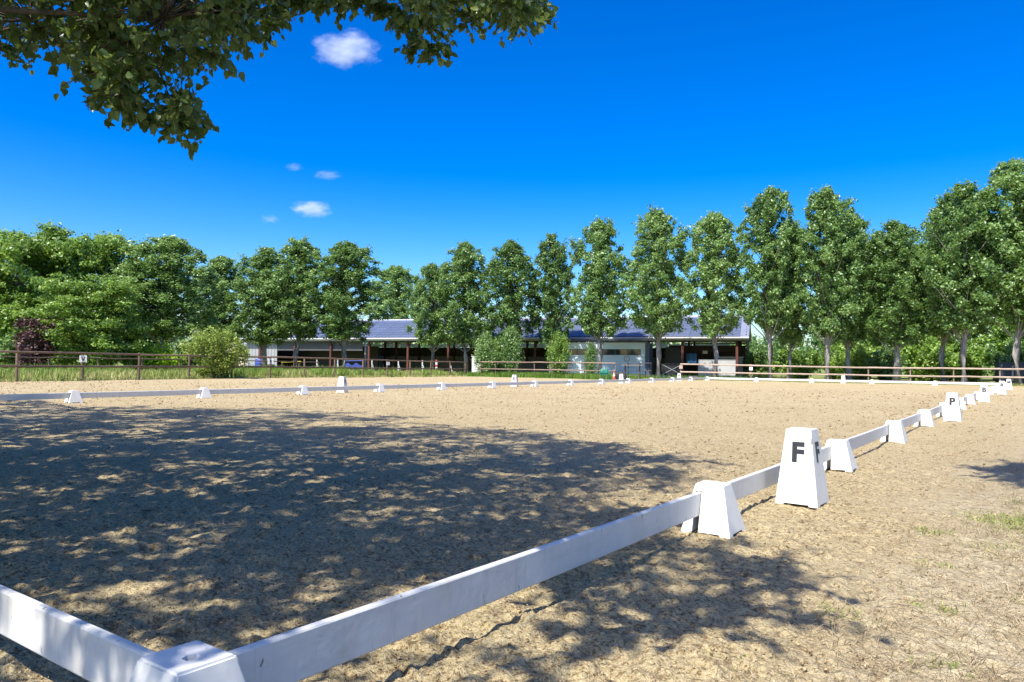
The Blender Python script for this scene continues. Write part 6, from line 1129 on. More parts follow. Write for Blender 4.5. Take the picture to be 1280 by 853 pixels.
CLUMPS_2 = [(-13.03,-6.11,12.43,0.58), (-13.53,-1.38,6.41,0.58), (-10.31,-7.13,8.05,0.58), (-8.19,-0.18,13.22,0.58), (-8.98,-7.23,9.31,0.58), (-7.22,-0.65,9.35,0.58), (-10.71,-2.20,16.82,0.58), (-11.85,0.58,13.34,0.58), (-10.03,-5.67,4.93,0.58), (-9.60,-6.41,13.07,0.58), (-12.33,1.56,4.13,0.58), (-9.65,-0.02,6.41,0.58), (-14.17,-0.86,4.29,0.58), (-15.30,-4.45,11.82,0.58), (-10.57,-6.08,13.40,0.58), (-9.56,-4.72,16.51,0.58), (-8.14,-1.15,11.81,0.58), (-7.88,-0.26,6.15,0.58), (-9.59,-7.43,7.56,0.58), (-8.97,-6.68,8.99,0.58), (-9.88,-4.07,5.63,0.58), (-11.28,-7.00,12.59,0.58), (-8.84,-4.00,15.80,0.58), (-10.53,-6.94,6.10,0.58), (-6.76,-1.21,13.76,0.58), (-14.13,-5.17,14.08,0.58), (-9.44,-3.02,7.14,0.58), (-7.60,-1.82,13.98,0.58), (-13.11,-4.46,8.02,0.58), (-9.60,-0.88,9.04,0.58), (-13.93,1.40,10.76,0.58), (-6.89,-3.39,5.02,0.58), (-11.09,-2.79,15.22,0.58), (-11.03,-2.53,11.43,0.58), (-8.31,-6.37,10.10,0.58), (-12.23,-5.22,15.40,0.58), (-13.42,-1.02,14.87,0.58), (-9.11,-2.22,6.09,0.58), (-12.48,1.79,8.37,0.58), (-11.07,-6.00,7.67,0.58), (-12.20,-5.00,15.20,0.58), (-10.61,-1.44,11.45,0.58), (-7.69,-1.52,4.89,0.58), (-9.61,-5.72,13.13,0.58), (-9.18,-4.14,15.11,0.58), (-12.46,-4.69,11.31,0.58), (-14.83,-4.29,10.27,0.58), (-6.88,-2.75,4.99,0.58), (-13.33,-2.29,11.12,0.58), (-13.52,-0.93,13.15,0.58), (-10.58,-7.22,6.17,0.58), (-7.31,-0.58,11.31,0.58), (-9.00,-6.29,10.55,0.58), (-11.79,-4.65,16.08,0.58), (-8.81,-1.12,8.89,0.58), (-13.43,1.78,8.05,0.58), (-11.24,-0.65,14.83,0.58), (-14.00,-0.88,8.97,0.58), (-13.53,-1.59,9.56,0.58), (-14.72,-1.26,3.46,0.58), (-7.32,-4.75,13.75,0.58), (-7.40,-0.79,10.04,0.58), (-12.09,-4.04,16.82,0.58), (-10.63,-0.54,10.34,0.58), (-13.53,0.14,8.98,0.58), (-9.57,-6.26,8.49,0.58), (-14.79,-5.24,9.84,0.58), (-7.11,-1.34,8.47,0.58), (-10.37,-5.14,6.71,0.58), (-6.80,-3.06,14.04,0.58), (-11.67,-7.54,10.92,0.58), (-9.37,-4.52,3.43,0.58), (-13.94,-0.28,3.43,0.58), (-8.90,-0.29,5.89,0.58), (-13.23,-4.99,15.45,0.58), (-13.79,-1.12,12.49,0.58), (-11.23,1.99,4.68,0.58), (-8.72,-4.02,16.83,0.58), (-13.79,-5.75,7.43,0.58), (-13.45,-4.92,4.45,0.58), (-8.12,-4.21,9.36,0.58), (-7.30,-3.79,6.86,0.58), (-11.94,-5.69,7.26,0.58), (-9.12,-4.91,12.86,0.58), (-11.07,-3.23,9.57,0.58), (-7.57,-0.92,7.20,0.58), (-13.12,0.35,11.05,0.58), (-9.77,-6.03,8.13,0.58), (-13.42,-2.11,12.48,0.58), (-9.58,-6.34,10.62,0.58), (-11.87,-4.63,10.51,0.58), (-12.71,-5.13,6.99,0.58), (-9.26,0.03,7.87,0.58), (-9.00,-4.09,16.35,0.58), (-10.88,-5.60,5.21,0.58), (-13.69,-5.24,15.73,0.58), (-12.93,-0.25,4.34,0.58), (-8.45,1.29,6.60,0.58), (-10.77,-2.69,5.23,0.58), (-7.14,-2.17,11.44,0.58), (-11.22,-1.60,15.33,0.58), (-10.93,-7.31,7.93,0.58), (-9.22,-4.20,7.35,0.58), (-13.77,-1.06,14.07,0.58), (-10.38,-1.11,3.76,0.58), (-13.95,0.13,11.08,0.58), (-12.41,-5.68,11.24,0.58), (-12.31,-3.08,16.36,0.58), (-12.84,-5.61,15.58,0.58), (-8.97,-0.78,8.17,0.58), (-8.26,-5.34,11.85,0.58), (-12.34,-2.79,7.07,0.58), (-11.79,-5.21,15.47,0.58), (-11.70,0.51,4.71,0.58), (-8.43,-0.18,4.77,0.58), (-10.63,2.28,9.75,0.58), (-11.97,-5.76,13.21,0.58), (-10.15,-7.52,11.48,0.58), (-13.19,-3.91,7.57,0.58), (-9.21,-0.49,14.58,0.58), (-14.54,-0.20,12.29,0.58), (-9.50,-4.49,15.95,0.58), (-15.06,-2.30,15.10,0.58), (-9.35,1.42,13.15,0.58), (-13.13,-6.58,9.27,0.58), (-11.67,-0.46,4.92,0.58), (-6.80,-2.35,5.36,0.58), (-14.81,-1.60,14.39,0.58), (-12.97,1.60,10.60,0.58), (-13.60,-6.27,14.04,0.58), (-10.99,-2.56,7.55,0.58), (-6.16,-2.72,10.70,0.58), (-7.78,-0.14,11.94,0.58), (-11.36,0.62,13.68,0.58), (-14.26,-5.07,4.45,0.58), (-13.64,-2.47,7.84,0.58), (-14.89,-0.72,11.90,0.58), (-7.28,-3.74,15.57,0.58), (-7.84,-1.62,12.59,0.58), (-9.84,-3.45,14.42,0.58), (-8.99,-7.17,10.65,0.58), (-14.10,0.86,11.91,0.58), (-14.08,-2.62,12.08,0.58), (-8.41,0.53,3.85,0.58), (-10.88,-5.75,5.20,0.58), (-8.54,-5.82,4.31,0.58), (-7.51,-1.96,10.90,0.58), (-8.38,-1.64,6.43,0.58), (-6.71,-4.94,9.59,0.58), (-7.43,-4.89,12.84,0.58), (-10.47,-2.83,4.07,0.58), (-9.72,-0.25,15.28,0.58), (-12.73,-0.41,9.66,0.58), (-11.41,-5.36,14.73,0.58), (-6.92,-5.42,9.92,0.58), (-13.05,-0.69,13.49,0.58), (-11.11,-6.84,12.43,0.58), (-14.29,-4.26,7.48,0.58), (-9.89,-1.24,14.10,0.58), (-9.65,0.17,6.39,0.58), (-7.79,-3.90,3.70,0.58), (-7.96,-3.31,10.77,0.58), (-12.57,-2.12,16.28,0.58), (-9.47,-0.42,13.97,0.58), (-7.83,-4.55,15.61,0.58), (-13.91,-3.50,3.60,0.58), (-8.86,1.72,5.08,0.58), (-8.32,-3.04,8.74,0.58), (-12.06,-2.76,8.77,0.58), (-12.76,-2.84,14.35,0.58), (-6.91,-3.36,11.73,0.58), (-8.02,-3.71,9.39,0.58), (-14.73,-1.78,10.17,0.58), (-9.73,-3.49,5.83,0.58), (-15.67,-2.49,6.89,0.58), (-11.39,-0.33,5.55,0.58), (-9.22,-2.61,3.59,0.58), (-14.28,0.32,14.45,0.58), (-11.42,-0.04,15.60,0.58), (-10.80,-2.15,16.22,0.58), (-7.93,-3.16,10.73,0.58), (-11.21,-4.88,3.39,0.58), (-12.12,-1.71,10.34,0.58), (-9.93,-0.62,5.89,0.58), (-9.17,1.84,5.25,0.58), (-11.65,-1.80,12.87,0.58), (-7.93,0.58,10.36,0.58), (-14.51,-2.24,5.80,0.58), (-9.85,0.49,4.94,0.58), (-9.01,-3.33,4.60,0.58), (-14.83,-3.99,10.80,0.58), (-9.32,-2.43,11.00,0.58), (-12.68,-5.70,8.94,0.58), (-13.27,-1.99,14.01,0.58), (-12.08,-4.31,12.37,0.58), (-13.87,-2.17,7.27,0.58), (-13.27,1.23,10.47,0.58), (-8.57,-4.80,6.17,0.58), (-13.81,-3.77,14.50,0.58), (-15.98,-2.63,8.44,0.58), (-13.25,-1.06,12.34,0.58), (-13.54,-6.21,13.32,0.58), (-11.31,-2.70,6.46,0.58), (-9.06,-1.16,4.87,0.58), (-9.43,-1.15,12.14,0.58), (-12.11,-7.66,8.82,0.58), (-7.81,-3.15,3.94,0.58), (-12.69,-2.81,14.42,0.58), (-11.77,-6.08,15.55,0.58), (-13.58,-2.60,5.25,0.58), (-9.69,-1.72,12.13,0.58), (-10.45,-1.48,13.40,0.58), (-8.27,-3.34,14.02,0.58), (-12.18,-5.89,14.15,0.58), (-12.57,-2.18,5.26,0.58), (-7.91,-2.77,14.61,0.58), (-12.32,-1.91,16.87,0.58), (-10.93,-2.58,9.75,0.58), (-12.53,-2.54,14.57,0.58), (-14.30,-5.30,8.21,0.58), (-14.08,-4.30,12.88,0.58), (-13.45,-5.10,16.17,0.58), (-7.67,-5.20,5.75,0.58), (-11.60,-5.49,5.42,0.58), (-11.51,-2.07,13.91,0.58), (-6.24,-2.67,8.33,0.58), (-6.47,-2.79,8.46,0.58), (-15.23,-2.01,12.85,0.58), (-8.10,-1.11,4.12,0.58), (-10.39,-3.24,13.84,0.58), (-8.25,-3.11,6.18,0.58), (-14.22,-3.28,16.47,0.58), (-13.88,0.57,13.18,0.58), (-13.96,-1.60,6.85,0.58), (-12.89,-2.56,11.11,0.58), (-9.76,-7.14,11.11,0.58), (-7.90,-5.64,4.67,0.58), (-6.50,-3.07,7.27,0.58), (-13.11,-1.49,13.47,0.58), (-13.83,-1.98,8.31,0.58), (-12.12,-2.51,11.26,0.58), (-10.36,0.18,10.26,0.58), (-11.70,0.23,7.30,0.58), (-13.74,-5.44,7.97,0.58), (-7.47,-1.01,8.27,0.58), (-11.05,-0.26,10.43,0.58), (-13.21,-0.70,8.17,0.58), (-10.03,1.53,8.75,0.58), (-8.85,-3.27,11.19,0.58), (-11.90,0.77,6.40,0.58), (-13.13,-3.56,9.03,0.58), (-7.62,1.06,8.35,0.58), (-7.70,0.59,10.95,0.58), (-10.67,-0.46,14.88,0.58), (-15.39,-4.22,12.83,0.58), (-9.09,0.75,3.43,0.58), (-13.44,-6.27,9.90,0.58), (-10.32,-4.83,4.11,0.58), (-8.00,-5.04,9.89,0.58), (-11.06,0.94,11.84,0.58), (-11.74,-2.77,3.84,0.58), (-8.08,-3.35,11.38,0.58), (-9.07,-3.00,12.30,0.58), (-8.19,-2.51,7.54,0.58), (-13.80,-5.55,8.95,0.58), (-9.62,-4.32,7.39,0.58), (-7.12,-4.36,10.06,0.58), (-9.08,0.44,7.85,0.58), (-10.24,-5.24,8.71,0.58), (-7.16,-0.20,9.45,0.58), (-14.22,-2.41,9.62,0.58), (-10.24,-4.31,12.71,0.58), (-12.72,1.82,8.30,0.58), (-7.98,0.48,9.44,0.58), (-10.44,-5.67,8.54,0.58), (-14.94,-2.26,8.79,0.58), (-12.12,-6.29,16.16,0.58), (-14.04,-4.10,6.78,0.58), (-13.10,-2.46,10.31,0.58), (-9.10,-3.67,14.18,0.58), (-7.98,-1.07,5.09,0.58), (-10.10,-6.37,6.42,0.58), (-12.84,1.36,8.11,0.58), (-12.20,0.20,8.27,0.58), (-7.65,-6.13,7.14,0.58), (-10.83,-3.49,3.60,0.58), (-8.88,-5.46,8.61,0.58), (-13.20,-0.33,11.87,0.58), (-7.32,-3.57,13.43,0.58), (-13.49,-4.59,13.09,0.58), (-12.43,-0.99,5.69,0.58), (-13.34,1.04,13.53,0.58), (-6.58,-3.46,5.52,0.58), (-12.98,-5.44,9.09,0.58), (-6.35,-2.57,9.45,0.58), (-7.70,0.27,7.93,0.58), (-10.46,1.98,4.69,0.58), (-10.84,-6.46,10.32,0.58), (-7.81,-1.80,14.09,0.58), (-7.90,-1.95,4.31,0.58), (-8.11,-4.21,16.48,0.58), (-12.07,-2.76,3.41,0.58), (-12.30,-3.71,7.75,0.58), (-11.16,-3.52,14.85,0.58), (-13.05,-3.15,15.40,0.58), (-10.39,-7.02,6.32,0.58), (-10.34,-5.02,6.21,0.58), (-9.62,-2.32,11.86,0.58), (-14.98,-1.52,8.93,0.58), (-13.52,-2.03,6.21,0.58), (-7.64,-4.80,10.09,0.58), (-9.73,-0.54,9.52,0.58), (-14.64,-2.04,6.32,0.58), (-12.36,-3.74,4.90,0.58), (-10.10,-6.09,5.47,0.58), (-9.73,1.48,11.92,0.58), (-14.16,-1.97,12.18,0.58), (-11.32,-5.43,8.99,0.58), (-10.03,-5.47,5.48,0.58), (-12.92,-5.50,7.56,0.58), (-14.67,-2.00,8.10,0.58), (-13.48,-5.76,14.33,0.58), (-12.46,-7.02,10.60,0.58), (-11.25,-5.86,14.67,0.58), (-11.32,-5.15,12.81,0.58), (-12.58,-3.03,15.86,0.58), (-14.56,0.31,9.12,0.58), (-12.33,-6.41,13.92,0.58), (-13.80,0.35,11.91,0.58), (-12.91,-5.66,14.08,0.58), (-14.55,-1.98,15.58,0.58), (-14.64,-1.97,15.97,0.58), (-9.97,-0.37,9.12,0.58), (-11.81,2.48,8.11,0.58), (-9.92,-6.28,13.14,0.58), (-13.34,-7.07,9.32,0.58), (-9.86,-3.03,15.17,0.58), (-8.34,-4.80,11.16,0.58), (-10.71,-3.31,12.52,0.58), (-7.98,-3.12,5.14,0.58), (-9.40,-0.85,3.94,0.50), (-12.23,-3.63,4.04,0.50), (-8.65,0.01,4.08,0.50), (-8.01,-3.71,5.39,0.50), (-14.03,-4.86,4.63,0.50), (-10.61,-5.19,6.58,0.50), (-13.31,-3.46,5.85,0.50), (-13.67,-2.77,5.83,0.50), (-9.59,-2.61,4.00,0.50), (-16.01,-1.49,4.56,0.50), (-14.25,-0.57,4.33,0.50), (-12.77,-2.24,6.37,0.50), (-15.50,-4.59,4.49,0.50), (-16.06,-3.14,4.74,0.50), (-14.08,-1.74,4.13,0.50), (-13.75,-4.33,4.18,0.50), (-9.40,-5.36,5.05,0.50), (-12.50,0.94,3.98,0.50), (-13.66,-0.64,3.89,0.50), (-5.95,-1.12,4.28,0.50), (-11.54,1.39,4.06,0.50), (-9.88,-2.64,6.81,0.50), (-7.52,-1.46,3.53,0.50), (-7.31,-2.43,5.92,0.50), (-11.98,-2.94,3.82,0.50), (-10.26,0.61,3.90,0.50), (-12.15,-6.31,6.90,0.50), (-13.68,-2.98,5.58,0.50), (-10.45,-1.35,3.99,0.50), (-15.57,-5.30,5.46,0.50), (-10.32,-2.26,6.44,0.50), (-10.21,-2.14,6.32,0.50), (-11.99,-2.35,6.72,0.50), (-11.40,-4.62,5.25,0.50), (-14.11,0.92,4.21,0.50), (-9.93,-3.88,5.31,0.50), (-6.96,-3.32,3.74,0.50), (-15.15,-0.23,3.84,0.50), (-15.54,-1.23,5.14,0.50), (-6.11,-2.44,5.85,0.50), (-10.27,-2.00,6.75,0.50), (-10.15,-4.00,3.39,0.50), (-14.88,-0.82,3.21,0.50), (-10.57,0.75,3.29,0.50), (-7.11,-3.20,4.67,0.50), (-10.07,-0.96,4.76,0.50), (-9.27,-3.27,3.38,0.50), (-9.65,-2.99,5.15,0.50), (-14.07,-3.78,6.97,0.50), (-11.65,-6.52,6.54,0.50), (-11.43,-0.35,3.78,0.50), (-14.92,-5.79,5.46,0.50), (-15.91,-2.40,5.44,0.50), (-8.26,-1.18,4.24,0.50), (-8.55,0.44,3.85,0.50), (-8.70,-3.13,5.29,0.50), (-11.40,0.74,5.29,0.50), (-10.72,-4.32,3.38,0.50), (-14.90,-3.43,6.45,0.50), (-13.29,-2.50,4.52,0.50), (-14.57,-2.32,5.94,0.50), (-15.32,-2.01,3.41,0.50), (-8.51,-5.02,4.82,0.50), (-7.85,-1.79,5.13,0.50), (-11.52,-0.68,5.50,0.50), (-11.47,-0.87,3.84,0.50), (-6.73,0.63,5.07,0.50), (-15.11,-3.38,3.63,0.50), (-8.10,1.48,3.56,0.50), (-8.31,-2.00,6.02,0.50)]
CLUMPS_3 = [(-20.74,-1.77,7.51,0.58), (-15.61,-0.43,9.44,0.58), (-15.56,-5.63,8.67,0.58), (-17.97,-4.70,12.12,0.58), (-20.07,-5.39,7.37,0.58), (-15.33,-5.33,10.58,0.58), (-16.35,-4.70,12.65,0.58), (-22.18,-5.85,9.88,0.58), (-15.24,1.06,10.65,0.58), (-17.61,-3.84,9.24,0.58), (-17.01,0.08,8.74,0.58), (-17.46,-5.80,7.60,0.58), (-23.02,-3.94,7.75,0.58), (-13.72,-1.86,7.56,0.58), (-23.54,-2.49,9.78,0.58), (-15.90,-3.27,12.56,0.58), (-17.20,-5.36,12.66,0.58), (-21.14,0.88,5.32,0.58), (-17.66,-4.95,9.44,0.58), (-22.00,-5.14,3.88,0.58), (-21.35,-5.62,7.90,0.58), (-21.44,-3.61,13.86,0.58), (-20.07,-0.99,11.65,0.58), (-15.13,-4.89,7.14,0.58), (-17.98,-2.80,9.11,0.58), (-20.35,-4.91,10.11,0.58), (-17.51,1.97,5.51,0.58), (-15.68,-4.34,3.48,0.58), (-14.83,-6.05,7.16,0.58), (-16.12,-6.22,12.08,0.58), (-16.30,-2.60,15.11,0.58), (-19.19,-4.44,11.56,0.58), (-16.37,-4.35,10.64,0.58), (-16.11,-1.04,12.07,0.58), (-17.40,-6.33,13.50,0.58), (-17.53,1.43,8.43,0.58), (-21.43,-1.34,11.96,0.58), (-19.91,-2.69,8.29,0.58), (-15.30,-6.38,9.08,0.58), (-21.18,-0.98,6.58,0.58), (-21.70,-2.77,6.41,0.58), (-15.81,-3.74,9.68,0.58), (-17.20,0.22,6.04,0.58), (-20.36,-2.97,8.18,0.58), (-15.86,-4.18,7.57,0.58), (-20.48,-0.96,8.15,0.58), (-22.87,-0.78,7.94,0.58), (-20.37,1.05,9.40,0.58), (-21.23,0.86,10.07,0.58), (-19.88,-5.85,11.88,0.58), (-16.52,-6.16,5.27,0.58), (-19.89,-3.62,15.06,0.58), (-16.25,-1.54,9.69,0.58), (-17.03,-2.01,9.03,0.58), (-22.04,-1.89,11.46,0.58), (-14.62,-4.63,11.35,0.58), (-13.70,-2.95,5.26,0.58), (-20.10,1.05,6.09,0.58), (-20.49,-1.76,12.06,0.58), (-18.52,-1.02,11.30,0.58), (-20.56,-4.26,6.23,0.58), (-21.98,-0.06,6.84,0.58), (-16.89,-4.44,14.01,0.58), (-21.57,-4.99,4.93,0.58), (-16.69,-3.53,12.27,0.58), (-18.38,-4.61,3.76,0.58), (-15.90,-3.22,6.61,0.58), (-18.44,-4.69,8.38,0.58), (-14.55,-0.53,10.02,0.58), (-16.22,-1.03,9.86,0.58), (-17.89,-4.45,13.00,0.58), (-19.50,-0.82,8.92,0.58), (-18.95,-1.22,12.76,0.58), (-18.24,-2.48,6.07,0.58), (-19.17,0.37,7.26,0.58), (-17.15,-0.44,11.61,0.58), (-19.49,-1.24,11.95,0.58), (-20.19,-0.35,7.19,0.58), (-20.02,1.18,8.07,0.58), (-21.73,-5.04,3.26,0.58), (-19.03,-3.41,9.56,0.58), (-16.90,-6.12,10.73,0.58), (-17.94,-6.52,10.61,0.58), (-23.04,-0.77,6.49,0.58), (-16.79,-2.37,6.95,0.58), (-17.95,-5.40,7.31,0.58), (-15.90,-5.10,9.35,0.58), (-21.66,-2.72,7.86,0.58), (-22.88,-3.48,5.27,0.58), (-20.12,-5.61,10.56,0.58), (-20.69,1.35,9.55,0.58), (-22.64,-1.59,5.05,0.58), (-17.78,1.72,4.13,0.58), (-20.58,-4.32,13.62,0.58), (-20.99,-1.65,13.42,0.58), (-18.92,-6.66,12.97,0.58), (-13.74,-1.39,5.83,0.58), (-15.09,-0.85,14.60,0.58), (-16.08,-2.36,4.20,0.58), (-15.92,-4.77,14.25,0.58), (-14.81,-3.41,10.84,0.58), (-16.27,-3.22,8.12,0.58), (-23.27,-1.33,7.35,0.58), (-16.80,-3.72,13.77,0.58), (-17.20,-2.33,8.96,0.58), (-18.81,-4.11,13.72,0.58), (-22.43,-4.78,11.87,0.58), (-14.98,-0.88,12.98,0.58), (-22.84,-2.35,13.08,0.58), (-17.94,-2.64,3.30,0.58), (-14.37,-4.26,12.49,0.58), (-20.30,-4.48,4.80,0.58), (-18.12,0.57,8.58,0.58), (-14.19,-2.45,6.27,0.58), (-19.73,-6.11,10.14,0.58), (-19.40,-3.05,7.20,0.58), (-19.80,-5.34,14.96,0.58), (-16.38,-4.66,9.46,0.58), (-16.61,-3.21,14.71,0.58), (-18.32,-6.85,9.30,0.58), (-20.63,-4.75,13.06,0.58), (-20.58,0.53,7.04,0.58), (-15.42,0.16,5.85,0.58), (-18.50,-2.55,8.76,0.58), (-20.20,0.31,4.48,0.58), (-20.36,-4.35,8.21,0.58), (-22.31,-5.58,8.38,0.58), (-18.22,-4.58,7.02,0.58), (-18.30,-5.69,4.91,0.58), (-18.00,-6.82,7.85,0.58), (-14.80,-0.62,3.29,0.58), (-15.55,-0.17,10.92,0.58), (-14.37,-5.05,8.77,0.58), (-13.56,-1.96,6.69,0.58), (-18.55,-3.44,11.00,0.58), (-22.46,-5.56,8.07,0.58), (-16.41,-2.79,5.31,0.58), (-22.23,-2.86,7.11,0.58), (-19.53,-0.01,4.22,0.58), (-17.59,-5.53,8.54,0.58), (-18.74,-0.58,7.69,0.58), (-19.88,-4.96,3.78,0.58), (-17.11,-3.87,12.81,0.58), (-16.67,1.51,9.32,0.58), (-18.55,1.91,5.07,0.58), (-20.54,1.32,5.43,0.58), (-21.24,-4.54,7.71,0.58), (-19.32,-3.66,6.41,0.58), (-17.07,-1.52,7.91,0.58), (-16.49,-2.45,7.77,0.58), (-21.09,-5.02,6.07,0.58), (-18.31,0.31,5.26,0.58), (-13.90,-3.48,12.07,0.58), (-20.77,-4.51,6.44,0.58), (-17.82,-3.96,9.58,0.58), (-16.20,-5.95,9.02,0.58), (-18.52,-5.03,5.64,0.58), (-15.50,-4.64,6.57,0.58), (-19.81,-0.21,5.34,0.58), (-21.64,-3.22,14.50,0.58), (-17.72,-5.20,14.15,0.58), (-20.37,-4.66,6.78,0.58), (-20.54,-3.00,8.99,0.58), (-16.80,-0.89,3.57,0.58), (-22.13,-5.63,11.11,0.58), (-22.01,-2.32,9.58,0.58), (-20.84,-2.56,7.89,0.58), (-19.22,-3.13,10.93,0.58), (-17.30,1.52,4.29,0.58), (-13.75,-1.78,9.51,0.58), (-20.31,-0.55,7.19,0.58), (-14.96,-4.32,5.35,0.58), (-20.20,-4.34,11.09,0.58), (-18.86,-3.05,6.12,0.58), (-21.15,-2.27,11.96,0.58), (-20.18,0.70,9.15,0.58), (-16.03,-0.60,6.89,0.58), (-14.65,-1.93,12.61,0.58), (-22.46,-5.29,5.18,0.58), (-15.29,-0.52,3.79,0.58), (-19.38,-5.18,3.39,0.58), (-15.91,-3.36,15.14,0.58), (-20.38,0.70,6.04,0.58), (-21.30,-2.32,9.61,0.58), (-18.11,-0.99,4.51,0.58), (-22.14,-2.10,11.74,0.58), (-16.50,-0.30,12.72,0.58), (-23.40,-1.46,8.68,0.58), (-15.50,-0.28,6.28,0.58), (-16.47,-4.99,12.46,0.58), (-21.01,-4.46,14.78,0.58), (-14.99,-3.93,8.22,0.58), (-20.67,-5.51,11.61,0.58), (-18.83,-5.70,12.65,0.58), (-20.03,1.46,4.92,0.58), (-16.80,-3.78,6.68,0.58), (-17.42,-3.04,4.75,0.58), (-21.11,-1.48,10.12,0.58), (-19.99,-6.64,12.22,0.58), (-16.59,-5.38,7.73,0.58), (-22.18,-2.57,13.58,0.58), (-19.96,-0.18,5.28,0.58), (-18.43,-6.49,7.31,0.58), (-16.71,1.23,7.99,0.58), (-21.02,-5.01,12.06,0.58), (-19.59,-1.01,6.51,0.58), (-17.11,-4.05,7.46,0.58), (-18.06,1.31,8.65,0.58), (-20.07,-0.60,11.59,0.58), (-18.01,-3.46,11.65,0.58), (-18.64,-4.94,14.42,0.58), (-20.41,-6.11,4.50,0.58), (-19.76,-6.83,6.61,0.58), (-17.15,-4.24,8.50,0.58), (-16.40,0.21,8.47,0.58), (-22.64,-4.70,12.57,0.58), (-19.82,-6.67,10.05,0.58), (-17.97,1.76,7.40,0.58), (-15.90,-0.68,5.65,0.58), (-20.42,-3.28,6.06,0.58), (-15.11,0.25,10.32,0.58), (-18.30,1.46,5.03,0.58), (-22.32,-0.39,11.77,0.58), (-16.80,-1.66,8.68,0.58), (-23.09,-3.86,10.01,0.58), (-19.40,-4.67,7.78,0.58), (-20.51,-6.98,6.71,0.58), (-18.06,-7.23,6.69,0.58), (-14.29,-4.63,6.10,0.58), (-18.32,-2.55,7.23,0.58), (-22.16,0.70,10.02,0.58), (-16.57,1.05,8.95,0.58), (-20.17,0.73,6.97,0.58), (-14.88,0.64,5.53,0.58), (-16.02,-5.64,8.95,0.58), (-20.93,-2.16,11.72,0.58), (-13.52,-3.84,7.55,0.58), (-16.90,-4.02,5.63,0.58), (-21.77,-3.76,8.80,0.58), (-17.20,-5.89,11.20,0.58), (-20.48,0.52,5.73,0.58), (-21.44,-0.91,5.64,0.58), (-17.16,0.50,6.41,0.58), (-14.61,-5.66,6.56,0.58), (-14.97,-1.99,10.90,0.58), (-17.25,-5.36,13.10,0.58), (-15.76,-1.63,5.25,0.58), (-21.32,0.01,7.86,0.58), (-19.26,-1.54,8.23,0.58), (-22.30,0.27,8.21,0.58), (-17.14,-4.82,12.12,0.58), (-20.87,-0.24,3.91,0.58), (-17.09,-6.32,13.98,0.58), (-15.05,0.04,9.41,0.58), (-22.67,-3.96,8.01,0.58), (-19.29,-0.36,10.57,0.58), (-18.22,-1.81,8.79,0.58), (-17.85,-3.96,11.05,0.58), (-19.36,-2.10,5.05,0.58), (-16.30,-3.07,8.94,0.58)]
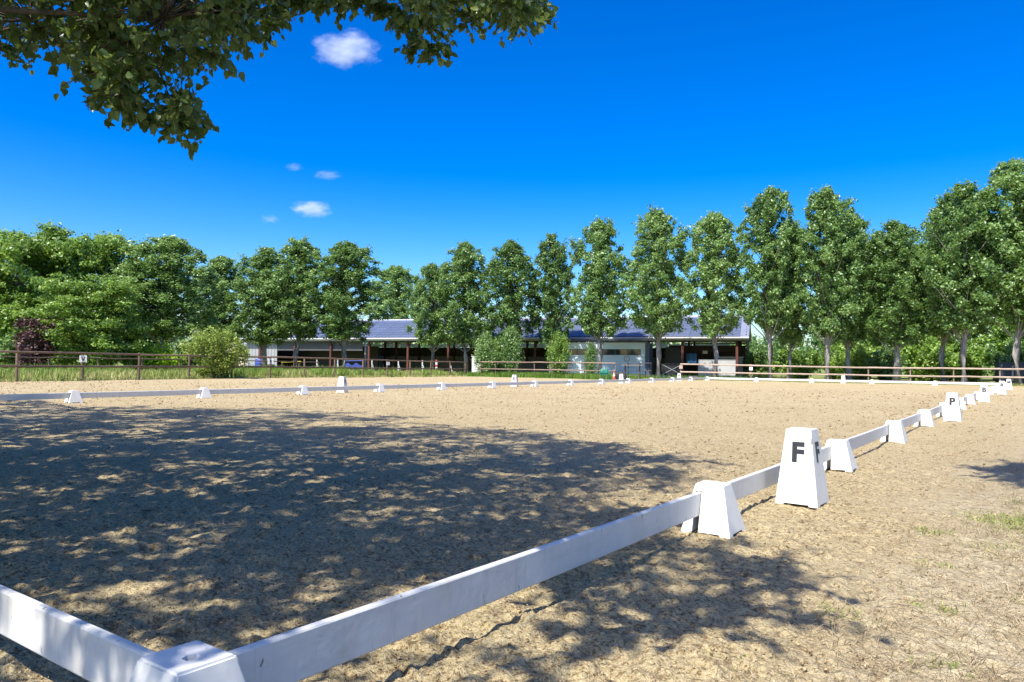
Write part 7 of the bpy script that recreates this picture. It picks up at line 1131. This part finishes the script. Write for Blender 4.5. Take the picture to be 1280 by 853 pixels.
CLUMPS_4 = [(3.14,3.37,9.46,0.45), (7.60,-0.06,12.78,0.45), (7.19,0.16,6.81,0.45), (3.62,-0.69,11.74,0.45), (6.85,2.19,7.65,0.45), (9.35,2.96,11.98,0.45), (3.20,-0.35,10.89,0.45), (6.10,-1.89,7.14,0.45), (7.87,-1.58,11.07,0.45), (6.62,2.72,6.98,0.45), (9.44,4.00,8.19,0.45), (2.71,1.74,8.23,0.45), (3.18,1.32,10.16,0.45), (7.19,4.05,11.42,0.45), (4.11,4.25,10.98,0.45), (7.32,5.15,9.08,0.45), (7.48,4.89,6.66,0.45), (6.57,4.13,5.94,0.45), (8.08,0.67,6.98,0.45), (8.80,0.26,6.22,0.45), (9.38,2.97,9.91,0.45), (3.63,1.72,8.07,0.45), (4.04,2.59,6.49,0.45), (7.96,1.97,6.95,0.45), (8.27,-1.92,7.23,0.45), (4.90,1.01,10.48,0.45), (8.40,0.34,10.86,0.45), (5.38,2.69,12.20,0.45), (4.28,3.44,9.63,0.45), (3.67,0.79,8.54,0.45), (3.16,2.91,6.18,0.45), (4.20,0.36,8.77,0.45), (9.25,3.59,8.52,0.45), (9.98,1.01,6.20,0.45), (7.06,1.17,11.10,0.45), (8.37,1.18,10.81,0.45), (7.29,-1.35,9.77,0.45), (6.65,3.89,6.09,0.45), (7.53,-0.57,10.58,0.45), (5.83,2.70,8.65,0.45), (4.72,0.74,6.96,0.45), (8.24,0.13,10.52,0.45), (4.70,3.63,7.44,0.45), (4.55,-1.00,10.85,0.45), (5.97,-0.25,8.96,0.45), (6.42,1.37,8.82,0.45), (6.88,-0.58,7.02,0.45), (7.55,-1.79,7.25,0.45), (8.29,2.88,6.84,0.45), (4.93,3.66,7.28,0.45), (7.99,3.73,7.10,0.45), (7.25,0.59,11.41,0.45), (3.52,2.05,11.55,0.45), (8.37,2.85,10.86,0.45), (8.48,0.11,9.24,0.45), (9.69,0.19,8.98,0.45), (6.05,0.66,10.08,0.45), (4.21,1.74,7.23,0.45), (5.12,4.52,8.80,0.45), (6.09,0.21,11.73,0.45), (2.42,2.78,7.40,0.45), (7.81,4.67,8.89,0.45), (8.40,-0.02,12.41,0.45), (8.36,0.88,5.63,0.45), (7.59,4.42,11.59,0.45), (3.54,3.26,11.86,0.45), (5.51,3.34,9.29,0.45), (9.03,2.60,8.06,0.45), (9.04,3.33,7.23,0.45), (4.01,2.67,7.38,0.45), (4.09,1.24,8.42,0.45), (3.31,-0.20,10.92,0.45), (2.64,1.11,10.61,0.45), (6.68,-1.26,11.88,0.45), (6.62,-0.57,6.99,0.45), (4.24,1.84,7.88,0.45), (7.49,4.74,11.04,0.45), (9.10,-1.04,9.33,0.45), (4.77,3.14,8.37,0.45), (4.91,2.58,12.45,0.45), (4.99,3.54,8.80,0.45), (8.24,1.58,10.73,0.45), (3.24,3.27,9.08,0.45), (2.53,0.83,9.41,0.45), (8.23,-1.00,8.01,0.45), (2.75,2.24,7.21,0.45), (9.32,1.63,5.61,0.45), (5.07,-0.65,11.42,0.45), (6.65,1.52,6.92,0.45), (7.50,5.21,10.68,0.45), (7.30,0.38,8.52,0.45), (5.03,3.58,7.05,0.45), (5.36,-0.06,10.93,0.45), (5.16,1.76,10.79,0.45), (7.85,1.20,12.36,0.45), (7.88,4.18,11.40,0.45), (6.78,1.02,11.41,0.45), (4.21,1.54,7.39,0.45), (3.23,1.90,10.07,0.45), (6.62,0.78,7.62,0.45), (8.80,-1.22,10.05,0.45), (6.47,4.37,9.24,0.45), (3.33,0.28,9.39,0.45), (6.39,0.50,6.12,0.45), (9.82,0.17,9.08,0.45), (8.19,-0.20,6.79,0.45), (7.87,5.30,8.98,0.45), (8.37,3.13,10.19,0.45), (4.02,0.86,8.69,0.45), (9.61,0.42,9.15,0.45), (4.86,0.87,12.42,0.45), (5.49,-1.64,7.84,0.45), (6.67,5.43,8.38,0.45), (8.94,-1.08,8.56,0.45), (7.38,-2.04,10.97,0.45), (7.21,-1.84,11.56,0.45), (5.47,2.06,11.96,0.45), (6.82,-1.81,6.99,0.45), (5.37,-0.91,10.92,0.45), (6.28,-1.18,11.95,0.45), (6.68,3.39,8.81,0.45), (5.94,-0.21,12.57,0.45), (6.07,3.42,7.91,0.45), (9.67,2.14,11.64,0.45), (8.62,-0.90,7.48,0.45), (3.39,1.37,9.54,0.45), (4.72,2.14,11.04,0.45), (3.31,2.36,10.49,0.45), (2.86,2.38,7.01,0.45), (9.85,3.04,7.49,0.45), (8.25,0.48,5.59,0.45), (7.25,-0.21,8.72,0.45), (5.39,0.89,7.29,0.45), (6.17,3.45,10.33,0.45), (4.10,-0.36,9.05,0.45), (5.18,2.51,7.30,0.45), (9.50,0.16,7.42,0.45), (9.42,1.19,7.52,0.45), (8.62,2.70,11.08,0.45), (2.94,1.13,10.42,0.45), (4.59,1.75,6.77,0.45), (3.82,3.53,8.00,0.45), (3.02,3.47,11.46,0.45), (8.11,5.26,9.67,0.45), (3.72,2.14,12.31,0.45), (5.53,1.36,9.59,0.45), (9.13,1.21,6.00,0.45), (7.09,4.35,10.99,0.45), (7.41,0.34,11.64,0.45), (3.83,3.83,6.77,0.45), (8.83,0.22,7.90,0.45), (8.85,4.43,10.54,0.45), (6.73,0.78,9.43,0.45), (9.40,1.29,10.20,0.45), (5.18,0.23,11.66,0.45), (7.54,3.59,6.15,0.45), (3.93,0.66,11.88,0.45), (2.60,2.81,7.35,0.45), (7.47,1.04,11.38,0.45), (5.11,0.65,9.79,0.45), (7.47,-1.69,7.79,0.45), (8.00,0.55,6.11,0.45), (3.27,3.35,8.18,0.45), (7.64,4.42,5.88,0.45), (6.01,-0.64,8.79,0.45), (2.56,1.29,9.97,0.45), (6.69,4.01,7.62,0.45), (6.39,-0.51,5.74,0.45), (4.85,-0.23,12.86,0.45), (3.86,1.75,11.84,0.45), (2.97,1.93,11.55,0.45), (7.82,1.94,6.81,0.45), (9.37,-0.74,8.50,0.45), (7.26,0.70,7.98,0.45), (9.01,3.98,6.53,0.45), (8.32,1.35,11.77,0.45), (3.98,1.37,8.99,0.45), (4.25,0.71,7.71,0.45), (6.51,0.91,10.92,0.45), (8.78,-1.32,10.62,0.45), (8.08,1.32,6.93,0.45), (5.03,-0.29,11.24,0.45), (6.28,2.32,11.83,0.45), (5.04,4.18,9.27,0.45), (7.06,0.83,7.28,0.45), (7.97,0.34,9.48,0.45), (5.14,-0.92,7.51,0.45), (7.18,-0.32,11.04,0.45), (5.80,3.78,6.44,0.45), (9.64,3.02,8.47,0.45), (4.83,2.24,5.68,0.45), (6.53,-0.27,8.47,0.45), (4.99,4.88,8.66,0.45), (4.82,-1.19,12.12,0.45), (4.01,4.47,8.20,0.45), (5.76,-0.83,11.78,0.45), (4.33,1.52,9.98,0.45), (5.27,3.13,9.81,0.45), (6.28,2.60,12.65,0.45), (4.37,2.42,11.06,0.45), (5.84,2.91,10.99,0.45), (5.93,0.77,8.21,0.45), (9.36,0.06,6.68,0.45), (4.22,3.79,12.04,0.45), (9.55,2.09,12.05,0.45), (5.25,-2.12,9.89,0.45), (4.99,5.00,8.09,0.45), (6.64,4.51,6.10,0.45), (8.96,3.01,11.33,0.45), (6.73,0.01,5.58,0.45), (8.27,-0.57,5.96,0.45), (4.64,4.68,11.74,0.45), (9.52,2.51,11.21,0.45), (7.98,2.66,11.32,0.45), (5.23,-0.03,6.91,0.45), (6.43,2.65,10.29,0.45), (6.14,0.76,5.56,0.45), (5.67,1.97,7.94,0.45), (3.50,0.35,9.26,0.45), (8.94,2.17,12.23,0.45), (6.45,1.69,6.78,0.45), (10.11,0.50,8.93,0.45), (5.55,1.62,10.76,0.45), (4.71,3.51,9.89,0.45), (2.41,1.31,8.58,0.45), (7.21,4.64,7.40,0.45), (4.47,1.51,7.44,0.45), (9.96,3.10,8.66,0.45), (7.00,0.24,11.85,0.45), (7.02,2.83,5.90,0.45), (3.25,3.39,10.73,0.45), (7.25,-2.17,10.27,0.45), (7.12,3.27,9.23,0.45), (9.49,2.27,6.64,0.45), (8.91,-0.59,5.69,0.45), (8.84,1.77,5.72,0.45), (8.77,3.78,7.74,0.45), (2.66,3.41,9.90,0.45), (6.37,1.25,7.66,0.45), (7.70,4.91,10.03,0.45), (8.14,-1.90,9.90,0.45), (4.14,1.95,12.48,0.45), (6.61,-1.11,8.75,0.45), (3.86,-0.36,11.73,0.45), (6.67,-1.63,8.87,0.45), (6.87,0.29,11.95,0.45), (8.50,1.18,8.88,0.45), (7.25,3.68,9.23,0.45), (9.49,-0.75,7.72,0.45), (8.69,1.73,10.78,0.45), (3.77,1.52,9.73,0.45), (4.32,3.50,9.65,0.45), (8.24,2.06,7.36,0.45), (6.87,3.66,9.18,0.45), (5.85,3.97,9.32,0.45), (6.47,0.81,7.37,0.45), (5.20,1.05,9.07,0.45), (9.02,3.08,11.19,0.45), (5.94,3.80,6.45,0.45), (8.38,0.52,10.67,0.45), (5.77,1.43,6.82,0.45), (3.25,0.38,11.21,0.45), (5.99,3.31,10.07,0.45), (9.79,1.34,11.54,0.45), (5.87,4.68,10.21,0.45), (7.38,3.73,10.86,0.45), (9.48,0.51,10.80,0.45), (5.29,3.73,12.39,0.45), (8.40,4.86,10.29,0.45), (5.14,-0.57,12.21,0.45), (7.74,-1.12,6.31,0.45), (7.30,4.04,11.62,0.45), (6.68,-0.90,11.01,0.45), (6.31,-0.54,9.61,0.45), (3.67,-0.05,11.84,0.45), (7.02,3.58,7.86,0.45), (3.05,2.82,9.76,0.45), (5.46,-0.49,12.40,0.45), (5.19,1.83,8.94,0.45), (8.33,4.85,8.05,0.45), (4.65,4.86,7.67,0.45), (3.42,3.39,7.55,0.45), (8.42,3.66,6.87,0.45), (9.13,3.87,9.01,0.45), (9.60,3.52,10.54,0.45), (7.45,-1.75,7.58,0.45), (5.93,4.92,9.71,0.45), (5.64,3.70,8.16,0.45), (3.85,2.19,7.70,0.45), (3.61,4.36,6.69,0.45), (5.14,-0.45,10.57,0.45), (5.87,1.00,5.81,0.45), (8.99,-0.27,9.02,0.45), (3.86,0.79,11.65,0.45), (5.32,-0.06,8.17,0.45), (8.06,-0.08,11.88,0.45), (2.76,2.84,6.03,0.45), (8.47,-0.25,6.61,0.45), (4.00,0.60,8.41,0.45), (7.24,3.72,9.25,0.45), (8.52,2.32,10.60,0.45), (6.15,-0.34,12.48,0.45), (9.19,3.80,6.81,0.45), (8.68,2.47,10.33,0.45), (6.56,5.20,9.41,0.45), (7.82,-1.14,9.01,0.45), (8.20,3.67,6.75,0.45), (5.88,-0.90,12.28,0.45), (7.67,3.86,12.32,0.45), (5.35,5.41,6.80,0.45), (9.01,0.23,11.05,0.45), (7.37,-1.56,8.15,0.45), (6.18,0.17,6.54,0.45), (4.84,3.34,7.81,0.45), (4.13,4.74,10.53,0.45), (5.05,0.83,10.80,0.45), (6.62,3.94,12.86,0.45), (5.84,3.67,6.90,0.45), (4.60,-0.38,12.82,0.45), (6.04,2.27,9.44,0.45), (4.22,3.62,6.55,0.45), (5.79,1.47,10.70,0.45), (5.35,-1.58,8.80,0.45), (5.76,-0.49,7.59,0.45), (5.35,-0.62,9.29,0.45), (6.46,0.99,12.73,0.45), (7.95,4.81,7.55,0.45), (4.15,3.60,12.52,0.45), (4.88,0.88,7.59,0.45), (5.34,1.02,8.51,0.45), (4.18,4.55,9.98,0.45), (2.75,0.99,9.77,0.45), (8.79,0.77,6.75,0.45), (5.26,-2.11,9.18,0.45), (7.86,1.79,10.98,0.45), (7.46,-0.56,6.52,0.45), (7.40,-0.63,9.20,0.45), (7.20,0.32,12.06,0.45), (7.48,-1.90,10.34,0.45), (5.63,3.25,8.38,0.45), (8.55,0.22,5.79,0.45), (5.48,3.75,6.22,0.45), (6.31,-2.01,7.20,0.45), (6.03,2.95,5.83,0.45), (7.78,1.50,12.96,0.45), (6.10,5.17,7.04,0.45), (6.12,1.10,8.37,0.45), (3.68,2.82,9.31,0.45), (3.99,1.63,6.95,0.45), (8.65,1.35,10.04,0.45), (6.09,1.81,8.57,0.45), (2.47,3.38,8.64,0.45), (10.09,0.22,9.03,0.45), (5.32,3.23,7.87,0.45), (4.13,-0.19,10.75,0.45), (9.51,2.08,11.76,0.45), (9.69,2.53,7.55,0.45), (8.88,0.84,9.69,0.45), (7.79,2.55,6.61,0.45), (3.62,-0.90,10.17,0.45), (2.41,3.56,9.71,0.38), (1.77,3.46,8.50,0.38), (2.44,3.65,8.38,0.38), (2.37,2.56,9.43,0.38), (1.68,2.59,9.48,0.38), (2.46,2.45,9.51,0.38), (2.15,2.35,9.64,0.38), (2.50,2.77,8.19,0.38), (1.61,3.36,8.06,0.38), (2.02,3.75,7.92,0.38), (2.21,4.06,6.32,0.38), (2.29,2.33,9.74,0.38), (2.29,3.59,8.26,0.38), (2.64,2.49,8.91,0.38), (2.31,2.37,10.34,0.38), (2.08,5.21,7.09,0.38), (1.85,2.07,9.32,0.38), (2.38,2.95,7.68,0.38), (2.12,2.92,10.17,0.38), (2.46,5.45,6.33,0.38), (1.95,2.62,9.92,0.38), (2.32,3.84,6.98,0.38), (2.42,3.02,8.14,0.38), (2.06,2.16,9.18,0.38), (2.28,3.27,9.39,0.38), (2.61,1.32,10.98,0.38), (1.82,2.44,9.64,0.38), (1.99,2.91,10.03,0.38), (2.19,2.97,9.44,0.38), (2.02,1.48,9.98,0.38), (1.81,1.90,9.57,0.38), (2.18,3.31,9.62,0.38), (2.35,4.67,8.07,0.38), (1.82,4.99,6.82,0.38), (2.58,4.39,6.25,0.38), (2.65,3.31,7.20,0.38), (2.56,1.68,9.46,0.38), (2.12,2.41,9.61,0.38), (2.36,5.42,6.13,0.38), (2.21,4.28,8.22,0.38)]

LEAF6 = np.array([(0, 0, 0), (0.40, 0.16, 0.05), (0.36, 0.48, 0.06), (0, 1.0, -0.06), (-0.36, 0.48, 0.06), (-0.40, 0.16, 0.05), (0, 0.42, -0.03)])
LEAF6F = np.array([(0, 1, 6), (1, 2, 6), (2, 3, 6), (3, 4, 6), (4, 5, 6), (5, 0, 6)])
def twig_leaves(cl, per_twig, twigs, r):
    """leaf positions and frames along drooping twigs that spring from each clump centre"""
    Pn, Tn, Nn, Sn = [], [], [], []
    tw = []
    for (x, y, z, rad) in cl:
        c = np.array([x, y, z])
        for k in range(twigs):
            d = r.normal(size=3); d[2] = d[2]*0.6-0.15; d /= np.linalg.norm(d)
            L = rad*r.uniform(0.8, 1.75)
            t = (np.arange(per_twig)+r.random(per_twig))/per_twig
            pts = c + d*(t*L)[:, None]; pts[:, 2] -= 0.22*L*t**2
            tw.append((c, c+d*L*0.5+np.array([0, 0, -0.05*L]), c+d*L+np.array([0, 0, -0.22*L])))
            ldir = r.normal(0, 0.7, (per_twig, 3)) + d*0.6; ldir[:, 2] -= 0.75
            nr = r.normal(0, 0.8, (per_twig, 3)); nr[:, 2] += 0.5
            Pn.append(pts); Tn.append(ldir); Nn.append(nr)
    P = np.concatenate(Pn); T = np.concatenate(Tn); Nn = np.concatenate(Nn)
    T /= np.linalg.norm(T, axis=1)[:, None]
    Nn -= T*(T*Nn).sum(1)[:, None]; Nn /= np.linalg.norm(Nn, axis=1)[:, None]+1e-9
    return P, T, Nn, tw
def leaf_mesh_arrays(P, T, N, s):
    B = np.cross(T, N)
    V = P[:, None, :] + s[:, None, None]*(LEAF6[None, :, 0:1]*B[:, None, :] + LEAF6[None, :, 1:2]*T[:, None, :] + LEAF6[None, :, 2:3]*N[:, None, :])
    F = (np.arange(len(P))[:, None, None]*7 + LEAF6F[None]).reshape(-1, 3)
    return V.reshape(-1, 3), F

def big_tree(trunk_xy, height, tr, clusters, label, vis=None, seed=1, leaf=0.085):
    r = np.random.default_rng(seed)
    root = empty('poplar_tree', (trunk_xy[0], trunk_xy[1], 0)); o0 = np.array([trunk_xy[0], trunk_xy[1], 0.0])
    tag(root, label, 'tree', 'big poplars behind the near end of the arena')
    mb = MB()
    path = [Vector((0, 0, -0.4))]+[Vector((r.normal(0, .08), r.normal(0, .08), height*k/7)) for k in range(1, 8)]
    mb.tube(path, [tr*1.3]+[max(0.03, tr*(1-0.88*k/7)) for k in range(1, 8)], 12)
    allc = np.array(list(clusters)+list(vis or []))
    # limbs: gather clumps into boughs, each fed by a limb from the trunk
    K = 22; cen = allc[r.choice(len(allc), K, replace=False), :3].copy()
    for it in range(6):
        dd = np.linalg.norm(allc[:, None, :3]-cen[None], axis=2); lab_ = dd.argmin(1)
        for k in range(K):
            if (lab_ == k).any(): cen[k] = allc[lab_ == k, :3].mean(0)
    for k in range(K):
        c_ = cen[k]-o0; hd = math.hypot(c_[0], c_[1]); z0 = min(max(1.8, c_[2]-0.75*hd), height*0.85)
        a = Vector((0, 0, z0)); e = Vector(c_); mid = a.lerp(e, 0.5)+Vector((0, 0, 0.06*hd))
        mb.tube([a, a.lerp(mid, 0.5)+Vector(r.normal(0, .06, 3)), mid, mid.lerp(e, 0.6)+Vector(r.normal(0, .06, 3)), e], [0.05, 0.04, 0.028, 0.018, 0.010], 7, False)
        for i in np.nonzero(lab_ == k)[0]:
            g = Vector(allc[i, :3]-o0); m_ = e.lerp(g, 0.5)+Vector(r.normal(0, 0.06, 3)); m_.z += 0.05
            mb.tube([e, m_, g], [0.008, 0.006, 0.004], 4, False)
    # fine twigs only where the picture can show them
    P, T, N, tw = twig_leaves(clusters, 13, 8, r)
    s = leaf*r.uniform(0.7, 1.25, len(P))
    if vis:
        P2, T2, N2, tw2 = twig_leaves(vis, 10, 10, r)
        for a, b, c_ in tw2: mb.tube([Vector(a-o0), Vector(b-o0), Vector(c_-o0)], [0.005, 0.0035, 0.0015], 3, False)
        s2 = 0.068*r.uniform(0.55, 1.3, len(P2))
        d = (P2-np.array(CAM)); dep = d@np.array(fw); ang = s2/dep
        infr = (np.abs(d@np.array(r2)/dep) < 0.72) & ((d@np.array(u2))/dep < 0.48)
        order = np.argsort(-ang*infr)[:300]
        mk = np.zeros(len(P2), bool); mk[order] = True
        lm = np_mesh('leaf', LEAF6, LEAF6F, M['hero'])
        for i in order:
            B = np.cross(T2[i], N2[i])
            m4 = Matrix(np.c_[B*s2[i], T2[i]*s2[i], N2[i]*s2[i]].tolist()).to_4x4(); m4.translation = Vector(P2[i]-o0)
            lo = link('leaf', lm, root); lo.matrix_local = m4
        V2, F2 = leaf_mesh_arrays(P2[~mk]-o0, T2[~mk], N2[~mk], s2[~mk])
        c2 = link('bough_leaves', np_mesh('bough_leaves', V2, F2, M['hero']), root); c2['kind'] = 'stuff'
    if vis: V, F = leaf_mesh_arrays(P-o0, T, N, s)
    else: V, F = leaf_quads(P-o0, leaf, r, None, 0.4)
    link('trunk', mb.mesh('trunk', M['bark_dark'], smooth=True), root)
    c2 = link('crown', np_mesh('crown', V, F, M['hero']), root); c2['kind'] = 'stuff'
    return root
big_tree((-3.6, -3.4), 13.0, 0.30, CLUMPS_1, 'big poplar whose leafy boughs hang into the top of the picture', CLUMPS_VIS, 1, 0.10)
big_tree((-11.0, -4.2), 16.5, 0.32, CLUMPS_2, 'big poplar outside the picture shading the middle of the sand', None, 2, 0.14)
big_tree((-18.5, -4.2), 15.0, 0.30, CLUMPS_3, 'big poplar outside the picture shading the sand by the opposite side', None, 3, 0.14)
big_tree((6.4, 1.4), 12.5, 0.26, CLUMPS_4, 'poplar outside the picture shading the verge beside the lettered row', None, 4, 0.12)

# far wood closing the horizon
def far_wood():
    r = np.random.default_rng(77); n = 900
    az = math.pi/2+YAW+r.uniform(-R(52), R(52), n); d = r.uniform(135, 185, n)
    hgt = 5.0+5.0*fbm(az*14, d*0+3.3, 8, 3)+r.normal(0, 0.5, n)
    z = hgt*r.random(n)**0.7
    C_ = np.stack([CAM.x+d*np.cos(az), CAM.y+d*np.sin(az), z], 1)
    idx = np.repeat(np.arange(n), 55); q_ = r.normal(size=(len(idx), 3)); q_ /= np.linalg.norm(q_, axis=1)[:, None]
    P = C_[idx]+q_*(2.0*r.random(len(idx))**0.5)[:, None]; P[:, 2] = np.maximum(P[:, 2], 0.1)
    V, F = leaf_quads(P, 0.62, r, q_, 0.6)
    o = link('far_wood', np_mesh('far_wood', V, F, M['poplar'])); tag(o, 'distant dark green wood along the horizon', 'wood', kind='stuff')
far_wood()

# ------------------------------------------------------------------ clouds
def cloud_material(name, dens, sc, seed, thr=0.46):
    mt, n, out = new_mat(name)
    tc = n.nodes.new('ShaderNodeTexCoord')
    v = tc.outputs['Object']
    ln = n.nodes.new('ShaderNodeVectorMath'); ln.operation = 'LENGTH'; n.links.new(v, ln.inputs[0])
    ad = n.nodes.new('ShaderNodeVectorMath'); ad.operation = 'ADD'; ad.inputs[1].default_value = (seed*3.7, seed*1.9, seed*5.3); n.links.new(v, ad.inputs[0])
    nz = noise(n, ad.outputs[0], sc, 6, 0.62)
    fall = mathn(n, 'MULTIPLY', mathn(n, 'POWER', ln.outputs['Value'], 1.6), 0.40)
    f_ = mathn(n, 'SUBTRACT', nz, fall)
    mr = n.nodes.new('ShaderNodeMapRange'); mr.inputs['From Min'].default_value = thr-0.22; mr.inputs['From Max'].default_value = thr+0.05
    mr.inputs['To Min'].default_value = 0; mr.inputs['To Max'].default_value = dens
    n.links.new(f_, mr.inputs['Value'])
    pv = n.nodes.new('ShaderNodeVolumePrincipled'); pv.inputs['Color'].default_value = (0.97, 0.975, 1.0, 1); pv.inputs['Anisotropy'].default_value = 0.2
    n.links.new(mr.outputs[0], pv.inputs['Density']); n.links.new(pv.outputs[0], out.inputs['Volume'])
    return mt
def cloud(loc, rx, rz_, dens, sc, seed, label, thr=0.46):
    bm = bmesh.new(); bmesh.ops.create_icosphere(bm, subdivisions=3, radius=1.0)
    me = bpy.data.meshes.new('cloud'); bm.to_mesh(me); bm.free()
    me.materials.append(cloud_material('cloud %d' % seed, dens, sc, seed, thr))
    o = link('cloud', me, loc=loc, rz=YAW); o.scale = (rx, rx*0.6, rz_)
    return tag(o, label, 'cloud', 'small fair weather clouds', 'stuff')
cloud((-1139, 1002, 642), 84, 44, 0.024, 2.4, 1, 'small white cloud just below the overhanging boughs')
cloud((-2001, 1620, 524), 86, 38, 0.02, 2.4, 2, 'small white cloud low above the poplars')
cloud((-2048, 1580, 667), 40, 18, 0.009, 2.2, 3, 'tiny cloud wisp, left of the pair in the middle of the sky')
cloud((-1958, 1646, 641), 60, 20, 0.009, 2.2, 4, 'tiny cloud wisp, right of the pair in the middle of the sky')
cloud((-2201, 1600, 509), 45, 20, 0.009, 2.2, 5, 'faint cloud wisp left of the low white cloud')
